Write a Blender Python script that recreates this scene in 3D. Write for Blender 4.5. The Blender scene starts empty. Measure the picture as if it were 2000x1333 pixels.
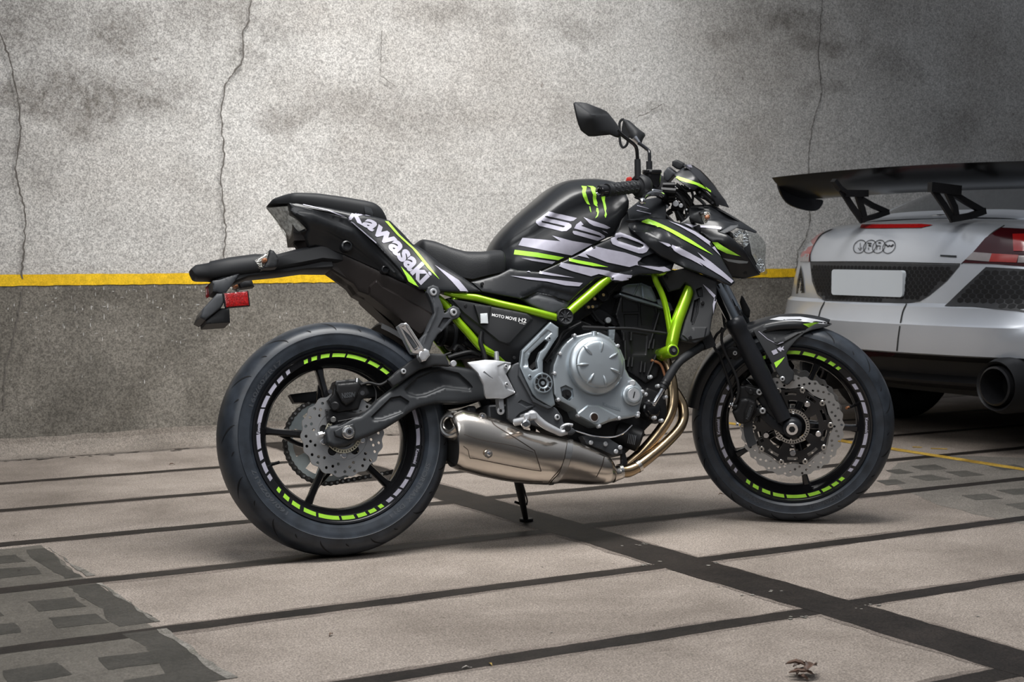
import bpy, bmesh, math, random
import numpy as np
from mathutils import Vector, Matrix
from mathutils.geometry import delaunay_2d_cdt
from mathutils.bvhtree import BVHTree
random.seed(7)
SC = bpy.context.scene
COL = SC.collection
rad = math.radians
sin, cos, pi = math.sin, math.cos, math.pi
A = np.array

# ------------------------------------------------------------ camera
FPX, CAM_H, PITCH = 2962.9, 0.81558, 0.0595047      # focal length in px of a 2000 px frame, height, downward pitch
ROOM = rad(30.3)                                     # the wall runs along world X; the camera looks 30.3 deg right of +Y

def rx(a): c, s = cos(a), sin(a); return A([[1, 0, 0], [0, c, -s], [0, s, c]])
def ry(a): c, s = cos(a), sin(a); return A([[c, 0, s], [0, 1, 0], [-s, 0, c]])
def rz(a): c, s = cos(a), sin(a); return A([[c, -s, 0], [s, c, 0], [0, 0, 1]])
RZ = rz(-ROOM)
FWD = RZ @ A([0, cos(PITCH), -sin(PITCH)]); UP = RZ @ A([0, sin(PITCH), cos(PITCH)]); RT = RZ @ A([1., 0, 0])
CAM = A([0, 0, CAM_H])
cam = bpy.data.cameras.new('camera'); camo = bpy.data.objects.new('camera', cam); COL.objects.link(camo)
cam.sensor_width = 36; cam.lens = FPX / 2000 * 36; cam.clip_start = 0.05; cam.clip_end = 100
m = Matrix.Identity(4)
for i in range(3):
    m[i][0] = RT[i]; m[i][1] = UP[i]; m[i][2] = -FWD[i]; m[i][3] = CAM[i]
camo.matrix_world = m
SC.camera = camo
cam.dof.use_dof = True; cam.dof.focus_distance = 4.1; cam.dof.aperture_fstop = 9.0

# ------------------------------------------------------------ world and lights
SC.view_settings.view_transform = 'Standard'; SC.view_settings.look = 'None'
SC.view_settings.gamma = 1; SC.view_settings.use_curve_mapping = False
SC.view_settings.exposure = 0.0
w = bpy.data.worlds.new('sky'); SC.world = w; w.use_nodes = True
nt = w.node_tree; nt.nodes.clear()
o = nt.nodes.new('ShaderNodeOutputWorld'); bg = nt.nodes.new('ShaderNodeBackground')
tc = nt.nodes.new('ShaderNodeTexCoord'); sp = nt.nodes.new('ShaderNodeSeparateXYZ'); rp = nt.nodes.new('ShaderNodeValToRGB')
nt.links.new(tc.outputs['Generated'], sp.inputs[0]); nt.links.new(sp.outputs['Z'], rp.inputs[0])
nt.links.new(rp.outputs[0], bg.inputs[0]); nt.links.new(bg.outputs[0], o.inputs[0])
rp.color_ramp.elements[0].position = 0.0; rp.color_ramp.elements[0].color = (0.035, 0.035, 0.037, 1)
e = rp.color_ramp.elements.new(0.30); e.color = (0.10, 0.104, 0.112, 1)
rp.color_ramp.elements[-1].position = 0.85; rp.color_ramp.elements[-1].color = (0.42, 0.45, 0.50, 1)
bg.inputs[1].default_value = 1.0

def area(name, loc, target, sx, sy, power, col=(1, 1, 1), spread=180):
    l = bpy.data.lights.new(name, 'AREA'); l.shape = 'RECTANGLE'; l.size = sx; l.size_y = sy; l.energy = power; l.color = col; l.spread = rad(spread)
    ob = bpy.data.objects.new(name, l); COL.objects.link(ob); ob.location = loc
    d = Vector(target) - Vector(loc); ob.rotation_euler = d.to_track_quat('-Z', 'Y').to_euler()
    return ob
area('overhead_fill', (1.9, 2.9, 3.4), (2.1, 3.6, 0), 2.4, 1.1, 60, (1.0, 0.985, 0.96), 100)  # added overhead panel, no opening seen; narrow spread dims the corners
area('wall_wash_fill', (2.9, 4.1, 3.9), (3.05, 6.16, .75), 2.3, .7, 50, (1.0, 0.99, 0.975), 78)  # added wash that brightens the wall without hitting the bike
area('camera_side_fill', (-1.3, 0.3, 3.2), (2.2, 4.2, 0.7), 2.6, 1.8, 34, (0.97, 0.985, 1.0), 120)  # added fill from the camera side, no source of its own seen

# ------------------------------------------------------------ materials
MATS = {}
def mat(name, col, rough=0.5, metal=0.0, bump=None, var=None, coat=0.0, trans=0.0, ior=None, alpha=None, aniso=0, emit=None, spec=None):
    """var=(scale, amount) mottles the colour, bump=(scale, strength, distance)"""
    if name in MATS: return MATS[name]
    M = bpy.data.materials.new(name); M.use_nodes = True; MATS[name] = M
    t = M.node_tree; b = t.nodes['Principled BSDF']
    c = (*col, 1)
    b.inputs['Base Color'].default_value = c; b.inputs['Roughness'].default_value = rough; b.inputs['Metallic'].default_value = metal
    b.inputs['Coat Weight'].default_value = coat; b.inputs['Coat Roughness'].default_value = 0.12
    b.inputs['Transmission Weight'].default_value = trans
    if ior: b.inputs['IOR'].default_value = ior
    if spec is None and metal < .3 and max(col) < .06: spec = .3
    if spec is not None: b.inputs['Specular IOR Level'].default_value = spec
    if aniso: b.inputs['Anisotropic'].default_value = aniso
    if emit: b.inputs['Emission Color'].default_value = (*emit[0], 1); b.inputs['Emission Strength'].default_value = emit[1]
    co = t.nodes.new('ShaderNodeTexCoord')
    if var is None and bump is None: var = (40, 0.08)
    if var:
        n = t.nodes.new('ShaderNodeTexNoise'); n.inputs['Scale'].default_value = var[0]; n.inputs['Detail'].default_value = 5
        t.links.new(co.outputs['Object'], n.inputs['Vector'])
        r = t.nodes.new('ShaderNodeMapRange'); r.inputs['From Min'].default_value = 0.3; r.inputs['From Max'].default_value = 0.7
        r.inputs['To Min'].default_value = 1 - var[1]; r.inputs['To Max'].default_value = 1 + var[1]
        t.links.new(n.outputs['Fac'], r.inputs['Value'])
        mx = t.nodes.new('ShaderNodeVectorMath'); mx.operation = 'SCALE'; mx.inputs[0].default_value = col
        t.links.new(r.outputs[0], mx.inputs['Scale']); t.links.new(mx.outputs[0], b.inputs['Base Color'])
    if bump:
        n = t.nodes.new('ShaderNodeTexNoise'); n.inputs['Scale'].default_value = bump[0]; n.inputs['Detail'].default_value = 3
        t.links.new(co.outputs['Object'], n.inputs['Vector'])
        bp = t.nodes.new('ShaderNodeBump'); bp.inputs['Strength'].default_value = bump[1]; bp.inputs['Distance'].default_value = bump[2]
        t.links.new(n.outputs['Fac'], bp.inputs['Height']); t.links.new(bp.outputs[0], b.inputs['Normal'])
    return M

# ------------------------------------------------------------ geometry helpers
def nrm(v): v = np.asarray(v, float); return v / (np.linalg.norm(v) + 1e-12)
def catmull(pts, k=8, closed=False):
    P = [np.asarray(p, float) for p in pts]; n = len(P); out = []
    rng = range(n) if closed else range(n - 1)
    for i in rng:
        p0 = P[(i - 1) % n] if (closed or i > 0) else 2 * P[0] - P[1]
        p1 = P[i]; p2 = P[(i + 1) % n]
        p3 = P[(i + 2) % n] if (closed or i < n - 2) else 2 * P[-1] - P[-2]
        for j in range(k):
            t = j / k
            out.append(0.5 * ((2 * p1) + (-p0 + p2) * t + (2 * p0 - 5 * p1 + 4 * p2 - p3) * t * t + (-p0 + 3 * p1 - 3 * p2 + p3) * t ** 3))
    if not closed: out.append(P[-1])
    return out
def basis(ax):
    ax = nrm(ax); h = A([0, 0, 1.]) if abs(ax[2]) < 0.9 else A([1., 0, 0])
    u = nrm(np.cross(h, ax)); v = np.cross(ax, u); return u, v
def pip(p, poly):
    x, y = p; c = False; n = len(poly); j = n - 1
    for i in range(n):
        xi, yi = poly[i][0], poly[i][1]; xj, yj = poly[j][0], poly[j][1]
        if (yi > y) != (yj > y) and x < (xj - xi) * (y - yi) / (yj - yi + 1e-12) + xi: c = not c
        j = i
    return c
def dpoly(P, poly):
    """distance from points P (n,2) to the outline of poly"""
    P = np.atleast_2d(P); best = np.full(len(P), 1e9); n = len(poly)
    for i in range(n):
        a = A(poly[i][:2], float); b = A(poly[(i + 1) % n][:2], float); d = b - a; L = d @ d + 1e-12
        t = np.clip(((P - a) @ d) / L, 0, 1); q = a + t[:, None] * d
        best = np.minimum(best, np.hypot(*(P - q).T))
    return best
def dens(poly, step):
    out = []; n = len(poly)
    for i in range(n):
        a = A(poly[i][:2], float); b = A(poly[(i + 1) % n][:2], float); k = max(1, int(np.linalg.norm(b - a) / step + .5))
        for j in range(k): out.append(tuple(a + (b - a) * j / k))
    return out
def trimesh2d(outer, holes=(), step=8.0, extra=()):
    loops = [dens(outer, step)] + [dens(h, step * .7) for h in holes]
    V = []; E = []; Fc = []
    for lp in loops:
        k = len(V); V += lp; n = len(lp)
        E += [(k + i, k + (i + 1) % n) for i in range(n)]; Fc.append(list(range(k, k + n)))
    x0, y0 = np.min(A(outer)[:, :2], 0); x1, y1 = np.max(A(outer)[:, :2], 0)
    g = []; row = 0; y = y0 + step / 2
    while y < y1:
        x = x0 + (step / 2 if row % 2 else 0)
        while x < x1: g.append((x, y)); x += step
        y += step * .87; row += 1
    if g:
        g = [q for q in g if pip(q, outer) and not any(pip(q, h) for h in holes)]
    if len(extra) and g:
        X_ = A(extra); G_ = A(g)
        dm = np.full(len(G_), 1e9)
        for i in range(0, len(X_), 200): dm = np.minimum(dm, np.sqrt(((G_[:, None] - X_[None, i:i + 200]) ** 2).sum(2)).min(1))
        g = [q for q, z in zip(g, dm) if z > step * .6]
    if g:
        G = A(g); keep = np.ones(len(G), bool)
        for lp in [outer] + list(holes): keep &= dpoly(G, lp) > step * .45
        V += [tuple(q) for q in G[keep]]
    V += [tuple(q) for q in extra]
    r = delaunay_2d_cdt([Vector(v) for v in V], E, Fc[:1], 1, 1e-6)
    v2 = A([tuple(v) for v in r[0]]); tris = [list(f) for f in r[2]]
    if holes:
        hb = [(h, min(p[0] for p in h), max(p[0] for p in h), min(p[1] for p in h), max(p[1] for p in h)) for h in loops[1:]]
        def inh(f):
            c = v2[f].mean(0); return any(a <= c[0] <= b and c_ <= c[1] <= d_ and pip(c, h) for h, a, b, c_, d_ in hb)
        tris = [f for f in tris if not inh(f)]
    used = sorted({i for f in tris for i in f}); mp = {u: i for i, u in enumerate(used)}
    v2 = v2[used]; out = []
    for f in tris:
        f = [mp[i] for i in f]
        for k in range(1, len(f) - 1):
            q = [f[0], f[k], f[k + 1]]; a, b, c = v2[q]
            ar = (b[0] - a[0]) * (c[1] - a[1]) - (b[1] - a[1]) * (c[0] - a[0])
            if abs(ar) > 1e-9: out.append(q if ar > 0 else q[::-1])
    return v2, out
def offs(poly, d, step):
    """points at distance d inside (d>0) or outside the outline"""
    P_ = A(dens(poly, step)); n = len(P_); T_ = np.roll(P_, -1, 0) - np.roll(P_, 1, 0); T_ /= np.linalg.norm(T_, axis=1)[:, None] + 1e-9
    ar = 0.5 * np.sum(P_[:, 0] * np.roll(P_[:, 1], -1) - np.roll(P_[:, 0], -1) * P_[:, 1])
    N_ = np.c_[-T_[:, 1], T_[:, 0]] * (1 if ar > 0 else -1); Q = P_ + N_ * d
    ok = dpoly(Q, poly) > abs(d) * .93
    return [tuple(q) for q in Q[ok]]
def thin(pts, outline, holes, dmin, emin):
    """keep points inside the outline, apart from each other and from the edges"""
    if not pts: return []
    P_ = A(pts); k = A([pip(p, outline) and not any(pip(p, h) for h in holes) for p in P_]); P_ = P_[k]
    if not len(P_): return []
    for lp in [outline] + list(holes): P_ = P_[dpoly(P_, lp) > emin]
    out = []; cell = {}
    for p in P_:
        c = (int(p[0] // dmin), int(p[1] // dmin)); bad = False
        for i in (-1, 0, 1):
            for j in (-1, 0, 1):
                for q in cell.get((c[0] + i, c[1] + j), ()):
                    if (q[0] - p[0]) ** 2 + (q[1] - p[1]) ** 2 < dmin * dmin: bad = True
        if not bad: cell.setdefault(c, []).append(p); out.append(tuple(p))
    return out
def tps(ctrl):
    C = A(ctrl, float)
    if len(C) == 1: return lambda Q: np.full(len(Q), C[0, 2])
    X = C[:, :2] / 100; n = len(C)
    def U(r): return np.where(r > 0, r * r * np.log(r + 1e-12), 0)
    if n < 4:
        Mx = np.c_[np.ones(n), X]; w_ = np.linalg.lstsq(Mx, C[:, 2], rcond=None)[0]
        return lambda Q: np.c_[np.ones(len(Q)), A(Q) / 100] @ w_
    K = U(np.linalg.norm(X[:, None] - X[None], axis=2)); P_ = np.c_[np.ones(n), X]
    L = np.block([[K + 1e-4 * np.eye(n), P_], [P_.T, np.zeros((3, 3))]]); w_ = np.linalg.solve(L + 1e-9 * np.eye(n + 3), np.r_[C[:, 2], 0, 0, 0])
    def f(Q):
        Q = A(Q)[:, :2] / 100; return U(np.linalg.norm(Q[:, None] - X[None], axis=2)) @ w_[:n] + np.c_[np.ones(len(Q)), Q] @ w_[n:]
    return f

class Frame:
    """a local system; pt(px, py, s) is where the sight line of that place in the photo meets the local plane at depth s"""
    def __init__(s, R, T, axis=1, sign=-1, sub=None):
        s.R = R; s.T = T; s.axis = axis; s.sign = sign; s.sub = sub      # world = R @ local + T ; sub = (S, Apt): local = S @ (q - Apt) + Apt
    def ray(s, px, py):
        d = FWD + RT * (px - 1000) / FPX - UP * (py - 666.5) / FPX
        return s.R.T @ (CAM - s.T), s.R.T @ d
    def pt(s, px, py, dep):
        o_, d = s.ray(px, py)
        if s.sub is not None: S, Ap = s.sub; o2 = S.T @ (o_ - Ap) + Ap; d2 = S.T @ d
        else: o2, d2 = o_, d
        t = (dep * s.sign - o2[s.axis]) / d2[s.axis]
        return o_ + t * d
    def out(s):
        v = np.zeros(3); v[s.axis] = s.sign
        return s.sub[0] @ v if s.sub is not None else v
    def loc(s, q):
        q = np.asarray(q, float)
        if s.sub is not None: S, Ap = s.sub; return (S @ (q - Ap).T).T + Ap
        return q
    def project(s, q):
        P_ = s.R @ np.asarray(q, float) + s.T - CAM; d = P_ @ FWD
        return 1000 + FPX * (P_ @ RT) / d, 666.5 - FPX * (P_ @ UP) / d

class MB:
    def __init__(s): s.v = []; s.f = []; s.m = []; s.mats = []
    def mi(s, M):
        if M not in s.mats: s.mats.append(M)
        return s.mats.index(M)
    def add(s, V, Fs, M):
        k = len(s.v); s.v += [tuple(map(float, p)) for p in V]; i = s.mi(M)
        s.f += [[a + k for a in f] for f in Fs]; s.m += [i] * len(Fs); return s
    def box(s, c, size, M, R=None):
        c = A(c, float); h = A(size, float) / 2; V = []
        for z in (-1, 1):
            for y in (-1, 1):
                for x in (-1, 1):
                    p = h * A([x, y, z]); V.append(c + (R @ p if R is not None else p))
        return s.add(V, [[0, 2, 3, 1], [4, 5, 7, 6], [0, 1, 5, 4], [2, 6, 7, 3], [0, 4, 6, 2], [1, 3, 7, 5]], M)
    def lathe(s, prof, c, ax, M, n=32, a0=0, a1=2 * pi, closed_prof=False, u=None):
        """prof = [(radius, height along ax)]"""
        ax = nrm(ax)
        if u is None: u, v = basis(ax)
        else: u = nrm(u); v = np.cross(ax, u)
        c = A(c, float); full = abs(a1 - a0 - 2 * pi) < 1e-6; k = n if full else n + 1; m_ = len(prof); V = []
        for i in range(k):
            t = a0 + (a1 - a0) * i / n; d = cos(t) * u + sin(t) * v
            for r, h in prof: V.append(c + d * r + ax * h)
        Fs = []
        for i in range(n):
            i2 = (i + 1) % k
            for j in range(m_ if closed_prof else m_ - 1):
                j2 = (j + 1) % m_; Fs.append([i * m_ + j, i * m_ + j2, i2 * m_ + j2, i2 * m_ + j])
        if not full and closed_prof: Fs.append(list(range(m_))[::-1]); Fs.append([n * m_ + j for j in range(m_)])
        return s.add(V, Fs, M)
    def cyl(s, p0, p1, r0, M, r1=None, n=20, bev=0.0):
        p0 = A(p0, float); p1 = A(p1, float); r1 = r0 if r1 is None else r1; L = np.linalg.norm(p1 - p0); b = min(bev, L / 2.01, r0 * .9, r1 * .9)
        pr = [(1e-5, 0), (r0 - b, 0), (r0, b), (r1, L - b), (r1 - b, L), (1e-5, L)] if b > 0 else [(1e-5, 0), (r0, 0), (r1, L), (1e-5, L)]
        return s.lathe(pr, p0, p1 - p0, M, n)
    def tube(s, pts, r, M, n=12, smooth=6, closed=False, flat=1.0, up=None):
        Pn = catmull(pts, smooth, closed) if smooth > 1 else [A(p, float) for p in pts]
        k = len(Pn)
        if np.isscalar(r): R_ = [r] * k
        else:
            rr = np.interp(np.linspace(0, len(r) - 1, k), range(len(r)), r); R_ = list(rr)
        V = []; Fs = []; pu = None
        for i in range(k):
            if closed: t = Pn[(i + 1) % k] - Pn[i - 1]
            else: t = Pn[min(i + 1, k - 1)] - Pn[max(i - 1, 0)]
            t = nrm(t)
            if pu is None:
                pu = nrm(np.asarray(up, float) - t * np.dot(up, t)) if up is not None else basis(t)[0]
            else: pu = nrm(pu - t * (pu @ t))
            v = np.cross(t, pu)
            for j in range(n):
                a = 2 * pi * j / n; V.append(Pn[i] + R_[i] * (cos(a) * pu + sin(a) * v * flat))
        seg = k if closed else k - 1
        for i in range(seg):
            i2 = (i + 1) % k
            for j in range(n): j2 = (j + 1) % n; Fs.append([i * n + j, i * n + j2, i2 * n + j2, i2 * n + j])
        if not closed: Fs.append(list(range(n))[::-1]); Fs.append([(k - 1) * n + j for j in range(n)])
        return s.add(V, Fs, M)
    def loft(s, secs, M, cap=True, closed=True):
        n = len(secs[0]); V = [p for q in secs for p in q]; Fs = []
        for i in range(len(secs) - 1):
            for j in range(n if closed else n - 1):
                j2 = (j + 1) % n; Fs.append([i * n + j, i * n + j2, (i + 1) * n + j2, (i + 1) * n + j])
        if cap and closed: Fs.append(list(range(n))[::-1]); Fs.append([(len(secs) - 1) * n + j for j in range(n)])
        return s.add(V, Fs, M)
    def slab(s, outer, holes, mapf, vec, M, step=1e9, Mside=None):
        """flat plate: 2D outline (any units) -> mapf(x, y) -> 3D, extruded by vec"""
        v2, tr = trimesh2d(outer, holes, step); vec = A(vec, float); n = len(v2)
        a = [A(mapf(*p), float) for p in v2]; b = [p + vec for p in a]
        ec = {}
        for t in tr:
            for i in range(3):
                e_ = (t[i], t[(i + 1) % 3]); ec[e_] = 1
        side = [[i, j, j + n, i + n] for (i, j) in ec if (j, i) not in ec]
        return s.add(a + b, [t for t in tr] + [[q + n for q in t[::-1]] for t in tr] + side, M)
    def panel(s, fr, outline, ctrl, th, M, step=8.0, rnd=(0, 0), dents=(), holes=(), back=True, curve=0):
        """shaped shell: outline in photo px, ctrl = (px, py, s) depths, th thickness, dents = (poly, depth, soft px)"""
        if curve: outline = [tuple(p) for p in catmull(outline, curve, True)]
        ex = []
        for poly, dd, soft in dents:
            st = max(1.2, min(step * .55, soft * .9))
            for f_ in (.5, 0, -.5): ex += offs(poly, f_ * soft, st) if f_ else dens(poly, st)
        if rnd[0]:
            for f_ in ((.12, .4, 1.0) if rnd[0] > 2.4 else (.35, 1.0)):
                for lp in [outline] + list(holes):
                    q = offs(lp, rnd[0] * f_, max(1.5, step * .6)) if lp is outline else offs(lp, -rnd[0] * f_, max(1.5, step * .6)); ex += q
        ex = thin(ex, outline, holes, .55 if step < 6 else 1.0, .3)
        v2, tr = trimesh2d(outline, holes, step, ex)
        dep = tps(ctrl)(v2)
        if rnd[0]:
            d = dpoly(v2, outline)
            for h in holes: d = np.minimum(d, dpoly(v2, h))
            q = np.clip(1 - d / rnd[0], 0, 1); dep = dep - rnd[1] * (1 - np.sqrt(1 - q * q * .998))
        for poly, dd, soft in dents:
            ins = A([pip(p, poly) for p in v2]); d = dpoly(v2, poly) * np.where(ins, 1, -1)
            q = np.clip(d / soft + .5, 0, 1); dep = dep - dd * q * q * (3 - 2 * q)
        a = [fr.pt(p[0], p[1], z) for p, z in zip(v2, dep)]; n = len(a)
        ov = fr.out(); b = [p - ov * th for p in a]
        ec = {}
        for t in tr:
            for i in range(3): ec[(t[i], t[(i + 1) % 3])] = 1
        Fs = [t[::-1] for t in tr]
        V = a
        if back:
            V = a + b; Fs += [[q + n for q in t] for t in tr]; Fs += [[j, i, i + n, j + n] for (i, j) in ec if (j, i) not in ec]
        return s.add(V, Fs, M)
    def bvh(s): return BVHTree.FromPolygons([Vector(p) for p in s.v], s.f)
    def proj2d(s, fr, V2, tris, M, bv=None, lift=0.0012):
        """lay 2D px triangles on this surface (used for painted stripes and lettering)"""
        bv = bv or s.bvh(); out = {}; V = []
        for i, p in enumerate(V2):
            o_, d = fr.ray(p[0], p[1]); L = np.linalg.norm(d); d = d / L
            h = bv.ray_cast(Vector(o_), Vector(d))
            if h[0] is None: continue
            nn = A(h[1]); nn = nn if nn @ d < 0 else -nn
            if nn @ d > -0.06: continue
            out[i] = len(V); V.append(A(h[0]) + nn * lift)
        Fs = []
        for t in tris:
            if all(i in out for i in t):
                q = [out[i] for i in t]; P3 = [V[i] for i in q]
                if max(np.linalg.norm(P3[0] - P3[1]), np.linalg.norm(P3[1] - P3[2]), np.linalg.norm(P3[2] - P3[0])) > 0.12: continue
                nn = np.cross(P3[1] - P3[0], P3[2] - P3[0]); o_, d = fr.ray(*V2[t[0]][:2])
                Fs.append(q if nn @ d < 0 else q[::-1])
        return s.add(V, Fs, M)
    def decal(s, fr, polys, M, step=5.0, bv=None, lift=0.0012, holes=()):
        bv = bv or s.bvh()
        for p in polys:
            v2, tr = trimesh2d(p, holes, step); s.proj2d(fr, v2, tr, M, bv, lift)
        return s
    def xf(s, f): s.v = [tuple(map(float, f(A(p)))) for p in s.v]; return s
    def mirror(s):
        q = MB(); q.v = [(a, -b, c) for a, b, c in s.v]; q.f = [f[::-1] for f in s.f]; q.m = list(s.m); q.mats = list(s.mats); return q
    def cat(s, o_):
        k = len(s.v); s.v += o_.v; mp = [s.mi(M) for M in o_.mats]
        s.f += [[a + k for a in f] for f in o_.f]; s.m += [mp[i] for i in o_.m]; return s
    def build(s, name, parent=None, off=None, bevel=0, ang=35, sub=0, label=None, seg=2, smooth=True):
        me = bpy.data.meshes.new(name); me.from_pydata(s.v, [], s.f)
        for M in s.mats: me.materials.append(M)
        me.polygons.foreach_set('material_index', s.m); me.validate(); me.update()
        if smooth: me.shade_smooth(); me.set_sharp_from_angle(angle=rad(ang))
        ob = bpy.data.objects.new(name, me); COL.objects.link(ob)
        if parent is not None: ob.parent = parent
        if off is not None: ob.location = off
        if bevel:
            bm = ob.modifiers.new('bevel', 'BEVEL'); bm.width = bevel; bm.segments = seg; bm.limit_method = 'ANGLE'; bm.angle_limit = rad(40); bm.harden_normals = False
        if sub:
            sb = ob.modifiers.new('sub', 'SUBSURF'); sb.levels = sub; sb.render_levels = sub
        if label: ob['label'] = label
        return ob
def tag(ob, label=None, cat=None, group=None, kind=None):
    if label: ob['label'] = label
    if cat: ob['category'] = cat
    if group: ob['group'] = group
    if kind: ob['kind'] = kind
    return ob
def cr(x0, y0, k, pts): return [(x0 + p[0] / k, y0 + p[1] / k) for p in pts]
def stroke(pts, w0, w1=None):
    """polyline -> ribbon polygon"""
    P = [A(p, float) for p in pts]; n = len(P); w1 = w0 if w1 is None else w1; L, R = [], []
    for i in range(n):
        t = nrm(P[min(i + 1, n - 1)] - P[max(i - 1, 0)]); nn = A([-t[1], t[0]]); w_ = (w0 + (w1 - w0) * i / (n - 1)) / 2
        L.append(tuple(P[i] + nn * w_)); R.append(tuple(P[i] - nn * w_))
    return L + R[::-1]
_fc = {}
def text2d(txt, bold=0.0, sx=1.0, sub=0.25):
    key = (txt, bold, sub)
    if key not in _fc:
        cu = bpy.data.curves.new('t', 'FONT'); cu.body = txt; cu.offset = bold; cu.resolution_u = 3; cu.fill_mode = 'FRONT'
        ob = bpy.data.objects.new('t', cu); COL.objects.link(ob)
        me = ob.to_mesh(); bm = bmesh.new(); bm.from_mesh(me); ob.to_mesh_clear(); bpy.data.objects.remove(ob); bpy.data.curves.remove(cu)
        bmesh.ops.triangulate(bm, faces=bm.faces[:])
        for _ in range(3):
            es = [e_ for e_ in bm.edges if e_.calc_length() > sub]
            if not es: break
            bmesh.ops.subdivide_edges(bm, edges=es, cuts=1); bmesh.ops.triangulate(bm, faces=bm.faces[:])
        V = A([tuple(v.co)[:2] for v in bm.verts]); Fs = [[v.index for v in f.verts] for f in bm.faces]; bm.free()
        V = (V - V.min(0)) / (V.max(0) - V.min(0) + 1e-9); _fc[key] = (V, Fs)
    return _fc[key]
def quadmap(V, q):
    """unit square -> quad (bottom-left, bottom-right, top-right, top-left)"""
    q = A(q, float); x, y = V[:, :1], V[:, 1:2]
    return (1 - x) * (1 - y) * q[0] + x * (1 - y) * q[1] + x * y * q[2] + (1 - x) * y * q[3]
# ------------------------------------------------------------ the setting: wall and floor (world X along the wall, Y towards it)
WALL_Y = 6.16
def floor_at(px, py):
    d = FWD + RT * (px - 1000) / FPX - UP * (py - 666.5) / FPX; return CAM + d * (-CAM_H / d[2])
def wall_at(px, py):
    d = FWD + RT * (px - 1000) / FPX - UP * (py - 666.5) / FPX; return CAM + d * (WALL_Y / d[1])

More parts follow.
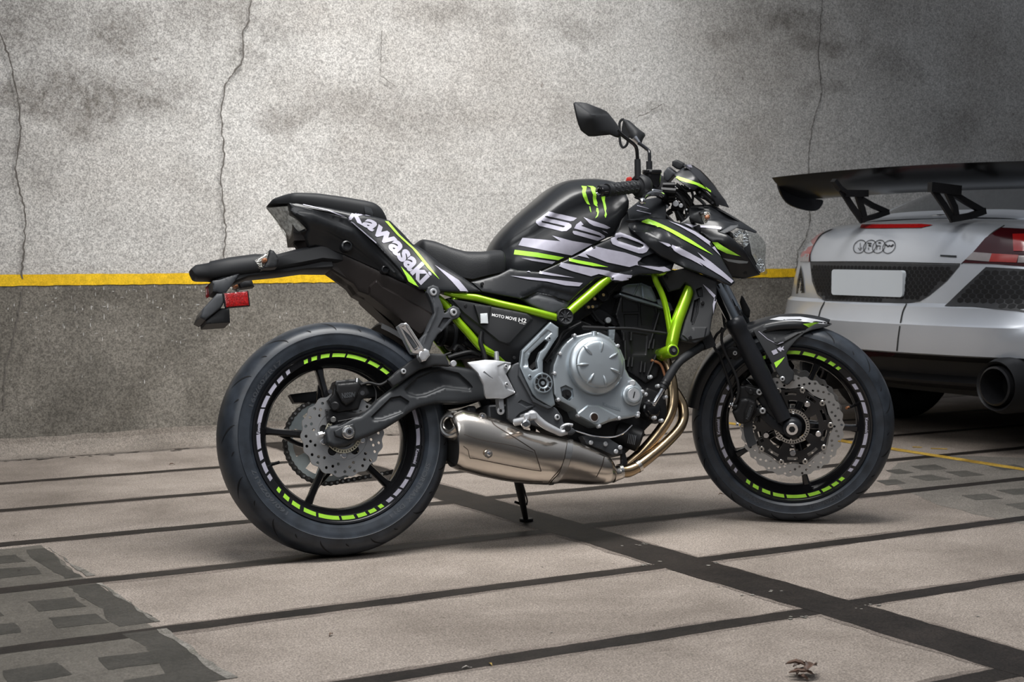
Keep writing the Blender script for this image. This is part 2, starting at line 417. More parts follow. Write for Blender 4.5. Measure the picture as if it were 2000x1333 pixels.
def concrete(name, c0, c1, spk, stain, bumpd, rough=0.75, speckle=380, blotch=1.2, spots=()):
    M = bpy.data.materials.new(name); M.use_nodes = True; t = M.node_tree; b = t.nodes['Principled BSDF']; b.inputs['Roughness'].default_value = rough
    b.inputs['Specular IOR Level'].default_value = 0.18
    co = t.nodes.new('ShaderNodeTexCoord')
    def noise(sc, det=6, ro=.6, vec=None, dist=0):
        n = t.nodes.new('ShaderNodeTexNoise'); n.inputs['Scale'].default_value = sc; n.inputs['Detail'].default_value = det; n.inputs['Roughness'].default_value = ro
        n.inputs['Distortion'].default_value = dist
        t.links.new(vec or co.outputs['Object'], n.inputs['Vector']); return n.outputs['Fac']
    def ramp(f, a, bb, ca, cb):
        r = t.nodes.new('ShaderNodeValToRGB'); r.color_ramp.elements[0].position = a; r.color_ramp.elements[1].position = bb
        r.color_ramp.elements[0].color = ca; r.color_ramp.elements[1].color = cb; t.links.new(f, r.inputs[0]); return r.outputs[0]
    def mul(a, bb, fac=1.0):
        x = t.nodes.new('ShaderNodeMix'); x.data_type = 'RGBA'; x.blend_type = 'MULTIPLY'; x.inputs[0].default_value = fac
        t.links.new(a, x.inputs[6]); t.links.new(bb, x.inputs[7]); return x.outputs[2]
    base = ramp(noise(blotch * 2.2, 8, .65), .35, .65, (*c0, 1), (*c1, 1))
    g = ramp(noise(speckle, 3, .8), .40, .60, (spk[0],) * 3 + (1,), (spk[1],) * 3 + (1,))
    g2 = ramp(noise(speckle * .33, 3, .6), .35, .65, (.86, .86, .86, 1), (1.1, 1.1, 1.1, 1))
    c = mul(mul(base, g), g2)
    mp = t.nodes.new('ShaderNodeMapping'); mp.inputs['Scale'].default_value = stain[2]; t.links.new(co.outputs['Object'], mp.inputs['Vector'])
    s_ = ramp(noise(blotch, 9, .68, mp.outputs[0], .4), stain[0], stain[1], (*stain[3], 1), (1, 1, 1, 1))
    c = mul(c, s_)
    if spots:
        # grime patches, the top-left ones strengthened to paint in light falloff: (x, z, half width, half height, strength)
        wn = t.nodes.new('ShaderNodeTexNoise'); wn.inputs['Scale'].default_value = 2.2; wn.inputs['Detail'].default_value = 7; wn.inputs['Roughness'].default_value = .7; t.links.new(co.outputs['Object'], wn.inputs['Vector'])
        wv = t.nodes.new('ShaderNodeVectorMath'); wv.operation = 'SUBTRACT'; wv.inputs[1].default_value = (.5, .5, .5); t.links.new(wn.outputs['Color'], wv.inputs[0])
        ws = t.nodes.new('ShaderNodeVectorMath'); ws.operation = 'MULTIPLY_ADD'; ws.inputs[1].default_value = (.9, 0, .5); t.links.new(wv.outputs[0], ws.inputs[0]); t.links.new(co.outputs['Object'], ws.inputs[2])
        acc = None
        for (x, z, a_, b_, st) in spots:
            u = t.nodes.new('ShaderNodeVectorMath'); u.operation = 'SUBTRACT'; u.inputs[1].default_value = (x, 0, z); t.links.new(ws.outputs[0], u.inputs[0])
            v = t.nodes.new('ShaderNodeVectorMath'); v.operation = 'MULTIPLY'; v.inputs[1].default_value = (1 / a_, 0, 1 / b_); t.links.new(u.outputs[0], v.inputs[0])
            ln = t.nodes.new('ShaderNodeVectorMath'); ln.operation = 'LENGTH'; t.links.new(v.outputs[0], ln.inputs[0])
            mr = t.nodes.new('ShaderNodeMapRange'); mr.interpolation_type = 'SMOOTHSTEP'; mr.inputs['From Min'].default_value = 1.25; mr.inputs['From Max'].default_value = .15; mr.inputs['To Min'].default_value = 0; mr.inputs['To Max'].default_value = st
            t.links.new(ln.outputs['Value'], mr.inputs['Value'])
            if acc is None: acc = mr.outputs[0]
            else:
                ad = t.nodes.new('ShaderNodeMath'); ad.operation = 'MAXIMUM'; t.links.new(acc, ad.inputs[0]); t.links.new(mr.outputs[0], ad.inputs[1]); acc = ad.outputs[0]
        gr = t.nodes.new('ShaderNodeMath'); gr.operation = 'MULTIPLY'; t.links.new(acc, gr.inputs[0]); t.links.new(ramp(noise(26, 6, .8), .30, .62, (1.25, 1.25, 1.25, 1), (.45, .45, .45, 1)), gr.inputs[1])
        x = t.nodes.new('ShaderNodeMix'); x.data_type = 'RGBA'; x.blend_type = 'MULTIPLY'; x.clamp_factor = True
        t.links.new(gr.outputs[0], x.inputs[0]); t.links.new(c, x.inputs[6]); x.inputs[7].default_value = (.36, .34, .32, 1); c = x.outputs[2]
    # soot marks and fine pits
    p_ = ramp(noise(speckle * .12, 3, .5), .24, .30, (.45, .42, .4, 1), (1, 1, 1, 1)); c = mul(c, p_, .8)
    t.links.new(c, b.inputs['Base Color'])
    bp = t.nodes.new('ShaderNodeBump'); bp.inputs['Strength'].default_value = .5; bp.inputs['Distance'].default_value = bumpd
    t.links.new(noise(speckle * .45, 4, .7), bp.inputs['Height']); t.links.new(bp.outputs[0], b.inputs['Normal'])
    return M
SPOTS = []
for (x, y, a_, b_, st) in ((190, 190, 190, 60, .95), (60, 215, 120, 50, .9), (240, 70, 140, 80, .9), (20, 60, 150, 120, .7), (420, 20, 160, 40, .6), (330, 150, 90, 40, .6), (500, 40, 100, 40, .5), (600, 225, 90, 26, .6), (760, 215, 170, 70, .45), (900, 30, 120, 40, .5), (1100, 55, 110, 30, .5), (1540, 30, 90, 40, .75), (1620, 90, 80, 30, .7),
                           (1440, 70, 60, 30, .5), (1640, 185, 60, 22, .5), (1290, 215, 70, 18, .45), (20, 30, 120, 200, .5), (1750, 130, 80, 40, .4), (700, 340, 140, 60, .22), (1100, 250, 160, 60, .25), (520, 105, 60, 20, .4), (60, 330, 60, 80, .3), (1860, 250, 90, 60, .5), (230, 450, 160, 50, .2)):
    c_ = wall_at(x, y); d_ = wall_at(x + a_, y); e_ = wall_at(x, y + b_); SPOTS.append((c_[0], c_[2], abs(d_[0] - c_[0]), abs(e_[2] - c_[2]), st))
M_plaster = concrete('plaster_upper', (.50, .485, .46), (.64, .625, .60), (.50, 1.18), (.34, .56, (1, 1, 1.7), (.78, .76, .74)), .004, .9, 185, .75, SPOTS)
M_lower = concrete('wall_lower_grey', (.130, .120, .104), (.200, .184, .160), (.6, 1.35), (.36, .58, (1, 1, 1.3), (.5, .49, .47)), .004, .85, 150, 1.1)
M_yellow = concrete('yellow_paint', (.66, .40, .015), (.78, .50, .02), (.8, 1.1), (.30, .5, (1, 1, 1), (.6, .6, .6)), .002, .6, 150, 2)
M_tile = concrete('floor_concrete', (.240, .205, .176), (.330, .285, .248), (.50, 1.30), (.32, .55, (1, 1, 1), (.66, .65, .64)), .0015, .7, 230, 1.3)
M_grime = concrete('joint_grime', (.15, .125, .108), (.22, .185, .16), (.5, 1.3), (.3, .6, (1, 1, 1), (.7, .7, .7)), .001, .7, 230, 3)
M_tar = concrete('floor_joint', (.014, .0115, .010), (.026, .021, .018), (.6, 1.4), (.3, .6, (1, 1, 1), (.75, .75, .75)), .001, .55, 200, 3)
M_paver = concrete('paver_slab', (.105, .096, .082), (.145, .132, .114), (.75, 1.2), (.32, .6, (1, 1, 1), (.7, .7, .7)), .001, .6, 200, 2)  # left slab; colour lowered to paint in the dim corner
M_pad = concrete('paver_pad', (.040, .038, .033), (.060, .056, .049), (.8, 1.2), (.3, .6, (1, 1, 1), (.8, .8, .8)), .001, .55, 200, 3)  # left pads, darkened likewise for the corner vignette
M_chip = concrete('chipped_edge', (.15, .14, .12), (.32, .30, .27), (.6, 1.2), (.35, .6, (1, 1, 1), (.5, .5, .5)), .001, .8, 220, 5)
M_lineY = concrete('yellow_line', (.60, .38, .06), (.70, .47, .09), (.7, 1.1), (.40, .62, (1, 1, 1), (.45, .42, .4)), .001, .7, 200, 4)
M_crack = mat('crack', (.10, .09, .08), .9)

fl = MB()
X0, X1, Y0, Y1 = -3.2, 11.0, -1.0, WALL_Y + .05
fl.add([(X0, Y0, 0), (X1, Y0, 0), (X1, Y1, 0), (X0, Y1, 0)], [[0, 1, 2, 3]], M_tile)
fl.add([(X0, Y0, -.1), (X1, Y0, -.1), (X1, Y1, -.1), (X0, Y1, -.1)], [[3, 2, 1, 0]], M_tile)
def jit_strip(x0, y0, x1, y1, w_, M, z=.0009, j=.004, seg=.03, fade=0):
    L = math.hypot(x1 - x0, y1 - y0); n = max(2, int(L / seg)); tx, ty = (x1 - x0) / L, (y1 - y0) / L; V = []; a = b = 0
    for i in range(n + 1):
        t = L * i / n; a = a * .8 + random.uniform(-j, j) * .6; b = b * .8 + random.uniform(-j, j) * .6
        for sgn, q in ((1, a), (-1, b)):
            d = sgn * w_ / 2 + q; V.append((x0 + tx * t - ty * d, y0 + ty * t + tx * d, z))
    fl.add(V, [[2 * i + 1, 2 * i + 3, 2 * i + 2, 2 * i] for i in range(n)], M)
for k, yy in enumerate((.87, 1.44, 2.012, 2.585, 3.158, 3.722, 4.315, 4.885, 5.46)):
    jit_strip(X0, yy, 2.36, yy, .088 if k < 6 else .07, M_grime, .0003, .010)
    jit_strip(2.36, yy + (.010 if 1 < k < 8 else 0), X1, yy + .012, .086 if k < 6 else .066, M_grime, .0003, .010)
    jit_strip(X0, yy, 2.36, yy, .060 if k < 7 else .05, M_tar)
    jit_strip(2.36, yy + (.010 if 1 < k < 8 else 0), X1, yy + .012, .058 if k < 7 else .045, M_tar)
jit_strip(2.365, Y0, 2.365, Y1, .170, M_grime, .0007, .010)
jit_strip(2.365, Y0, 2.365, Y1, .150, M_tar, .0013, .006)
for x0_, x1_ in ((4.45, 5.2),): pass
jit_strip(4.475, .9, 4.485, 5.9, .055, M_lineY, .0016, .004)
jit_strip(X0, 6.03, X1, 6.03, .012, M_crack, .0012, .006)
def patch(pts, M, z=.0012, j=.006, seg=.05):
    pp = dens([p[:2] for p in pts], seg); pp = [(x + random.uniform(-j, j), y + random.uniform(-j, j)) for x, y in pp]
    v2, tr = trimesh2d(pp, (), .3); fl.add([(x, y, z) for x, y in v2], tr, M)
# worn paver slabs with dark pads, lower left and right of the picture
pl = [floor_at(*q) for q in ((-260, 1098), (80, 1066), (122, 1098), (165, 1132), (222, 1172), (290, 1222), (350, 1268), (428, 1332), (520, 1420), (-260, 1500))]
patch(pl, M_paver, .0005)
pr = [floor_at(*q) for q in ((1752, 905), (1850, 890), (2300, 905), (2300, 1050), (2000, 1025), (1900, 1005), (1830, 985), (1770, 960), (1735, 935))]
M_paver2 = concrete('paver_slab_right', (.165, .150, .130), (.215, .195, .170), (.6, 1.25), (.32, .6, (1, 1, 1), (.7, .7, .7)), .001, .6, 200, 2)
M_pad2 = concrete('paver_pad_right', (.075, .070, .061), (.105, .098, .085), (.8, 1.2), (.3, .6, (1, 1, 1), (.8, .8, .8)), .001, .55, 200, 3)
patch(pr, M_paver2, .0005)
for q in ([(140, 940), (360, 920), (415, 965), (195, 990)], [(235, 1020), (470, 1000), (530, 1045), (285, 1072)], [(-90, 728), (70, 712), (130, 745), (-60, 762)],
          [(-70, 786), (170, 770), (205, 805), (-30, 832)], [(470, 1215), (730, 1187), (805, 1240), (530, 1275)], [(10, 1280), (280, 1240), (350, 1300), (50, 1350)],
          [(600, 1330), (850, 1287), (920, 1350), (640, 1400)], [(-110, 1060), (70, 1045), (110, 1090), (-60, 1110)], [(-240, 990), (-20, 975), (20, 1010), (-200, 1030)]):
    patch([floor_at(*p) for p in cr(0, 800, 2.5014, q)], M_pad, .0011, .003, .04)
for q in ([(1320, 170), (1450, 160), (1520, 185), (1390, 192)], [(1510, 200), (1620, 193), (1720, 218), (1600, 228)], [(1310, 226), (1430, 215), (1540, 240), (1410, 250)],
          [(1590, 328), (1730, 317), (1820, 345), (1670, 353)], [(1180, 192), (1260, 185), (1345, 205), (1250, 213)], [(1140, 248), (1240, 240), (1300, 262), (1190, 272)],
          [(1780, 300), (1932, 288), (2030, 315), (1880, 325)], [(1830, 375), (1990, 362), (2080, 395), (1920, 405)], [(1740, 170), (1880, 160), (1960, 182), (1830, 192)]):
    patch([floor_at(*p) for p in cr(1300, 850, 2.76, q)], M_pad2, .0011, .003, .04)
# chipped pale edge beside the slab, bits of yellow paint under the car's nose of the bay line
for a, b, w_ in (((82, 1072), (160, 1128), .03), ((178, 1142), (290, 1218), .05), ((300, 1232), (430, 1330), .06)):
    P0, P1 = floor_at(*a), floor_at(*b)
    jit_strip(P0[0] - .02, P0[1], P1[0] - .02, P1[1], w_ * 1.5, M_pad, .0010, .012)
    jit_strip(P0[0] + .02, P0[1], P1[0] + .02, P1[1], w_ * .28, M_chip, .0014, .009)
for a, b in (((1782, 874), (1800, 875)), ((1818, 877), (1850, 878))):
    P0, P1 = floor_at(*a), floor_at(*b); jit_strip(P0[0], P0[1], P1[0], P1[1], .025, M_lineY, .0014, .006)
for q in ((1276, 1104), (1590, 1203), (1410, 1100), (1706, 1184), (1500, 1160), (1240, 1066)):
    c_ = floor_at(*q)
    for i in range(5):
        x, y = c_[0] + random.gauss(0, .03), c_[1] + random.gauss(0, .01); r_ = random.uniform(.002, .007); fl.add([(x + r_ * cos(a) * random.uniform(.6, 1.2), y + r_ * sin(a) * random.uniform(.6, 1.2), .002) for a in np.linspace(0, 2 * pi, 7)[:-1]], [[0, 1, 2, 3, 4, 5]], M_chip)
for i in range(90):
    x, y = random.uniform(.2, 6), random.uniform(1.2, 6.0); r_ = random.uniform(.0015, .004); fl.add([(x + r_ * cos(a) * random.uniform(.6, 1.4), y + r_ * sin(a) * random.uniform(.6, 1.4), .0016) for a in np.linspace(0, 2 * pi, 7)[:-1]], [[0, 1, 2, 3, 4, 5]], M_tar if i % 4 else M_chip)
for i in range(60):
    x, y = random.uniform(1.1, 3), 6.03 + random.gauss(0, .02); r_ = random.uniform(.003, .010); fl.add([(x + r_ * 2 * cos(a) * random.uniform(.6, 1.4), y + r_ * sin(a) * random.uniform(.6, 1.4), .0016) for a in np.linspace(0, 2 * pi, 7)[:-1]], [[0, 1, 2, 3, 4, 5]], M_tar)
floor = fl.build('floor', smooth=False); tag(floor, kind='structure')

wl = MB(); D = .25
def wq(x0, x1, z0, z1, y, M): wl.add([(x0, y, z0), (x1, y, z0), (x1, y, z1), (x0, y, z1)], [[0, 1, 2, 3]], M)
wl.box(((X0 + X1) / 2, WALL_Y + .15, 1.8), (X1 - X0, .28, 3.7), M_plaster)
wq(X0, X1, -.05, .69, WALL_Y - .004, M_lower)
def wstrip(pts, w_, M, y, j=.002):
    pts = [A(p, float) for p in pts]; V = []; Fs = []
    for i in range(len(pts) - 1):
        a, b = pts[i], pts[i + 1]; L = np.linalg.norm(b - a); n = max(1, int(L / .015))
        for k in range(n + (1 if i == len(pts) - 2 else 0)):
            t = k / n; p = a + (b - a) * t; d = nrm(b - a); nn = A([-d[1], d[0]]); p = p + nn * random.uniform(-1, 1) * j * 2
            q = w_ * random.uniform(.4, 1.3) / 2; V += [p + nn * q, p - nn * q]
    m_ = len(V) // 2
    wl.add([(p[0], y, p[1]) for p in V], [[2 * i, 2 * i + 2, 2 * i + 3, 2 * i + 1] for i in range(m_ - 1)], M)
V = []; n = 500
for i in range(n + 1):
    x = X0 + (X1 - X0) * i / n; V += [(x, WALL_Y - .007, .677 + random.uniform(-.0015, .0015)), (x, WALL_Y - .007, .722 + random.uniform(-.001, .001))]
wl.add(V, [[2 * i, 2 * i + 2, 2 * i + 3, 2 * i + 1] for i in range(n)], M_yellow)
for c, w_ in (([(490, -20), (484, 40), (474, 60), (472, 120), (440, 165), (430, 215), (436, 300), (430, 360), (440, 450), (436, 500), (437, 545)], .007),
              ([(-5, 60), (20, 120), (32, 180), (40, 250), (28, 330), (36, 370), (50, 420), (44, 500), (42, 545)], .007),
              ([(42, 570), (30, 640), (10, 720), (6, 800)], .006),
              ([(1605, -20), (1600, 60), (1596, 110), (1604, 180), (1585, 240), (1577, 300), (1578, 345)], .006),
              ([(1578, 410), (1581, 430), (1570, 470), (1557, 490), (1552, 530)], .006),
              ([(1238, 230), (1262, 222), (1290, 203)], .004), ([(744, 60), (742, 150), (770, 168)], .003)):
    wstrip([(wall_at(*q)[0], wall_at(*q)[2]) for q in c], w_, M_crack, WALL_Y - .009)
Mf = mat('paint_fleck', (.45, .44, .42), .8)
random.seed(21)
for i in range(420):
    x = random.choice((random.uniform(.9, 2.2), random.uniform(.9, 4.5), random.uniform(4, 8))); z = .68 - abs(random.gauss(0, .17)); 
    if z < .08: continue
    w_ = random.uniform(.0006, .0022); h = random.uniform(.002, .012) * (1.6 if random.random() < .12 else 1)
    if random.random() < .2: w_, h = h * .8, w_
    y = WALL_Y - .0055; wl.add([(x - w_, y, z), (x, y, z - h * .6), (x + w_, y, z), (x + w_ * .5, y, z + h), (x - w_ * .4, y, z + h * .9)], [[0, 1, 2, 3, 4]], Mf)
M_cove = concrete('wall_foot', (.17, .15, .13), (.23, .20, .172), (.6, 1.3), (.34, .6, (1, 1, 1), (.6, .58, .56)), .002, .8, 220, 2)
V = []; n = 160
for i in range(n + 1):
    x = X0 + (X1 - X0) * i / n; q = random.uniform(-.006, .006)
    for k in range(6):
        t = k / 5; V.append((x, WALL_Y - .005 - .10 * (1 - sin(t * pi / 2)) - .001, .0015 + (.075 + q) * (1 - cos(t * pi / 2))))
wl.add(V, [[6 * i + k, 6 * i + k + 1, 6 * (i + 1) + k + 1, 6 * (i + 1) + k] for i in range(n) for k in range(5)], M_cove)
wall = wl.build('wall_back', smooth=False); tag(wall, kind='structure')
# ------------------------------------------------------------ the silver coupe parked along the wall
I3 = np.eye(3); Z3 = np.zeros(3)
CX = Frame(I3, Z3, 0, 1); CY = Frame(I3, Z3, 1, 1)
M_sil = mat('car_silver', (.50, .53, .58), .30, .45, coat=.7, var=(3, .03))
M_gls = mat('car_glass', (.05, .055, .06), .06, .0, coat=.5)
M_cblk = mat('car_black_plastic', (.007, .007, .008), .5)
M_carb = mat('wing_gloss_black', (.006, .006, .007), .22, spec=.25)
M_red = mat('tail_light_red', (.30, .008, .008), .12, coat=.8)
M_redd = mat('tail_light_dark_red', (.035, .003, .005), .12, coat=.8)
M_clr = mat('tail_light_clear', (.30, .27, .27), .15, .3, coat=.8)
M_plate = mat('blank_plate', (.52, .56, .60), .5, var=(6, .02))
M_seam = mat('car_seam', (.02, .02, .02), .7)
M_rub = mat('rubber', (.022, .024, .028), .48, bump=(300, .15, .0006), var=(60, .25))
CY0, CX0 = 4.82, 4.57
rows = [(.24, .16, .90), (.30, .10, .955), (.385, .035, .985), (.392, .012, .99), (.45, .0, .997), (.51, -.004, 1.0), (.522, .004, 1.0), (.585, .012, .992), (.60, .03, .985), (.68, .035, .968), (.76, .045, .945), (.79, .050, .935),
        (.85, .075, .895), (.885, .095, .86), (.912, .12, .81), (.928, .15, .76)]
plan = [(4.2, .97), (3.2, 1.0), (2.2, .985), (1.5, .985), (1.15, 1.0), (.85, 1.0), (.62, .995), (.48, .985), (.38, .965), (.30, .93), (.225, .87), (.16, .78), (.105, .66), (.06, .5), (.025, .3), (.005, .12)]
W2 = .915
def carrow(z, dx, ws):
    L = [(CX0 + dx + a, CY0 + W2 * ws * b, z) for a, b in plan]; R_ = [(CX0 + dx + a, CY0 - W2 * ws * b, z) for a, b in plan[::-1]]
    return L + R_
car = bpy.data.objects.new('sports_car', None); COL.objects.link(car); car.location = (CX0 + 2.1, CY0, 0)
tag(car, 'silver sports coupe with a big black rear wing, parked facing away beside the wall', 'car')
coff = (-(CX0 + 2.1), -CY0, 0)
body = MB()
rr = [carrow(*r) for r in rows[2:]]
# smooth vertical profile, deck
deck = [(.938, .20, .71), (.947, .28, .67), (.954, .38, .65)]
rr += [carrow(*r) for r in deck]
top = carrow(.96, .42, .64)
rr.append(top)
body.loft(rr, M_sil, cap=False, closed=False)
# deck lid closing surface and bonnet
ctr = [(p[0], CY0 + (p[1] - CY0) * .0, .97) for p in top]
body.loft([top, [(p[0], CY0 + (p[1] - CY0) * .5, .975) for p in top], ctr], M_sil, cap=False, closed=False)
bv_body = body.bvh()
def seam(pts, w_, M=M_seam, k=4): body.decal(CX, [stroke(catmull([A(p, float) for p in pts], k), w_)], M, 8, bv_body, .0018)
seam([(1611, 590), (1603, 606), (1599, 622)], 2.2); seam([(1771, 594), (1763, 612), (1756, 650), (1752, 686)], 2.6)
seam([(1583, 512), (1583, 495), (1592, 475), (1606, 458), (1628, 447)], 2.0); seam([(1583, 512), (1700, 512), (1876, 516)], 2.0)
seam([(1878, 516), (1905, 490), (1935, 458), (1962, 441)], 2.0)
body.build('body', car, coff, label='silver painted body shell')
# greenhouse
gh = MB(); secs = []
prof = [(.40, .958, .48), (.50, .995, .56), (.72, 1.078, .62), (1.0, 1.175, .66), (1.4, 1.275, .68), (1.9, 1.33, .70), (2.4, 1.325, .69), (2.9, 1.22, .70), (3.35, 1.02, .72), (3.5, .95, .72)]
N = 24
for d, h, w_ in prof:
    secs.append([(CX0 + d + .0, CY0 + w_ * (1 if cos(pi * i / N) > 0 else -1) * abs(cos(pi * i / N)) ** .75, .93 + (h - .93) * abs(sin(pi * i / N)) ** .62) for i in range(N + 1)])
n = N + 1; V = [p for q in secs for p in q]; fs, fg = [], []
for i in range(len(secs) - 1):
    for j in range(n - 1):
        q = [i * n + j, i * n + j + 1, (i + 1) * n + j + 1, (i + 1) * n + j]
        glass = (1 <= i <= 3 and 6 <= j <= N - 7) or (2 <= i <= 6 and (1 <= j <= 4 or N - 5 <= j <= N - 2))
        (fg if glass else fs).append(q)
gh.add(V, fs, M_sil); gh.add(V, fg, M_gls)
gh.build('roof', car, coff, label='silver roof with dark glass')
# recessed honeycomb grilles
def on_body(q):
    o_, d = CX.ray(*q); L = np.linalg.norm(d); h = bv_body.ray_cast(Vector(o_), Vector(d / L)); return A(h[0]) if h[0] else None
def hexgrille(name, poly, cell, label):
    g = MB(); v2, tr = trimesh2d(poly, (), 14); g.proj2d(CX, v2, tr, mat('grille_frame', (.030, .031, .034), .35), bv_body, .003)
    yz = [on_body(q) for q in poly]; yz = [(p[1], p[2]) for p in yz if p is not None]
    y0, y1 = min(p[0] for p in yz), max(p[0] for p in yz); z0, z1 = min(p[1] for p in yz), max(p[1] for p in yz)
    gb = BVHTree.FromPolygons([Vector(p) for p in g.v], g.f); Mh = mat('grille_hole', (.003, .003, .004), .6); r = 0; z = z0; V = []; Fs = []
    while z < z1:
        y = y0 + (cell * .5 if r % 2 else 0)
        while y < y1:
            ok = pip((y, z), yz) and dpoly([(y, z)], yz)[0] > cell * .45
            if ok:
                P_ = []
                for k in range(6):
                    a = pi / 6 + k * pi / 3; q = (y + cell * .47 * cos(a), z + cell * .345 * sin(a)); h = gb.ray_cast(Vector((3.5, q[0], q[1])), Vector((1, 0, 0)))
                    if h[0]: P_.append(A(h[0]) - A([.0012, 0, 0]))
                if len(P_) == 6: Fs.append([len(V) + i for i in range(6)][::-1]); V += P_
            y += cell
        z += cell * .58; r += 1
    g.add(V, Fs, Mh); g.build(name, car, coff, label=label)
hexgrille('honeycomb_grille', [(1583, 513), (1700, 513), (1876, 518), (1850, 549), (1815, 578), (1797, 589), (1771, 593), (1700, 591), (1611, 588), (1597, 575), (1587, 550)], .026, 'black honeycomb panel around the plate')
hexgrille('honeycomb_grille', [(1565, 518), (1570, 545), (1574, 586), (1555, 586), (1558, 550)], .02, 'small black honeycomb panel on the left corner')
hexgrille('honeycomb_grille', [(1926, 522), (2000, 526), (2070, 535), (2060, 600), (2040, 618), (1985, 608), (1900, 600), (1845, 599), (1885, 560)], .032, 'large black honeycomb panel on the right')
# plate
pl_ = MB()
c4 = [on_body(q) for q in ((1627, 525), (1765, 531), (1760, 583), (1622, 574))]
px_ = min(p[0] for p in c4) - .012
q4 = [(CX.pt(*q, px_)[1], CX.pt(*q, px_)[2]) for q in ((1627, 524.5), (1765, 531), (1760, 583), (1621, 574))]
yc = sum(p[0] for p in q4) / 4; zc = sum(p[1] for p in q4) / 4
hw = (q4[0][0] + q4[3][0] - q4[1][0] - q4[2][0]) / 4; hh = (q4[0][1] + q4[1][1] - q4[2][1] - q4[3][1]) / 4
rc = .014; out = []
for sx_, sy_, a0 in ((1, 1, 0), (-1, 1, 90), (-1, -1, 180), (1, -1, 270)):
    for k in range(5): a = rad(a0 + k * 22.5); out.append((yc + sx_ * (hw - rc) + rc * cos(a), zc + sy_ * (hh - rc) + rc * sin(a)))
pl_.slab(out, (), lambda y, z: (px_, y, z), (.02, 0, 0), M_plate); pl_.build('number_plate', car, coff, label='blank pale grey number plate')
# tail lights
def light(polys, label):
    l = MB()
    for poly, M, lf in polys:
        v2, tr = trimesh2d(poly, (), 8); l.proj2d(CX, v2, tr, M, bv_body, lf)
    l.build('tail_light', car, coff, label=label)
light([([(1880, 514), (1900, 495), (1925, 466), (1956, 446), (2010, 449), (2070, 456), (2068, 520), (2000, 521), (1940, 516)], M_redd, .004),
       ([(1978, 459), (2045, 458), (2045, 493), (1980, 492)], M_red, .007), ([(1886, 508), (1902, 494), (1940, 497), (1934, 512)], M_clr, .007),
       ([(1938, 497), (1990, 500), (1986, 514), (1933, 512)], mat('tail_light_bright_red', (.30, .03, .025), .2, coat=.6), .0075), ([(1990, 501), (2060, 504), (2060, 514), (1988, 514)], M_clr, .007)],
      'dark red right tail light with clear band')
light([([(1563, 511), (1566, 498), (1578, 478), (1596, 461), (1612, 452), (1600, 463), (1590, 480), (1583, 498), (1582, 512)], M_red, .004), ([(1564, 511), (1566, 497), (1583, 497), (1582, 512)], M_clr, .006)], 'red left tail light at the corner')
t = MB(); v2, tr = trimesh2d([(1680, 447), (1683, 440), (1800, 439), (1823, 441), (1800, 446), (1700, 447)], (), 8); t.proj2d(CX, v2, tr, M_red, bv_body, .004); t.build('brake_light', car, coff, label='thin red high brake light')
t = MB(); v2, tr = trimesh2d([(1676, 683), (1752, 689), (1740, 697), (1700, 697), (1676, 690)], (), 8)
# badge of four joined rings with small emblems, and a small script badge
bd = MB(); Mb = mat('badge_black', (.02, .022, .025), .3)
cs = [(1680, 482.5), (1699.5, 482.5), (1717, 482.5), (1737, 483)]
for i, (x, y) in enumerate(cs):
    el = [(x + 12.6 * cos(a) + 3.0 * sin(a), y - 13.4 * sin(a)) for a in np.linspace(0, 2 * pi, 32)[:-1]]
    ei = [(x + 11.3 * cos(a) + 2.7 * sin(a), y - 12.1 * sin(a)) for a in np.linspace(0, 2 * pi, 32)[:-1]]
    bd.decal(CX, [el], Mb, 6, bv_body, .003, holes=[ei])
def bl(pts, w0, w1=None): bd.decal(CX, [stroke(pts, w0, w1)], Mb, 4, bv_body, .003)
bl([(1681, 475), (1681, 487)], 1.2); bl([(1677, 485), (1681, 490), (1684, 484)], 1.6); bl([(1695, 476), (1703, 476)], 2.2); bl([(1697, 480), (1702, 481)], 3.4); bl([(1697, 484), (1697, 489)], 1.5)
bl([(1716, 475), (1721, 475)], 2.5); bl([(1713, 479), (1713, 488)], 1.3); bl([(1720, 480), (1719, 488)], 1.3); bl([(1713, 481), (1720, 481)], 1.6)
bl([(1730, 478), (1735, 482), (1738, 480), (1741, 482), (1746, 478)], 2.6)
b2 = MB(); b2.decal(CX, [stroke([(1837, 500), (1869, 501.5)], 3.2)], Mb, 4, bv_body, .003); b2.build('badge', car, coff, label='small dark script badge')
bd.build('badge', car, coff, label='four joined black rings with small emblems')
# lower valance and exhausts
lw = MB()
vr = [(.225, .30, .86), (.255, .17, .93), (.262, .10, .95), (.275, .085, .955), (.30, .12, .955), (.36, .10, .965), (.392, .045, .98)]
lw.loft([carrow(*r) for r in vr], M_cblk, cap=False, closed=False)
v2, tr = trimesh2d([(1660, 684), (1752, 689), (1742, 696), (1700, 697), (1664, 694)], (), 8); lw.proj2d(CX, v2, tr, M_redd, lw.bvh(), .003)
lw.build('rear_valance', car, coff, label='black lower valance')
for yy in (CY0 - .56, CY0 + .56):
    ex = MB(); c = A([CX0 + .02, yy, .262])
    if yy < CY0: c = CX.pt(1941, 755, CX0 + .06)
    else: c = A([CX0 + .14, CY0 + .50, CX.pt(1941, 755, CX0 + .06)[2]])
    ex.lathe([(.062, .5), (.064, .02), (.070, .0), (.078, .004), (.080, .03), (.080, .4)], c, (1, 0, 0), mat('car_exhaust', (.018, .018, .02), .3, .5), 32)
    ex.lathe([(.088, .02), (.098, .01), (.112, .05), (.11, .3)], c, (1, 0, 0), M_cblk, 32)
    ex.lathe([(1e-5, .12), (.063, .12)], c, (1, 0, 0), mat('soot', (.004, .004, .004), .9), 32)
    ex.build('exhaust_pipe', car, coff)
un = MB(); un.box((CX0 + 2.3, CY0, .26), (3.9, 1.5, .12), M_cblk); un.build('underbody', car, coff)
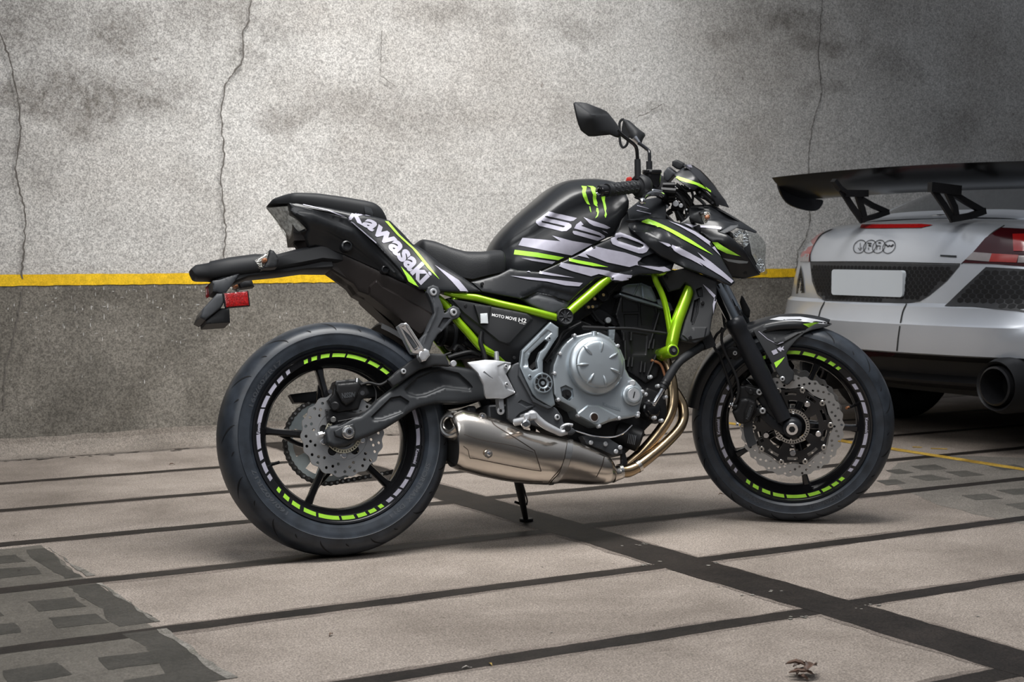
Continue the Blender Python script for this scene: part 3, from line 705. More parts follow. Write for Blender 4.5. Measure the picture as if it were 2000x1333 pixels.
for xx in (CX0 + .80, CX0 + 3.25):
    for sgn in (1, -1):
        wh = MB(); c = (xx, CY0 + sgn * .655, .325)
        wh.lathe([(.20, -.11), (.235, -.122), (.29, -.125), (.318, -.112), (.325, -.08), (.325, .08), (.318, .112), (.29, .125), (.235, .122), (.20, .11)], c, (0, 1, 0), M_rub, 48)
        wh.lathe([(1e-5, sgn * .06), (.08, sgn * .07), (.19, sgn * .10), (.205, sgn * .118)], c, (0, 1, 0), mat('car_rim', (.3, .31, .33), .35, .7), 40)
        wh.build('wheel', car, coff)
# rear wing on two open stands
def foil(x0, z0, ch, drop, th):
    """trailing edge at (x0, z0) nearest the camera; leading edge ch forward and drop lower"""
    P_ = []
    for t in np.linspace(0, 1, 12): P_.append((x0 + ch * t, z0 - drop * t ** 1.3 + th * .5 * math.sin(pi * t ** .8)))
    for t in np.linspace(1, 0, 12)[1:-1]: P_.append((x0 + ch * t, z0 - drop * t ** 1.1 - th * math.sin(pi * t ** .8) ** .8))
    return P_
wg = MB(); secs = []
for t in np.linspace(-1, 1, 29):
    y = CY0 + .765 * t; e_ = abs(t); dz = -.012 * e_ ** 2 + (.0 if e_ > .72 else .0); c_ = .30 - .05 * e_ ** 3; dd = .098
    secs.append([(a, y, b) for a, b in foil(CX0 + .09 + .02 * e_ ** 2, 1.172 + dz, c_, dd, .03)])
wg.loft(secs, M_carb)
wing = wg.build('rear_wing', car, coff, label='gloss black wing blade')
for sgn in (1, -1):
    ep = MB(); yy = CY0 + sgn * .775
    if sgn > 0: poly = [(1519, 357), (1526, 352), (1537, 360), (1560, 378), (1585, 388), (1605, 391), (1604, 401), (1596, 410), (1583, 412.5), (1560, 408), (1540, 399), (1528, 385), (1521, 370)]
    if sgn > 0: pts = [(CY.pt(a, b, yy)[0], CY.pt(a, b, yy)[2]) for a, b in catmull([A(p, float) for p in poly], 3, True)]
    ep.slab(pts, (), lambda a, b: (a, yy - .006, b), (0, .012, 0), M_carb); ep.build('wing_endplate', wing)
def stand(yy, P, nm='wing_stand'):
    s = MB()
    for k, (pts, w_) in enumerate(P):
        q = [CY.pt(a, b, yy) for a, b in pts]
        for i in range(len(q) - 1):
            d = nrm(q[i + 1] - q[i]); nn = nrm(np.cross(d, (0, 1, 0))) * w_ / 2; dy = A([0, .005 + .0006 * (k * 3 + i), 0]); a, b = q[i] - d * w_ * .3, q[i + 1] + d * w_ * .3
            V = [a - nn - dy, a + nn - dy, b + nn - dy, b - nn - dy, a - nn + dy, a + nn + dy, b + nn + dy, b - nn + dy]
            s.add(V, [[0, 1, 2, 3], [7, 6, 5, 4], [0, 4, 5, 1], [1, 5, 6, 2], [2, 6, 7, 3], [3, 7, 4, 0]], M_cblk)
    s.build(nm, wing, label='open black wing stand')
stand(4.98, [([(1645, 374), (1665, 405), (1683, 430)], .028), ([(1676, 385), (1684, 410), (1689, 430)], .028), ([(1684, 390), (1705, 402), (1732, 414)], .022), ([(1683, 430), (1712, 422), (1732, 415)], .022), ([(1652, 378), (1690, 378)], .030), ([(1629, 354), (1640, 368), (1648, 374)], .018)])
stand(4.45, [([(1822, 370), (1845, 403), (1860, 428)], .028), ([(1850, 375), (1864, 405), (1868, 428)], .028), ([(1858, 376), (1885, 393), (1918, 412)], .024), ([(1860, 428), (1895, 422), (1920, 413)], .026), ([(1820, 366), (1870, 372)], .04)])
# ------------------------------------------------------------ motorcycle: frames of reference
YAW, LEAN, NOSE, STEER = 0.359517, 0.214905, -0.001683, 0.601818
BR = RZ @ rz(YAW) @ rx(-LEAN) @ ry(NOSE); BT = RZ @ A([-0.4795497, 4.0717311, 0.3102922])     # rear axle = local origin
RAKE = rad(24); WB = 1.41
AP = A([WB - .036, 0, -.015]); WF = A([WB, 0, -.015])
def axrot(ax, a):
    ax = nrm(ax); K = A([[0, -ax[2], ax[1]], [ax[2], 0, -ax[0]], [-ax[1], ax[0], 0]]); return np.eye(3) + sin(a) * K + (1 - cos(a)) * K @ K
SR = axrot([-sin(RAKE), 0, cos(RAKE)], -STEER)
BK = Frame(BR, BT); FK = Frame(BR, BT, sub=(SR, AP))
def fkm(p): q = SR.T @ (A(p) - AP) + AP; q[1] *= -1; return SR @ (q - AP) + AP
def fmirror(mb):
    q = MB(); q.v = [tuple(fkm(p)) for p in mb.v]; q.f = [f[::-1] for f in mb.f]; q.m = list(mb.m); q.mats = list(mb.mats); return q
base = A([.70, 0, -.31])
bike = bpy.data.objects.new('motorcycle', None); COL.objects.link(bike)
mm = Matrix.Identity(4)
for i in range(3):
    for j in range(3): mm[i][j] = BR[i][j]
    mm[i][3] = (BR @ base + BT)[i]
bike.matrix_world = mm; BOFF = tuple(-base)
tag(bike, 'matte black naked motorcycle with lime green frame and silver stripes, leaning on its side stand', 'motorcycle')
def part(mb, name, parent=None, **k):
    """parts hang under the motorcycle, sub-parts under their part"""
    return mb.build(name, bike if parent is None else parent, BOFF if parent is None else None, **k)
# ------------------------------------------------------------ motorcycle materials
K_blk = mat('satin_black_paint', (.012, .013, .015), .34, coat=.15, var=(14, .12))
K_pls = mat('black_plastic', (.017, .018, .020), .56, bump=(900, .12, .0004))
K_dgr = mat('dark_grey_plastic', (.042, .045, .050), .50, bump=(900, .1, .0004))
K_brn = mat('under_tail_plastic', (.022, .018, .017), .50)
K_gls = mat('gloss_black', (.008, .008, .009), .12, coat=.5)
K_frk = mat('fork_black', (.014, .015, .018), .38, .2)
K_swa = mat('swingarm_black', (.026, .028, .031), .42, .2, bump=(700, .1, .0004))
K_grn = mat('lime_frame_paint', (.32, .58, .008), .26, .55, coat=.7)
K_gdc = mat('lime_vinyl', (.36, .72, .05), .38)
K_sdc = mat('lilac_silver_vinyl', (.37, .36, .43), .38, .15)
K_slv = mat('engine_silver', (.40, .44, .47), .36, .75, bump=(1200, .08, .0003))
K_alu = mat('cast_aluminium', (.50, .51, .53), .40, .65)
K_chr = mat('chrome', (.80, .80, .82), .08, 1.0)
K_stl = mat('brushed_steel', (.56, .545, .52), .26, 1.0, bump=(500, .1, .0003))
K_dsc = mat('disc_steel', (.42, .42, .42), .34, .85, bump=(700, .15, .0003))
K_hdr = mat('bronze_header', (.46, .34, .21), .26, 1.0, var=(9, .25))
K_muf = mat('muffler_steel', (.74, .68, .61), .20, 1.0, var=(5, .08), bump=(260, .12, .0004))
K_seat = mat('seat_vinyl', (.018, .019, .021), .52, bump=(420, .5, .0009))
K_red = mat('red_reflector', (.27, .006, .006), .15, coat=.8, var=(260, .5), bump=(240, .6, .002))
K_cbl = mat('cable_black', (.012, .012, .013), .42)
K_rub = mat('tyre_rubber', (.021, .026, .034), .40, spec=.42, bump=(180, .2, .0006), var=(26, .35))
K_rub2 = mat('tyre_lettering', (.042, .047, .055), .5)
K_grv = mat('tyre_groove', (.006, .006, .007), .8)
K_cap = mat('blue_grey_cover', (.30, .34, .37), .38, .7)
K_dark = mat('engine_black', (.012, .012, .013), .42, .2)
K_wht = mat('white_print', (.75, .75, .75), .5)
K_crm = mat('sensor_ring', (.62, .58, .44), .35, .5)
K_spr = mat('sprocket_steel', (.52, .58, .58), .35, .6)
K_chn = mat('chain_steel', (.10, .095, .09), .35, .8)
K_peg = mat('polished_aluminium', (.72, .72, .74), .22, .75)
K_cop = mat('copper_wear', (.45, .2, .1), .4, .5)
def glassmat(name, tint, refl=.10, rough=.04):
    """thin clear plastic: lets light through, mirrors a little"""
    M = bpy.data.materials.new(name); M.use_nodes = True; t = M.node_tree; t.nodes.clear(); MATS[name] = M
    o_ = t.nodes.new('ShaderNodeOutputMaterial'); tr = t.nodes.new('ShaderNodeBsdfTransparent'); gl = t.nodes.new('ShaderNodeBsdfGlossy'); mx = t.nodes.new('ShaderNodeMixShader'); fr = t.nodes.new('ShaderNodeLayerWeight'); fr.inputs[0].default_value = .25; ad = t.nodes.new('ShaderNodeMath')
    tr.inputs[0].default_value = (*tint, 1); gl.inputs['Roughness'].default_value = rough; ad.operation = 'MULTIPLY_ADD'; ad.inputs[1].default_value = .35; ad.inputs[2].default_value = refl
    t.links.new(fr.outputs['Facing'], ad.inputs[0]); t.links.new(ad.outputs[0], mx.inputs[0]); t.links.new(tr.outputs[0], mx.inputs[1]); t.links.new(gl.outputs[0], mx.inputs[2]); t.links.new(mx.outputs[0], o_.inputs[0]); return M
K_lens = glassmat('clear_lens', (.88, .90, .90), .08)
# ------------------------------------------------------------ wheels
YR = A([0, -1., 0]); XU = A([1., 0, 0])
def wmap(C, fk):
    def f(x, z, s): q = A([C[0] + x, C[1] - s, C[2] + z]); return FK.loc(q) if fk else q
    return f
def ringpts(r, n, a0=0, a1=2 * pi, end=False): return [(r * cos(a), r * sin(a)) for a in np.linspace(a0, a1, n + (1 if end else 0), endpoint=end)]
def sector(mb, F, r0, r1, a0, a1, s, M, skew=0, n=None):
    n = n or max(1, int(abs(a1 - a0) / 2)); V = []
    for i in range(n + 1):
        a = a0 + (a1 - a0) * i / n; V += [F(r0 * cos(rad(a)), r0 * sin(rad(a)), s), F(r1 * cos(rad(a + skew)), r1 * sin(rad(a + skew)), s)]
    mb.add(V, [[2 * i, 2 * i + 1, 2 * i + 3, 2 * i + 2] for i in range(n)], M)
def arctext(mb, F, txt, r0, r1, a0, a1, sf, M, bold=.02, flip=False):
    flip = a1 > a0
    V, T_ = text2d(txt, bold)
    P_ = []
    for x, y in V:
        r = r0 + (r1 - r0) * (1 - y if flip else y); a = rad(a0 + (a1 - a0) * x); P_.append(F(r * cos(a), r * sin(a), sf(r)))
    mb.add(P_, T_, M)
G, S_ = 'g', 's'
def make_wheel(name, C, fk, RT_, w_, rimw, spokes, stick, hubr, branch, label, texts):
    F = wmap(C, fk)
    xf = (lambda p: FK.loc(p)) if fk else (lambda p: p)
    hw = w_ / 2; k = RT_ / .315
    half = [(.2285, rimw - .010), (.236, rimw - .001), (.244, (rimw + hw) / 2 + .002), (.256, hw - .0025), (.266, hw), (.271 * (.5 + .5 * k), hw - .0005)]
    tr_ = []
    for u in np.linspace(.10, 1, 9): a = u * pi / 2; tr_.append((RT_ - (RT_ - .270 * (.5 + .5 * k)) * (1 - sin(a)) ** 1.0 * 1.0, (hw - .001) * cos(a) ** .9 if u < 1 else 0))
    half += [(.2735 * (.5 + .5 * k), hw + .0008), (.2745 * (.5 + .5 * k), hw - .0018)] + tr_[1:]; prof = half + [(r, -s) for r, s in half[::-1][1:]]
    rim = MB()
    rp_ = [(.2345, rimw), (.2335, rimw + .002), (.2285, rimw + .001), (.2265, rimw - .004), (.2110, rimw - .006), (.2095, rimw - .011), (.200, rimw - .020), (.192, rimw - .034), (.1885, .010)]
    rp_ = rp_ + [(r, -s) for r, s in rp_[::-1]]
    inner = [(.2345, -rimw), (.222, -rimw + .012), (.210, 0), (.222, rimw - .012)]
    rim.lathe(rp_ + inner[1:], C, YR, K_gls, 120, closed_prof=True, u=XU)
    for r_, s_ in ((.2337, rimw + .0022),):
        pass
    # spokes with a side branch each
    def bar(a, r0, r1, w0, w1, s0, s1, t0, t1, da=0, off0=0):
        secs = []
        for i in range(7):
            t = i / 6; r = r0 + (r1 - r0) * t; aa = rad(a + da * (1 - t) ** 1.2); d = A([cos(aa), 0, sin(aa)]); p = A([-sin(aa), 0, cos(aa)])
            ww = (w0 + (w1 - w0) * t + (.008 * max(0, t - .8) * 5)) / 2; th = (t0 + (t1 - t0) * t) / 2; sc = s0 + (s1 - s0) * t
            secs.append([C + d * r + p * ww * x + YR * (sc + th * y) for x, y in ((-1, -.6), (-.7, -1), (.7, -1), (1, -.6), (1, .6), (.6, 1), (-.6, 1), (-1, .6))])
        rim.loft(secs, K_gls)
    for a in spokes:
        bar(a, .035, .196, .024, .015, .012, .004, .044, .026)
        if branch: bar(a, .045, .150, .014, .011, -.02, -.006, .02, .02, branch)
    rim.lathe([(1e-4, .045), (.030, .045), (.034, .040), (.046, .030), (.048, -.030), (.034, -.045), (1e-4, -.045)], C, YR, K_gls, 40, u=XU)
    rim.xf(xf)
    for kind, a, h in stick:
        sector(rim, F, .2125, .2237, a - h, a + h, rimw - .0045, K_gdc if kind == G else K_sdc, skew=-1.0 if a > 0 and a < 150 else 1.0)
    for side in (1,):
        for t_, a0, a1, fl in texts[0]: arctext(rim, F, t_, .2135, .2225, a0, a1, lambda r: rimw - .004, K_sdc, .03, fl)
    wheel = part(rim, name, label=label)
    ty = MB(); ty.lathe(prof, C, YR, K_rub, 144, closed_prof=True, u=XU)
    bv = ty.bvh(); rs = A([p[0] for p in half]); ss = A([p[1] for p in half])
    def sf(r): return float(np.interp(r, rs[:6], ss[:6])) + .0006
    ty.xf(xf)
    for t_, a0, a1, fl in texts[1]: arctext(ty, F, t_, .2455, .2575, a0, a1, sf, K_rub2, .03, fl)
    # rows of curved sipes on the tread
    def tread(u, a, side=1):
        u = min(1, max(.02, u)); aa = u * pi / 2; r = RT_ - (RT_ - .270 * (.5 + .5 * k)) * (1 - sin(aa)) + .0005; s = (hw - .001) * cos(aa) ** .9 * side
        return F(r * cos(rad(a)), r * sin(rad(a)), s + .0004 * side)
    nsp = 13
    for i in range(nsp):
        for side in (1, -1):
            a0 = i * 360 / nsp + (6 if side > 0 else 14)
            for (u0, u1, da, db, ww) in ((.18, .72, 0, 9, 1.0), (.22, .36, 14, 16, .8)):
                V = []; n = 10
                for j in range(n + 1):
                    t = j / n; a = a0 + da + (db - da) * t ** 1.6; q = ww * .55 * math.sin(pi * min(max(t, .04), .96)) + .05
                    V += [tread(u0 + (u1 - u0) * t, a - q, side), tread(u0 + (u1 - u0) * t, a + q, side)]
                ty.add(V, [[2 * j, 2 * j + 1, 2 * j + 3, 2 * j + 2] for j in range(n)], K_grv)
    part(ty, 'tyre', wheel)
    return wheel, F, xf
rst = [(G, 112, 1.5), (G, 105.6, 2.1), (G, 97.5, 3.2), (G, 87.6, 4.6), (G, 74.5, 7.1), (G, 61.3, 4), (G, 52, 3), (G, 44, 2),
       (G, 217.6, 1.5), (G, 225, 2.4), (G, 233.4, 3.2), (G, 244.3, 4.6), (G, 258.2, 7.4), (G, 271.9, 4.5), (G, 281.9, 3.2), (G, 290, 2.6), (G, 297, 1.6),
       (S_, 127, 1.6), (S_, 134.6, 2.6), (S_, 143.3, 4), (S_, 152.4, 4.4), (S_, 163, 5), (S_, 181, 5), (S_, 190.7, 3), (S_, 199.5, 3.6), (S_, 207, 2),
       (S_, -3.8, 6), (S_, -29.7, 4), (S_, -39.3, 3.6), (S_, -47.4, 3), (S_, -55, 2.4), (S_, 12, 6), (S_, 25, 4)]
fst = [(G, 50, 1.4), (G, 56, 2.4), (G, 65, 3.4), (G, 75, 4.6), (G, 88, 6), (G, 101, 4.6), (G, 112, 3), (G, -50.6, 1.8), (G, -57, 2.5), (G, -64.8, 3.5), (G, -75, 4.6), (G, -89, 7.6), (G, -103, 4.4), (G, -113, 3.4), (G, -122, 2.5), (G, -129, 1.8),
       (S_, 38, 1.5), (S_, 30.5, 2.5), (S_, 22, 3.4), (S_, 12.5, 4.6), (S_, -13.5, 4.6), (S_, -24.5, 3.8), (S_, -33.5, 3), (S_, -40.5, 1.6),
       (S_, -142.5, 1.5), (S_, -150, 2.4), (S_, -158.5, 3.4), (S_, -168, 4.4), (S_, 167, 4.6), (S_, 156.5, 3.4), (S_, 147, 2.4)]
C0 = A([0., 0, 0])
rw, RF, rxf = make_wheel('rear_wheel', C0, False, .315, .160, .066, [100, 172, 244, 316, 28], rst, .05, 32, 'gloss black rear wheel with green and silver rim tape',
    ([('Kawasaki', -12, -23, True), ('Kawasaki', 176, 168, False)], [('SPORTMAX  D214', -20, -62, True), ('160/60ZR17', 232, 198, True), ('160/60ZR17', 160, 126, False)]))
fw_, FF, fxf = make_wheel('front_wheel', WF, True, .300, .120, .053, [281, 353, 65, 137, 209], fst, .05, 0, 'gloss black front wheel with green and silver rim tape',
    ([('Kawasaki', 4, -8, True), ('Kawasaki', 186, 174, False)], [('SPORTMAX  D214F', -138, -98, False), ('120/70ZR17', -80, -55, False)]))
def gear(ro, amp, n, k=8): return [((ro + amp * cos(n * a)) * cos(a), (ro + amp * cos(n * a)) * sin(a)) for a in np.linspace(0, 2 * pi, n * k, endpoint=False)]
def hole(r, a, rr, n=10): return [(r * cos(rad(a)) + rr * cos(t), r * sin(rad(a)) + rr * sin(t)) for t in np.linspace(0, 2 * pi, n, endpoint=False)]
def slot(r, a0, a1, w_): return [((r + w_) * cos(rad(a)), (r + w_) * sin(rad(a))) for a in np.linspace(a0, a1, 7)] + [((r - w_) * cos(rad(a)), (r - w_) * sin(rad(a))) for a in np.linspace(a1, a0, 7)]
def plate(mb, F, outer, holes, s, th, M, step=1e9):
    v0 = F(0, 0, 0); v1 = F(0, 0, 1); mb.slab(outer, holes, lambda x, z: F(x, z, s), -(v1 - v0) * th, M, step)
def wcyl(mb, F, x, z, s0, s1, r, M, n=18, bev=.001, r1=None): mb.cyl(F(x, z, s0), F(x, z, s1), r, M, r1, n, bev)
# rear disc, hub, sensor ring
def pt2(fr, C, fk, px, py, s):
    p = fr.pt(px, py, s)
    if fk: p = SR.T @ (p - AP) + AP
    return p[0] - C[0], p[2] - C[2]
d = MB(); hs = []
for i in range(12):
    for r, da in ((.098, 0), (.088, 9), (.079, 18), (.101, 15)): hs.append(hole(r, i * 30 + da, .0042))
plate(d, RF, gear(.1105, .0028, 18), hs + [hole(0, 0, .068, 40)], .094, .005, K_dsc, .02)
in_h = [hole(.052, i * 72 + 18, .012, 14) for i in range(5)]
plate(d, RF, ringpts(.0675, 48), in_h + [hole(0, 0, .034, 30)], .0925, .004, K_dsc, .03)
disc = part(d, 'brake_disc', rw, label='drilled steel rear disc')
for i in range(5): b_ = MB(); wcyl(b_, RF, .055 * cos(rad(i * 72 - 18)), .055 * sin(rad(i * 72 - 18)), .09, .098, .0075, K_chr); part(b_, 'disc_bolt', rw)
h_ = MB(); wcyl(h_, RF, 0, 0, .02, .09, .06, K_dark, 32); part(h_, 'hub', rw)
sr_ = MB(); plate(sr_, RF, ringpts(.050, 60), [slot(.0455, i * 9, i * 9 + 4.5, .0025) for i in range(40)] + [hole(0, 0, .040, 40)], .102, .002, K_crm); part(sr_, 'sensor_ring', rw)
v_ = MB(); v_.tube([RF(-.196 * cos(rad(20)), -.196 * sin(rad(20)), .0), RF(-.178, -.064, .012), RF(-.160, -.060, .03)], .0042, K_dark, 10); part(v_, 'valve', rw)
# sprocket and chain on the far side
sp_ = MB(); plate(sp_, RF, gear(.113, .0022, 46, 6), [slot(.082, i * 72 + 12, i * 72 + 60, .014) for i in range(5)] + [hole(0, 0, .05, 40)], -.085, .006, K_spr, .03)
for i in range(5): wcyl(sp_, RF, .060 * cos(rad(i * 72)), .060 * sin(rad(i * 72)), -.085, -.078, .008, K_dark)
part(sp_, 'sprocket', rw)
fs = A([.575, -.005]); rs_, rf_ = .1165, .038
path = []
L_ = math.hypot(*fs); th0 = math.atan2(fs[1], fs[0]); be = math.acos((rs_ - rf_) / L_)
for a in np.linspace(th0 + be, th0 + 2 * pi - be, 40): path.append(A([rs_ * cos(a), rs_ * sin(a)]))
for a in np.linspace(th0 - be, th0 + be, 12): path.append(fs + rf_ * A([cos(a), sin(a)]))
path.append(path[0]); seg = [0]
for i in range(len(path) - 1): seg.append(seg[-1] + np.linalg.norm(path[i + 1] - path[i]))
nl = 2 * int(seg[-1] / .0159 / 2); P_ = A(path); ts = np.linspace(0, seg[-1], nl + 1)
X_, Z_ = np.interp(ts, seg, P_[:, 0]), np.interp(ts, seg, P_[:, 1])
ch = MB()
for i in range(nl):
    a, b = A([X_[i], Z_[i]]), A([X_[i + 1], Z_[i + 1]]); d_ = nrm(b - a); p_ = A([-d_[1], d_[0]]); c = (a + b) / 2; o2 = .0045 if i % 2 else .0065
    prof = []
    for t in np.linspace(-pi / 2, pi / 2, 6): prof.append(b + .0066 * (cos(t) * d_ + sin(t) * p_))
    prof.append(c + p_ * .0044)
    for t in np.linspace(pi / 2, 3 * pi / 2, 6): prof.append(a + .0066 * (cos(t) * d_ + sin(t) * p_))
    prof.append(c - p_ * .0044)
    for sg in (1, -1):
        ch.slab([tuple(q) for q in prof], (), lambda x, z: RF(x, z, -.088 + sg * o2), (0, .0014, 0), K_chn)
    wcyl(ch, RF, a[0], a[1], -.0965, -.0795, .0032, K_chn, 8, 0); wcyl(ch, RF, a[0], a[1], -.0805, -.0785, .0036, K_stl, 8, 0)
part(ch, 'drive_chain')
# front discs with black carriers and bobbins
def fdisc(sd, nm):
    d = MB(); hs = []
    for i in range(18):
        for r, da in ((.1445, 0), (.1375, 6), (.130, 12), (.1235, 18)): hs.append(hole(r, i * 20 + da, .0040, 8))
    plate(d, FF, gear(.1505, .0025, 30), hs + [gear(.1165, .004, 10, 6)[::1]], sd, .005, K_dsc, .03)
    o = part(d, nm, fw_, label='drilled wave-edged front disc')
    c = MB(); hs = [slot(.098, i * 36 + 8, i * 36 + 28, .0045) for i in range(10)] + [slot(.066, i * 72 - 25, i * 72 + 25, .012) for i in range(5)]
    plate(c, FF, gear(.1115, .003, 10, 6), hs + [hole(0, 0, .045, 40)], sd - (.001 if sd > 0 else -.001), .006, K_gls, .03); part(c, 'disc_carrier', fw_)
    n_ = 1 if sd > 0 else -1
    for i in range(10):
        b = MB(); wcyl(b, FF, .1125 * cos(rad(i * 36)), .1125 * sin(rad(i * 36)), sd - .004 * n_, sd + .0025 * n_, .0085, K_stl)
        wcyl(b, FF, .1125 * cos(rad(i * 36)), .1125 * sin(rad(i * 36)), sd, sd + .0028 * n_, .004, K_dark); part(b, 'disc_bobbin', fw_)
    for i in range(5): b = MB(); wcyl(b, FF, .080 * cos(rad(i * 72 + 54)), .080 * sin(rad(i * 72 + 54)), sd - .004 * n_, sd + .006 * n_, .0085, K_chr); part(b, 'disc_bolt', fw_)
fdisc(.074, 'brake_disc'); fdisc(-.074, 'brake_disc')
c = MB(); plate(c, FF, ringpts(.052, 60), [slot(.047, i * 9, i * 9 + 4.5, .003) for i in range(40)] + [hole(0, 0, .041, 40)], .078, .002, K_stl); part(c, 'sensor_ring', fw_)
v_ = MB(); v_.tube([FF(.192, .050, .0), FF(.178, .046, .02), FF(.163, .044, .035)], .004, K_dark, 10); v_.cyl(FF(.168, .045, .03), FF(.160, .044, .037), .0042, K_cop); part(v_, 'valve', fw_)

# ------------------------------------------------------------ swingarm and rear brake
def bolt(mb, fr, px, py, s, r, M=K_chr, h=.006, rec=.45):
    p = fr.pt(px, py, s); o_ = fr.out(); mb.cyl(p - o_ * .002, p + o_ * h, r, M, None, 16, r * .22); mb.cyl(p + o_ * (h - .0005), p + o_ * (h + .0003), r * rec, K_dark, None, 6)
sw = MB()
swo = [(633, 843), (643, 832), (666, 828), (680, 820), (688, 816), (704, 812), (722, 798), (738, 781), (767, 759), (796, 736), (819, 720), (841, 712), (861, 711), (886, 714), (927, 722), (960, 730), (975, 745), (975, 770), (947, 780), (900, 788), (850, 788), (818, 796), (800, 806), (778, 822), (752, 838), (724, 851), (698, 861), (676, 872), (652, 874), (638, 867)]
R1 = [(726, 815), (764, 778), (782, 775), (798, 785), (797, 790), (785, 806), (746, 820), (729, 821)]
R2 = [(791, 762), (814, 739), (841, 727), (861, 722), (895, 730), (915, 748), (922, 757), (918, 763), (868, 757), (832, 772), (814, 775), (796, 770)]
sw.panel(BK, swo, [(635, 846, .118), (660, 850, .124), (700, 845, .128), (760, 800, .128), (800, 770, .122), (860, 750, .112), (930, 750, .105), (975, 760, .102)], .034, K_swa, 4, (7, .009), [(R1, .009, 3.6), (R2, .009, 4)])
sw.panel(BK, [(672, 832), (690, 828), (694, 838), (692, 856), (672, 858), (655, 852), (653, 842)], [(680, 845, .133)], .01, K_swa, 5, (3, .003))
swing = part(sw, 'swingarm', ang=60)
ql = MB(); ql.cat(sw); ql = ql.mirror(); part(ql, 'swingarm')
q = MB(); q.box((.46, 0, .02), (.10, .19, .09), K_swa); q.box((.37, 0, .035), (.03, .16, .06), K_swa); part(q, 'swingarm_pivot', bevel=.008)
n_ = MB(); p = BK.pt(680, 845, .136); n_.cyl(p, p - YR * -.001 + YR * .003, .0175, K_stl, None, 24, .002); n_.cyl(p, p + YR * .012, .0135, K_alu, None, 6, .0015); n_.cyl(p, p + YR * .016, .0105, K_chr, None, 24, .001); n_.cyl(p, p + YR * .0163, .0055, K_dark, None, 16)
part(n_, 'axle_nut', swing)
n_ = MB(); p = RF(0, 0, .15)
n_.cyl(BK.pt(641, 846, .11), BK.pt(622, 851, .11), .004, K_chr); n_.cyl(BK.pt(630, 848, .11), BK.pt(622, 850, .11), .0075, K_alu, None, 6); part(n_, 'chain_adjuster', swing)
cal = MB()
cal.panel(BK, [(655, 750), (700, 746), (704, 756), (699, 770), (690, 785), (676, 793), (667, 786), (657, 766)], [(680, 768, .128)], .035, K_dark, 5, (5, .006))
cal.panel(BK, [(652, 755), (656, 744), (700, 740), (716, 752), (722, 770), (706, 782), (700, 800), (660, 806), (648, 798), (640, 782), (650, 770)], [(680, 768, .112)], .045, K_dark, 6, (4, .004))
cal.cyl(BK.pt(697, 752, .11), BK.pt(698, 740, .11), .006, K_chr); cal.cyl(BK.pt(645, 765, .118), BK.pt(645, 765, .126), .006, K_chr); cal.cyl(BK.pt(708, 768, .118), BK.pt(708, 768, .126), .006, K_chr)
cal.cyl(BK.pt(654, 794, .10), BK.pt(654, 794, .125), .012, K_dark, None, 20, .003); cal.cyl(BK.pt(651, 820, .10), BK.pt(651, 820, .118), .0075, K_stl, None, 20, .001)
cal.panel(BK, [(636, 800), (660, 800), (700, 806), (720, 800), (735, 785), (742, 790), (715, 818), (690, 824), (655, 830), (640, 826)], [(680, 810, .106)], .012, K_dark, 6, (3, .003))
V, T_ = text2d('NISSIN', .03)
cal.proj2d(BK, quadmap(V, [(668, 779), (692, 776), (694, 766), (667, 768)]), T_, K_dgr, None, .001)
part(cal, 'brake_caliper', label='black rear brake caliper')
def hose(pts, r, M=K_cbl, fr=BK, name='brake_hose', n=10, **k): mb = MB(); mb.tube([fr.pt(*p) for p in pts], r, M, n); return part(mb, name, **k)
hose([(704, 752, .115), (720, 748, .115), (742, 752, .118), (760, 742, .12), (775, 728, .12), (800, 712, .115), (850, 700, .11), (880, 690, .10)], .004)
hose([(728, 750, .11), (734, 765, .11), (733, 785, .112), (720, 800, .112), (700, 815, .118), (660, 824, .125)], .002, name='sensor_wire')
cg = MB(); cg.panel(BK, [(566, 771), (572, 770), (740, 750), (800, 740), (800, 760), (740, 775), (640, 784), (575, 787)], [(650, 778, -.075)], .03, K_pls, 12, (3, .003)); part(cg, 'chain_guard')
hg = MB(); hg.panel(BK, [(757, 742), (800, 706), (826, 690), (870, 692), (878, 716), (850, 714), (820, 722), (796, 738), (768, 757)], [(800, 725, .135)], .012, K_pls, 7, (4, .004)); bolt(hg, BK, 787.5, 726, .136, .0075, K_alu); part(hg, 'rear_hugger')
# tyre hugger panel above the tyre in front
q = MB(); secs = []
for a in np.linspace(22, 66, 12):
    R_ = .333
    secs.append([A([ (R_ + e) * cos(rad(a)) , -y, (R_ + e) * sin(rad(a))]) for y, e in ((.085, -.022), (.075, -.006), (.05, .002), (0, .006), (-.05, .002), (-.075, -.006), (-.085, -.022), (-.07, -.010), (-.045, -.003), (0, .0), (.045, -.003), (.07, -.010))])
q.loft(secs, K_pls); part(q, 'tyre_hugger')
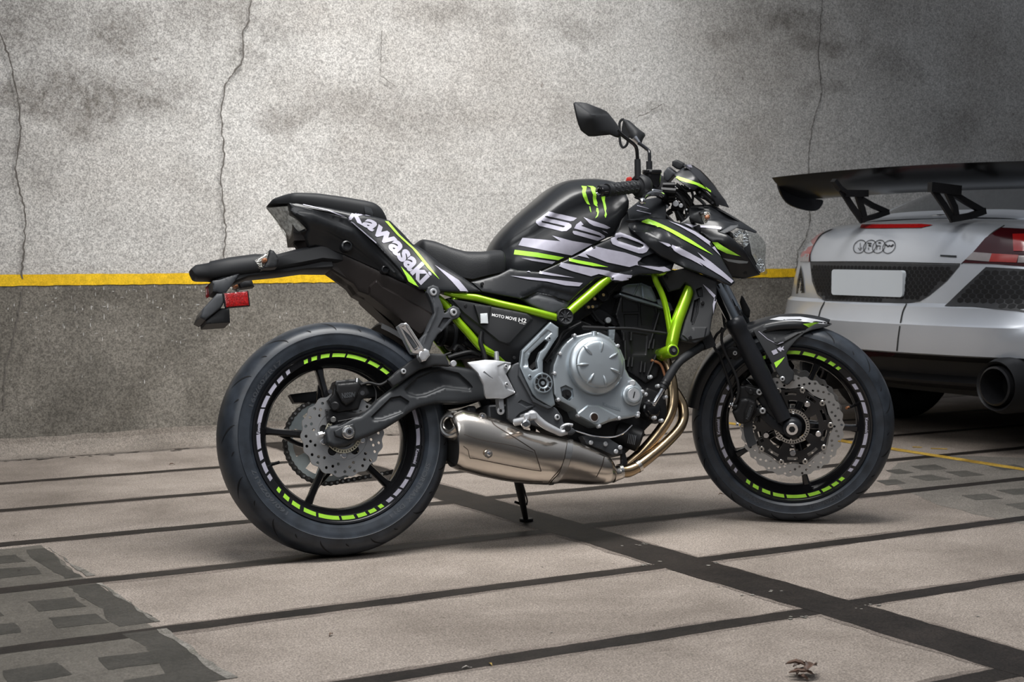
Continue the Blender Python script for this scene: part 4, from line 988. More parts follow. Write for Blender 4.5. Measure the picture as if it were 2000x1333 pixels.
# ------------------------------------------------------------ fuel tank
def ridge(top, bot, wid, shape, fr=BK, n=36, sb=.12, capends=True, m_=20, zoff=0, tap=(0, 0)):
    """closed symmetrical body: silhouette on the centre plane, lower edge on the plane s=sb; wid = (px, half width); shape(v) 0..1 top to bottom -> (width fraction, drop fraction)"""
    def L(p, s): q = fr.pt(p[0], p[1], s); return (q if fr.sub is None else SR.T @ (q - AP) + AP)
    T_ = A([L(p, 0) for p in top]); B_ = A([L(p, p[2] if len(p) > 2 else sb) for p in bot]); Wd = A([[L((p[0], top[0][1]), 0)[0], p[1]] for p in wid])
    T_ = T_[np.argsort(T_[:, 0])]; B_ = B_[np.argsort(B_[:, 0])]; Wd = Wd[np.argsort(Wd[:, 0])]
    x0, x1 = max(T_[0, 0], B_[0, 0]), min(T_[-1, 0], B_[-1, 0]); secs = []
    for i in range(n + 1):
        x = x0 + (x1 - x0) * (.5 - .5 * cos(pi * i / n)); zt = np.interp(x, T_[:, 0], T_[:, 2]) + zoff; zb = np.interp(x, B_[:, 0], B_[:, 2]); w_ = np.interp(x, Wd[:, 0], Wd[:, 1])
        tt = (x - x0) / (x1 - x0); f = 1.0
        if tap[0] and tt < tap[0]: f = math.sqrt(max(.0, 1 - (1 - tt / tap[0]) ** 2))
        if tap[1] and tt > 1 - tap[1]: f = math.sqrt(max(.0, 1 - (1 - (1 - tt) / tap[1]) ** 2))
        f = max(f, .08); zt = zb + (zt - zb) * f; w_ *= .35 + .65 * f
        zb = min(zb, zt - .002); half = [(shape(j / m_, i / n)) for j in range(m_ + 1)]
        sec = [A([x, -w_ * u, zt - (zt - zb) * v]) for u, v in half] + [A([x, w_ * u, zt - (zt - zb) * v]) for u, v in half[::-1][:-1]]
        sec = sec[:-1] if np.linalg.norm(sec[0] - sec[-1]) < 1e-9 else sec
        if fr.sub is not None: sec = [fr.loc(q) for q in sec]
        secs.append(sec)
    return secs
def spl(tab):
    P_ = catmull([A(p, float) for p in tab], 8); P_ = A(P_); d = np.r_[0, np.cumsum(np.linalg.norm(np.diff(P_, axis=0), axis=1))]; d /= d[-1]
    return lambda v: (float(np.interp(v, d, P_[:, 0])), float(np.interp(v, d, P_[:, 1])))
tank_a = spl([(0, 0), (.28, .012), (.52, .045), (.74, .13), (.87, .235), (.94, .33), (.90, .42), (.93, .55), (1.0, .72), (.99, .88), (.94, 1.0)])
def tshape(v, t): u, w_ = tank_a(v); return u, w_
top = smt = catmull([A(p, float) for p in [(955, 497), (957, 484), (966, 466), (985, 443), (1012, 417), (1039, 394), (1060, 376), (1080, 364), (1100, 359), (1131, 357.5), (1158, 360), (1178, 368), (1202, 386), (1226, 409)]], 5)
bot = [(954, 499), (972, 510), (988, 516.5), (1003, 525), (1052, 528), (1075, 519), (1120, 498), (1198, 458), (1209, 438), (1226, 410)]
tk = MB(); secs = ridge([tuple(p) for p in top], bot, [(950, .030), (962, .072), (980, .098), (1010, .122), (1050, .145), (1100, .158), (1150, .160), (1190, .150), (1230, .125)], tshape, n=44, sb=.135)
tk.loft(secs, K_blk)
tbv = tk.bvh()
C2 = lambda P_: cr(780, 340, 3.7037, P_)
T5 = lambda P_: cr(1030, 350, 8.885, P_)
dk = lambda mb, polys, M, bv, st=5, lift=.0012: mb.decal(BK, polys, M, st, bv, lift)
dk(tk, [C2([(890, 462), (1165, 488), (1105, 447), (1250, 485), (1395, 508), (1245, 590), (1100, 562), (862, 517)]), C2([(880, 607), (1000, 618), (1128, 634), (1105, 652), (960, 628)])], K_sdc, tbv)
dk(tk, [C2([(835, 550), (1000, 570), (1190, 604), (1150, 624), (950, 597), (828, 583)])], K_gdc, tbv)
six = T5([(370, 565), (860, 680), (800, 728), (745, 735), (340, 645), (300, 662), (330, 672), (720, 765), (765, 800), (765, 840), (680, 905), (600, 912), (200, 810), (150, 760), (155, 722)])
tk.decal(BK, [six], K_sdc, 4, tbv, .0014, holes=[T5([(250, 722), (640, 815), (655, 830), (620, 845), (245, 750)])])
tk.decal(BK, [T5([(300, 648), (345, 640), (640, 712), (740, 738), (700, 752), (600, 735), (330, 672)])], K_blk, 4, tbv, .0017)
dk(tk, [T5([(925, 735), (975, 792), (930, 815), (1240, 925), (1340, 985), (1345, 1015), (1220, 1070), (1190, 1065), (810, 960), (785, 930), (790, 900), (850, 905), (1240, 1010), (1280, 1015), (1275, 992), (1240, 975), (810, 858), (850, 790)]),
        T5([(975, 665), (1130, 725), (1330, 790), (1440, 845), (1380, 868), (1150, 812), (1080, 775)]), T5([(1290, 888), (1370, 920), (1395, 945), (1330, 915)])], K_sdc, tbv, 4)
clw = [T5([(935, 125), (1030, 132), (1020, 190), (1008, 230), (1040, 330), (1060, 400), (1085, 450), (1035, 435), (1000, 380), (965, 310), (945, 230), (960, 170)]), T5([(1070, 475), (1090, 482), (1108, 575), (1098, 585), (1080, 530)]),
       T5([(1030, 122), (1140, 130), (1190, 165), (1175, 210), (1195, 270), (1190, 340), (1215, 420), (1205, 445), (1222, 490), (1180, 470), (1150, 440), (1130, 330), (1135, 270), (1105, 200), (1095, 150)]), T5([(1195, 500), (1225, 505), (1240, 580), (1222, 650), (1175, 685), (1205, 630), (1210, 590), (1190, 560)]),
       T5([(1275, 280), (1345, 290), (1340, 380), (1362, 470), (1370, 520), (1360, 560), (1378, 620), (1355, 680), (1335, 640), (1348, 590), (1325, 500), (1310, 420), (1285, 350)])]
dk(tk, clw, K_gdc, tbv, 4, .0016)
tank = part(tk, 'fuel_tank', ang=50, label='matte black fuel tank with silver number graphics and green claw marks')
sd_ = MB(); c_ = BK.pt(1135, 360, 0); sd_.cyl(c_ + A([0, 0, -.012]), c_ + A([-.002, 0, .004]), .035, K_dark, None, 28, .004); part(sd_, 'filler_cap', tank)
# ------------------------------------------------------------ seats
seat_a = spl([(0, 0), (.4, .01), (.72, .06), (.93, .2), (1.0, .45), (.99, .75), (.95, 1.0)])
ss = MB(); secs = ridge([(804, 475), (818, 474.5), (834, 477.7), (848, 484), (861, 491), (888, 501), (920, 503), (945, 499), (965, 499), (978, 505), (988, 515), (994, 524)],
                        [(804, 480), (815, 482), (829, 490), (861, 516), (904, 542), (920, 546.5), (945, 541), (974, 534), (988, 529), (994, 525)],
                        [(800, .075), (840, .095), (880, .125), (920, .138), (960, .118), (996, .08)], lambda v, t: seat_a(v), sb=.115, n=40, tap=(.06, .05))
ss.loft(secs, K_seat); part(ss, 'rider_seat', ang=60)
ps = MB(); secs = ridge([(521, 401), (527, 394), (545, 389), (565, 386.5), (603, 388), (657, 395), (711, 404.5), (730, 410), (745, 418), (759.6, 427.5), (766, 433)],
                        [(521, 402.5, .0), (532, 401.5, .015), (545, 400, .04), (565, 398, .07), (589, 397, .085), (630, 406), (697, 420), (733, 427), (752, 432), (766, 436)],
                        [(520, .012), (527, .04), (560, .085), (620, .098), (700, .10), (740, .09), (768, .07)], lambda v, t: seat_a(v), sb=.085, n=44, tap=(.05, .16))
ps.loft(secs, K_pls)
ps.decal(BK, [[(711, 403), (724, 407), (728, 416), (727, 424), (714, 422), (712, 412)]], K_dgr, 5, None, .003)
part(ps, 'pillion_seat', ang=60)
# ------------------------------------------------------------ tail unit
C1 = lambda P_: cr(360, 360, 3.7037, P_)
TL = [(563, 397), (580, 396), (600, 400), (630, 404), (697, 417.5), (734, 424), (762, 431.5), (785, 454), (806, 477), (818, 482), (830, 490), (861, 515.5), (904, 542), (945, 570.5), (905, 571.5), (861, 569.5), (834, 567), (819, 566), (797, 550), (778, 525), (735, 478), (689, 438), (678, 426), (640, 415), (600, 408), (575, 404)]
tctl = [(565, 400, .082), (640, 408, .100), (700, 420, .108), (730, 460, .116), (760, 434, .098), (780, 500, .128), (800, 480, .108), (822, 560, .140), (850, 530, .136), (905, 570, .145), (945, 570, .146), (900, 545, .136), (860, 518, .122)]
tp = MB(); tp.panel(BK, TL, tctl, .004, K_blk, 5, (5, .005))
tmir = MB(); tmir.cat(tp); tbv = tp.bvh()
V, T_ = text2d('Kawasaki', .034, sub=.12)
V = V.copy(); V[:, 1] = np.where(V[:, 1] < .72, V[:, 1] * 1.13, .8136 + (V[:, 1] - .72) * .666)
uu = [0, .12, .24, .42, .6, .8, 1]; bxy = A([(679, 428), (696, 435), (717, 447), (747, 474), (773, 502), (797, 530), (822, 558.5)]); txy = A([(690, 413), (713, 418), (739, 431), (770, 454), (797, 480), (821, 508), (845, 536)])
ib = lambda Q, c: np.interp(V[:, 0], uu, Q[:, c])
q = np.c_[ib(bxy, 0) + (ib(txy, 0) - ib(bxy, 0)) * V[:, 1], ib(bxy, 1) + (ib(txy, 1) - ib(bxy, 1)) * V[:, 1]]
# follow the slight bow of the lettering
tp.proj2d(BK, q, T_, K_sdc, tbv, .0014)
dk(tp, [C1([(1450, 268), (1475, 270), (1560, 370), (1680, 480), (1770, 590), (1845, 690), (1760, 610), (1650, 470), (1540, 370)]), C1([(1565, 595), (1640, 670), (1695, 745), (1625, 705)])], K_gdc, tbv, 5)
dk(tp, [C2([(255, 660), (320, 700), (430, 770), (498, 850), (440, 848), (380, 780)])], K_sdc, tbv, 5)
tp.decal(BK, [stroke([(592, 400), (640, 411), (672, 423), (690, 436), (735, 475)], 1.6)], K_sdc, 6, tbv, .001)
part(tp, 'tail_panel', label='black tail side with white lettering'); part(tmir.mirror(), 'tail_panel')
ut = MB()
ut.panel(BK, [(564, 396), (600, 406), (640, 414), (678, 425), (690, 438), (735, 478), (781, 521), (802, 542), (795, 552), (781, 549), (720, 520), (672, 498), (616, 481), (603, 485), (596, 460), (602, 449), (598, 441), (568, 418)],
         [(566, 400, .080), (640, 416, .098), (600, 445, .078), (690, 440, .112), (620, 480, .055), (680, 500, .070), (735, 480, .108), (740, 520, .09), (790, 548, .115)], .02, K_blk, 6, (4, .004),
         [([(568, 412), (610, 418), (690, 450), (760, 515), (790, 548), (760, 535), (690, 480), (640, 452), (600, 440)], -.007, 10)])
ut.decal(BK, [], K_blk)
part(ut, 'under_tail_panel'); part(ut.mirror(), 'under_tail_panel')
bs = MB()
for (x, y, r) in ((676, 482, 9), (751, 528, 6.5)):
    bs = MB(); p = BK.pt(x, y, .085 if r > 8 else .10); bs.lathe([(r / 700 * 1.25, -.012), (r / 700 * 1.15, .010), (r / 700 * .85, .012), (r / 700 * .75, .004), (1e-5, .004)], p, YR, K_blk, 24); part(bs, 'panel_plug')
tr_ = MB()
tr_.panel(BK, [(640, 500), (672, 497), (720, 520), (781, 549), (825, 566), (843, 578), (852, 600), (846, 632), (819, 660), (790, 640), (776, 620), (719, 577), (700, 570), (690, 555), (643, 527)],
          [(650, 510, .045), (672, 500, .062), (720, 575, .055), (781, 552, .105), (845, 580, .125), (846, 630, .12), (776, 618, .07), (820, 655, .09)], .06, K_brn, 6, (4, .005),
          [([(722, 560), (735, 548), (747, 560), (845, 615), (845, 640), (820, 655), (722, 580)], -.008, 4)])
part(tr_, 'under_tray', ang=30); part(tr_.mirror(), 'under_tray', ang=30)
ctr = MB(); ctr.panel(BK, [(600, 420), (700, 430), (790, 490), (860, 540), (850, 640), (800, 640), (720, 572), (650, 525), (600, 470), (575, 470), (570, 430)], [(700, 500, .045)], .09, K_brn, 20); part(ctr, 'tail_subframe')
# tail light
tlg = MB()
tlg.panel(BK, [(518, 404.5), (564, 400.5), (565, 412), (600, 447), (601, 452), (576, 459), (573, 472), (569, 470), (545, 440)], [(518, 404, .002), (545, 439, .002), (570, 469, .002), (564, 402, .078), (600, 448, .074), (576, 458, .042)], .004, K_lens, 5, (2, .003), back=False)
tlg2 = tlg.mirror(); tlg.cat(tlg2)
tl = part(tlg, 'tail_light', label='clear tail lens')
ti = MB(); ti.panel(BK, [(521, 406.5), (562, 403), (563.5, 412), (597, 446), (575, 456.5), (571, 467)], [(521, 406, .001), (546, 437, .001), (571, 467, .001), (561, 404, .066), (596, 446, .064), (575, 456, .03)], .006, mat('lamp_bowl', (.74, .73, .70), .25, .2, var=(90, .6), bump=(110, .8, .004)), 4)
ti.cat(ti.mirror()); part(ti, 'lamp_reflector', tl)
tb = MB(); tb.panel(BK, [(570, 471), (574, 460), (603, 448), (615, 482), (584, 488)], [(572, 468, .01), (603, 450, .072), (584, 487, .012), (615, 482, .05)], .01, K_brn, 6); tb.cat(tb.mirror()); part(tb, 'tail_end')
# ------------------------------------------------------------ plate bracket, indicators and reflectors at the back
C6 = lambda P_: cr(360, 480, 7.84, P_)
def sym(poly, s, M, name, b=.003, **k):
    mb = MB(); mb.panel(BK, poly, [(poly[0][0], poly[0][1], s)], 2 * s, M, 7, (4, min(s * .6, .012))); 
    q = MB(); q.cat(mb); return part(q, name, ang=50, **k)
fa = MB()
def bx(path, wz, wy, M, mb=fa):
    """rounded box beam along px path at centre plane: path=(px,py), half height m, half width m"""
    P_ = [BK.pt(x, y, 0) for x, y in path]; secs = []
    for i, p in enumerate(P_):
        t = nrm(P_[min(i + 1, len(P_) - 1)] - P_[max(i - 1, 0)]); up = nrm(np.cross(t, A([0, 1., 0])) * -1); up = up if up[2] > 0 else -up
        h = wz[i]; w_ = wy[i]; secs.append([p + up * h * b + A([0, w_ * a, 0]) for a, b in ((-1, -.7), (-.8, -1), (.8, -1), (1, -.7), (1, .5), (.6, 1), (-.6, 1), (-1, .5))])
    mb.loft(secs, M)
bx([(375, 537), (382, 534), (407, 532), (411, 531), (450, 525), (495, 519), (540, 516), (580, 508), (620, 500), (660, 505)], [.013, .018, .021, .0235, .026, .026, .021, .024, .026, .024], [.030, .034, .036, .040, .044, .046, .050, .055, .06, .06], K_pls)
fend = part(fa, 'rear_fender', ang=55)
fb = MB(); bx([(425, 556), (450, 545), (480, 537), (510, 535), (545, 532), (590, 524), (640, 518)], [.018, .018, .012, .011, .010, .012, .02], [.030, .034, .034, .034, .036, .04, .05], K_pls, fb); part(fb, 'fender_brace', fend, ang=40)
pb = MB(); pb.panel(BK, C6([(240, 1105), (290, 960), (500, 735), (600, 735), (610, 870), (560, 960), (320, 1145)]), [(400, 600, .055)], .11, K_dgr, 8, (4, .006)); pb.panel(BK, C6([(430, 540), (560, 520), (800, 430), (860, 420), (640, 720), (560, 730), (440, 700)]), [(430, 560, .04)], .08, K_dgr, 8, (3, .004)); part(pb, 'plate_bracket', fend, label='dark grey number plate bracket')
pb = MB(); pb.panel(BK, C6([(325, 1145), (545, 960), (690, 960), (700, 1180), (335, 1205)]), [(420, 620, .045)], .09, K_pls, 8, (3, .004)); part(pb, 'plate_lamp', fend)
rf = MB(); rf.panel(BK, C6([(590, 725), (980, 690), (1010, 925), (630, 958)]), [(460, 585, .088)], .012, K_dark, 8, (2, .002)); rf.panel(BK, C6([(610, 735), (965, 702), (990, 915), (640, 945)]), [(460, 585, .0905)], .004, K_red, 8, (2, .002)); rf.cyl(BK.pt(441, 585, .05), BK.pt(446, 585, .080), .008, K_dgr)
part(rf, 'side_reflector', fend, label='red side reflector')
rf = MB(); rf.panel(BK, C6([(325, 640), (420, 545), (440, 570), (440, 740), (350, 805), (330, 780)]), [(405, 565, -.03)], .01, K_red, 8, (2, .002)); part(rf, 'rear_reflector', fend, label='red rear reflector')
def indicator(F_, lens, hous, s, nm='indicator', par=None, th=.03):
    h = MB(); h.panel(F_, hous, [(hous[0][0], hous[0][1], s)], th, K_pls, 5, (5, .010)); o = part(h, nm, par)
    l = MB(); l.panel(F_, lens, [(lens[0][0], lens[0][1], s + .003)], th + .004, K_lens, 5, (7, .014), back=False); part(l, 'lens', o) if par is None else None
    cx_, cy_ = np.mean(A(lens), 0); a = MB(); a.lathe([(1e-5, .010), (.006, .006), (.008, -.004), (1e-5, -.01)], F_.pt(cx_ + 2, cy_, s - .012), F_.out(), mat('amber_bulb', (.42, .15, .06), .2, coat=.5), 12); 
    a.panel(F_, [tuple(A([cx_, cy_]) + (A(p) - A([cx_, cy_])) * .8) for p in lens], [(cx_, cy_, s - .02)], .004, mat('lamp_silver', (.42, .40, .37), .22, .9, bump=(240, 1.0, .006)), 6); part(a, 'bulb', o) if par is None else None
    return o
indicator(BK, C6([(1045, 225), (1310, 60), (1340, 75), (1250, 300), (1190, 365), (1135, 350)]), C6([(1310, 62), (1370, 80), (1420, 150), (1445, 210), (1420, 330), (1340, 345), (1240, 345), (1190, 365), (1260, 250)]), .130)
q = MB(); q.tube([BK.pt(520, 515, .05), BK.pt(528, 513, .11)], .009, K_pls, 10, 2); part(q, 'indicator_stalk')
indicator(BK, [(432, 558), (462, 545), (470, 560), (468, 575)], [(462, 545), (492, 548), (497, 560), (470, 564)], -.12)
# ------------------------------------------------------------ side covers, green frame, footrest plates
sc = MB(); sc.panel(BK, [(874, 583), (893, 586), (926, 592), (960, 599), (1026, 612), (1066, 621), (1070, 630), (1030, 674), (1016, 700), (1010, 712), (985, 712), (965, 704), (950, 685), (939, 661), (905, 627), (885, 600)],
    [(880, 585, .128), (960, 600, .142), (1060, 622, .150), (990, 675, .145), (1000, 700, .125), (940, 660, .130)], .01, K_pls, 5, (4, .004), [([(879, 583), (940, 594), (1030, 612), (1040, 624), (994, 674), (975, 668), (905, 612)], -.006, 4)])
sb_ = sc.bvh(); V, T_ = text2d('MOTO MOVE', .02, sub=.2); sc.proj2d(BK, quadmap(V, [(960.5, 618), (1008.5, 628), (1009.5, 621), (961, 612.5)]), T_, K_wht, sb_, .001)
V, T_ = text2d('H2', .02, sub=.2); sc.proj2d(BK, quadmap(V, [(1012, 629), (1027.5, 631.5), (1028.5, 623), (1013, 621)]), T_, K_wht, sb_, .001)
V, T_ = text2d('Design', .0, sub=.3); sc.proj2d(BK, quadmap(V, [(1014, 633), (1025, 635), (1025.5, 632), (1014, 630)]), T_, K_wht, sb_, .001)
for x, y in ((909, 598), (1004, 700)): bolt(sc, BK, x, y, .1345, .005, K_dark, .004)
scp = part(sc, 'side_cover', label='black side cover with white lettering')
sc2 = MB(); sc2.panel(BK, [(874, 583), (960, 599), (1066, 621), (1070, 630), (1010, 705), (965, 704), (905, 627)], [(960, 640, .13)], .01, K_pls, 12, (4, .004)); part(sc2.mirror(), 'side_cover')
hd = MB(); hd.panel(BK, [(926.5, 595.5), (960, 598), (953, 632), (938, 632)], [(940, 615, .152)], .012, K_pls, 4, (2, .003)); hd.panel(BK, [(938, 613), (952, 612), (953.5, 632), (939, 632)], [(945, 620, .1535)], .004, mat('white_cap', (.55, .58, .60), .3, coat=.3), 6, (1.5, .001)); part(hd, 'reservoir_window', scp, label='white reservoir window')
lc = MB(); lc.panel(BK, [(1015, 583), (1035, 574), (1051, 571), (1085, 578), (1113, 586), (1110, 600), (1100, 604), (1085, 612), (1075, 612), (1040, 598)], [(1020, 583, .135), (1050, 575, .150), (1105, 600, .150), (1075, 608, .155)], .01, K_dgr, 5, (4, .004), [([(1020, 583), (1052, 573), (1100, 585), (1100, 592), (1050, 580)], .004, 4)]); part(lc, 'lower_side_cover'); part(lc.mirror(), 'lower_side_cover')
fr_ = MB()
def ft(pts, r, M=K_grn, n=16, mb=fr_): mb.tube([BK.pt(*p) for p in pts], r, M, n)
ft([(868, 571, .115), (893, 577, .125), (930, 582, .134), (976, 594, .142), (1030, 606, .150), (1078, 618.5, .152), (1100, 624, .145)], [.0085, .0095, .0105, .0108, .0108, .0108, .0108])
ft([(820, 558, .10), (832, 568, .105), (857, 585, .108), (875, 601, .110), (890, 623, .115), (915, 651, .120), (936, 675, .122), (951, 685, .122), (965, 692, .12), (985, 712, .11)], .0112)
ft([(893, 577, .12), (886, 588, .115), (880, 600, .11)], .008)
ft([(1092, 630, .150), (1112, 610, .150), (1150, 577, .152), (1184, 547, .152), (1205, 530, .14)], .0132)
ft([(1277, 536, .150), (1281, 549, .150), (1290, 568, .150), (1297, 587, .150), (1303, 613, .150), (1310, 655, .150)], .0088)
ft([(1350, 552, .148), (1346, 567, .150), (1334, 598, .153), (1321, 633, .155), (1313, 668, .152), (1311, 686, .146)], [.0150, .0165, .0172, .0178, .0180, .017])
ft([(1225, 528, .12), (1270, 528, .14), (1330, 540, .14), (1360, 540, .10)], .014)
lp_ = BK.pt(1315, 685, .178); fr_.cyl(lp_, lp_ - YR * .085, .0185, K_grn, None, 24, .001)
frp = part(fr_, 'frame', ang=60, label='lime green tubular frame')
q = MB(); q.cyl(lp_ - YR * .003, lp_ + YR * .001, .0135, K_dark, None, 24); q.cyl(lp_, lp_ + YR * .004, .006, K_stl, None, 6); part(q, 'frame_bolt', frp)
fl_ = fr_.mirror(); part(fl_, 'frame')
kn = MB(); p = BK.pt(1101, 620, .155); kn.lathe([(1e-5, .014), (.006, .014), (.008, .010), (.0175, .011), (.0215, .016), (.0235, .014), (.024, .0), (.022, -.01), (1e-5, -.012)], p, YR, K_pls, 32)
for i in range(8): a = i * pi / 4; kn.cyl(p + YR * .0115 + A([.008 * cos(a), 0, .008 * sin(a)]), p + YR * .0125 + A([.018 * cos(a), 0, .018 * sin(a)]), .0014, K_dgr, None, 6)
part(kn, 'frame_slider')
pg = MB(); pgo = [(833, 571), (836, 561), (846, 557), (856, 561), (860, 571), (857, 581), (864, 596), (868, 612), (874, 609), (877, 602), (886, 597), (896, 602), (900, 611), (896, 621), (884, 625), (872, 640), (855, 654), (846, 668), (838, 690), (822, 688), (818, 672), (822, 661), (830, 652), (838, 632), (848, 612), (843, 592), (838, 580)]
pg.panel(BK, pgo, [(846, 571, .150), (886, 611, .150), (850, 620, .150), (828, 680, .150)], .016, K_dgr, 4, (3, .003), [([(856, 640), (866, 622), (878, 622), (862, 646)], .008, 3), ([(846, 580), (856, 600), (852, 618), (836, 652), (828, 670), (834, 650), (846, 615)], -.003, 3)])
bolt(pg, BK, 846.4, 571, .1505, .0105, K_alu, .004); bolt(pg, BK, 885.8, 610.4, .1505, .0105, K_alu, .004)
pgp = part(pg, 'pillion_peg_bracket'); part(pg.mirror(), 'pillion_peg_bracket')
pk = MB(); pk.panel(BK, [(777, 637), (783, 632), (793, 631), (798, 635), (826, 678), (829, 686), (820, 692), (806, 691), (802, 686)], [(777, 637, .165), (826, 682, .165)], .022, K_peg, 3.5, (2.5, .003), [([(783, 640), (792, 636), (820, 680), (810, 684)], .004, 2.5)])
pk.panel(BK, [(783, 642), (790, 638), (815, 678), (809, 682)], [(800, 660, .1625)], .004, K_dgr, 5, (1, .001))
pk.panel(BK, [(818, 688), (830, 681), (838, 685), (840, 695), (832, 705), (824, 707), (818, 698)], [(830, 693, .162)], .02, K_peg, 4, (3, .004)); part(pk, 'pillion_peg', pgp, label='polished folding footpeg')
pgl = pk.mirror(); part(pgl, 'pillion_peg')
hp = MB(); hp.panel(BK, [(913, 708), (947, 703), (970, 704), (998, 708.5), (997, 718), (988, 731), (1007, 768), (985, 779), (951, 779), (947, 772), (944, 751), (933, 729), (915, 712)],
    [(913, 708, .168), (947, 703, .166), (998, 710, .160), (1007, 768, .160), (951, 779, .168), (950, 735, .178), (975, 730, .172), (983, 745, .168)], .006, K_alu, 4, (3, .003), [([(972, 716), (985, 710), (998, 712), (990, 730), (1004, 765), (990, 760), (974, 735)], .004, 3), (stroke([(945, 727), (955, 735), (962, 740)], 2.5, 1), .004, 1.5)])
for x, y in ((988, 716), (989.5, 751)): bolt(hp, BK, x, y, .166, .0058, K_alu, .003)
part(hp, 'heel_plate', label='pale aluminium heel guard')
rb = MB(); rb.panel(BK, [(990, 731), (1003, 712), (1012, 708), (1018, 716), (1020, 728), (1040, 775), (1062, 790), (1083, 796), (1088, 800), (1098, 815), (1100, 826), (1118, 836), (1126, 843), (1118, 850), (1092, 848), (1060, 836), (1035, 828), (1000, 826), (992, 818), (990, 790), (990, 778), (1008, 769)],
    [(1000, 715, .152), (1000, 820, .150), (1120, 845, .156), (1060, 790, .160), (1040, 820, .15)], .010, K_dgr, 5, (3, .003), [([(1012, 787), (1018, 782), (1040, 792), (1028, 796)], .004, 2), ([(1008, 816), (1016, 808), (1045, 794), (1040, 800), (1012, 818)], .005, 3), ([(1014, 712), (1020, 730), (1044, 778), (1080, 797), (1070, 800), (1040, 786), (1012, 735)], -.006, 3)])
bolt(rb, BK, 1088, 815.5, .159, .0082, K_alu, .004)
rbp = part(rb, 'footrest_plate'); part(rb.mirror(), 'footrest_plate')
pv = MB(); pvo = [(1075, 629), (1091, 640), (1090, 657), (1082, 668), (1070, 688), (1060, 704), (1060, 727), (1078, 745), (1079, 765), (1083, 785), (1084, 791), (1077, 796), (1048, 779), (1040, 770), (1026, 742), (1016, 720), (1015, 716), (1019, 685)]
pv.panel(BK, pvo, [(1075, 630, .168), (1020, 700, .164), (1080, 790, .168), (1060, 748, .172)], .012, K_cap, 3.5, (2.5, .003), [([(1024, 690), (1070, 645), (1078, 650), (1034, 692), (1031, 716), (1022, 716)], .002, 2)], holes=[[(1064, 664), (1071, 668), (1064, 680), (1054, 688), (1048, 706), (1050, 720), (1040, 724), (1033, 719), (1031, 704), (1036, 690)]])
c_ = BK.pt(1059.5, 749, .172); pv.lathe([(.011, -.004), (.0115, .003), (.0145, .006), (.0265, .007), (.0285, .004), (.0285, -.01)], c_, YR, K_cap, 36)
for i in range(8): a = i * pi / 4 + .2; pv.lathe([(.0165, .0072), (.0235, .0072)], c_, YR, K_dark, 6, a, a + pi / 4 * .8)
pv.cyl(c_ - YR * .004, c_ + YR * .001, .0115, K_dark, None, 20); pv.cyl(c_, c_ + YR * .004, .0055, K_cap, None, 16)
for x, y in ((1072.5, 661.5), (1035, 736.5)): bolt(pv, BK, x, y, .168, .0062, K_cap, .003)
pvp = part(pv, 'pivot_cover', label='blue grey swingarm pivot cover')
part(pv.mirror(), 'pivot_cover')
# rider's peg (end on), brake lever
pe = MB(); pe.tube([BK.pt(1004, 826, .17), BK.pt(1024, 822, .19), BK.pt(1032, 820, .20)], .010, K_alu, 12, 4); pe.cyl(BK.pt(1027, 829, .165), BK.pt(1027, 829, .245), .0125, K_chr, None, 20, .003)
pe.cyl(BK.pt(1029, 814, .165), BK.pt(1029, 814, .225), .010, K_alu, None, 20, .003); pe.box(BK.pt(1032, 815, .19), (.03, .05, .018), K_alu); part(pe, 'rider_peg', rbp, bevel=.002, label='aluminium rider footpeg')
le = MB(); le.tube([BK.pt(1030, 812, .195), BK.pt(1040, 808, .20), BK.pt(1052, 821, .20), (BK.pt(1066, 832, .20)), BK.pt(1084, 841, .20), BK.pt(1095, 846, .20), BK.pt(1108, 844, .205)], [.006, .009, .0105, .0105, .0095, .009, .007], K_alu, 12, 6)
le.tube([BK.pt(1096, 840, .195), BK.pt(1098, 834, .20), BK.pt(1108, 830, .205), BK.pt(1118, 831, .205)], .0045, K_alu, 10, 5); le.cyl(BK.pt(1109, 837, .18), BK.pt(1109, 837, .235), .0085, K_dark, None, 16, .002); part(le, 'brake_pedal', rbp, label='pale cast brake pedal')
q = MB(); q.box(BK.pt(976, 790, .13), (.014, .03, .03), K_alu); q.cyl(BK.pt(978, 803, .11), BK.pt(978, 803, .14), .011, K_alu, None, 18, .002); q.cyl(BK.pt(978, 803, .14), BK.pt(978, 803, .143), .004, K_dark); part(q, 'brake_rod', rbp, bevel=.002)
# side stand on the far side
p0 = BK.pt(1010, 930, -.02); g = floor_at(1028, 1019); gl = BR.T @ (g - BT)
st = MB(); st.tube([p0, p0 + (gl - p0) * .35, p0 + (gl - p0) * .65, gl + A([-.001, 0, .004])], [.013, .012, .0095, .008], K_dark, 14, 5)
wz = BR.T @ A([0, 0, 1.]); st.cyl(gl + wz * .001, gl + wz * .010, .021, K_dark, None, 20, .002); st.tube([p0 + A([.012, 0, -.01]), p0 + (gl - p0) * .5 + A([.016, 0, 0]), p0 + (gl - p0) * .62 + A([.012, 0, 0])], .0025, K_chr, 8, 3)
st.tube([p0 + (gl - p0) * .62, p0 + (gl - p0) * .55 + A([-.022, 0, .0])], .004, K_dark, 8, 2); part(st, 'side_stand')
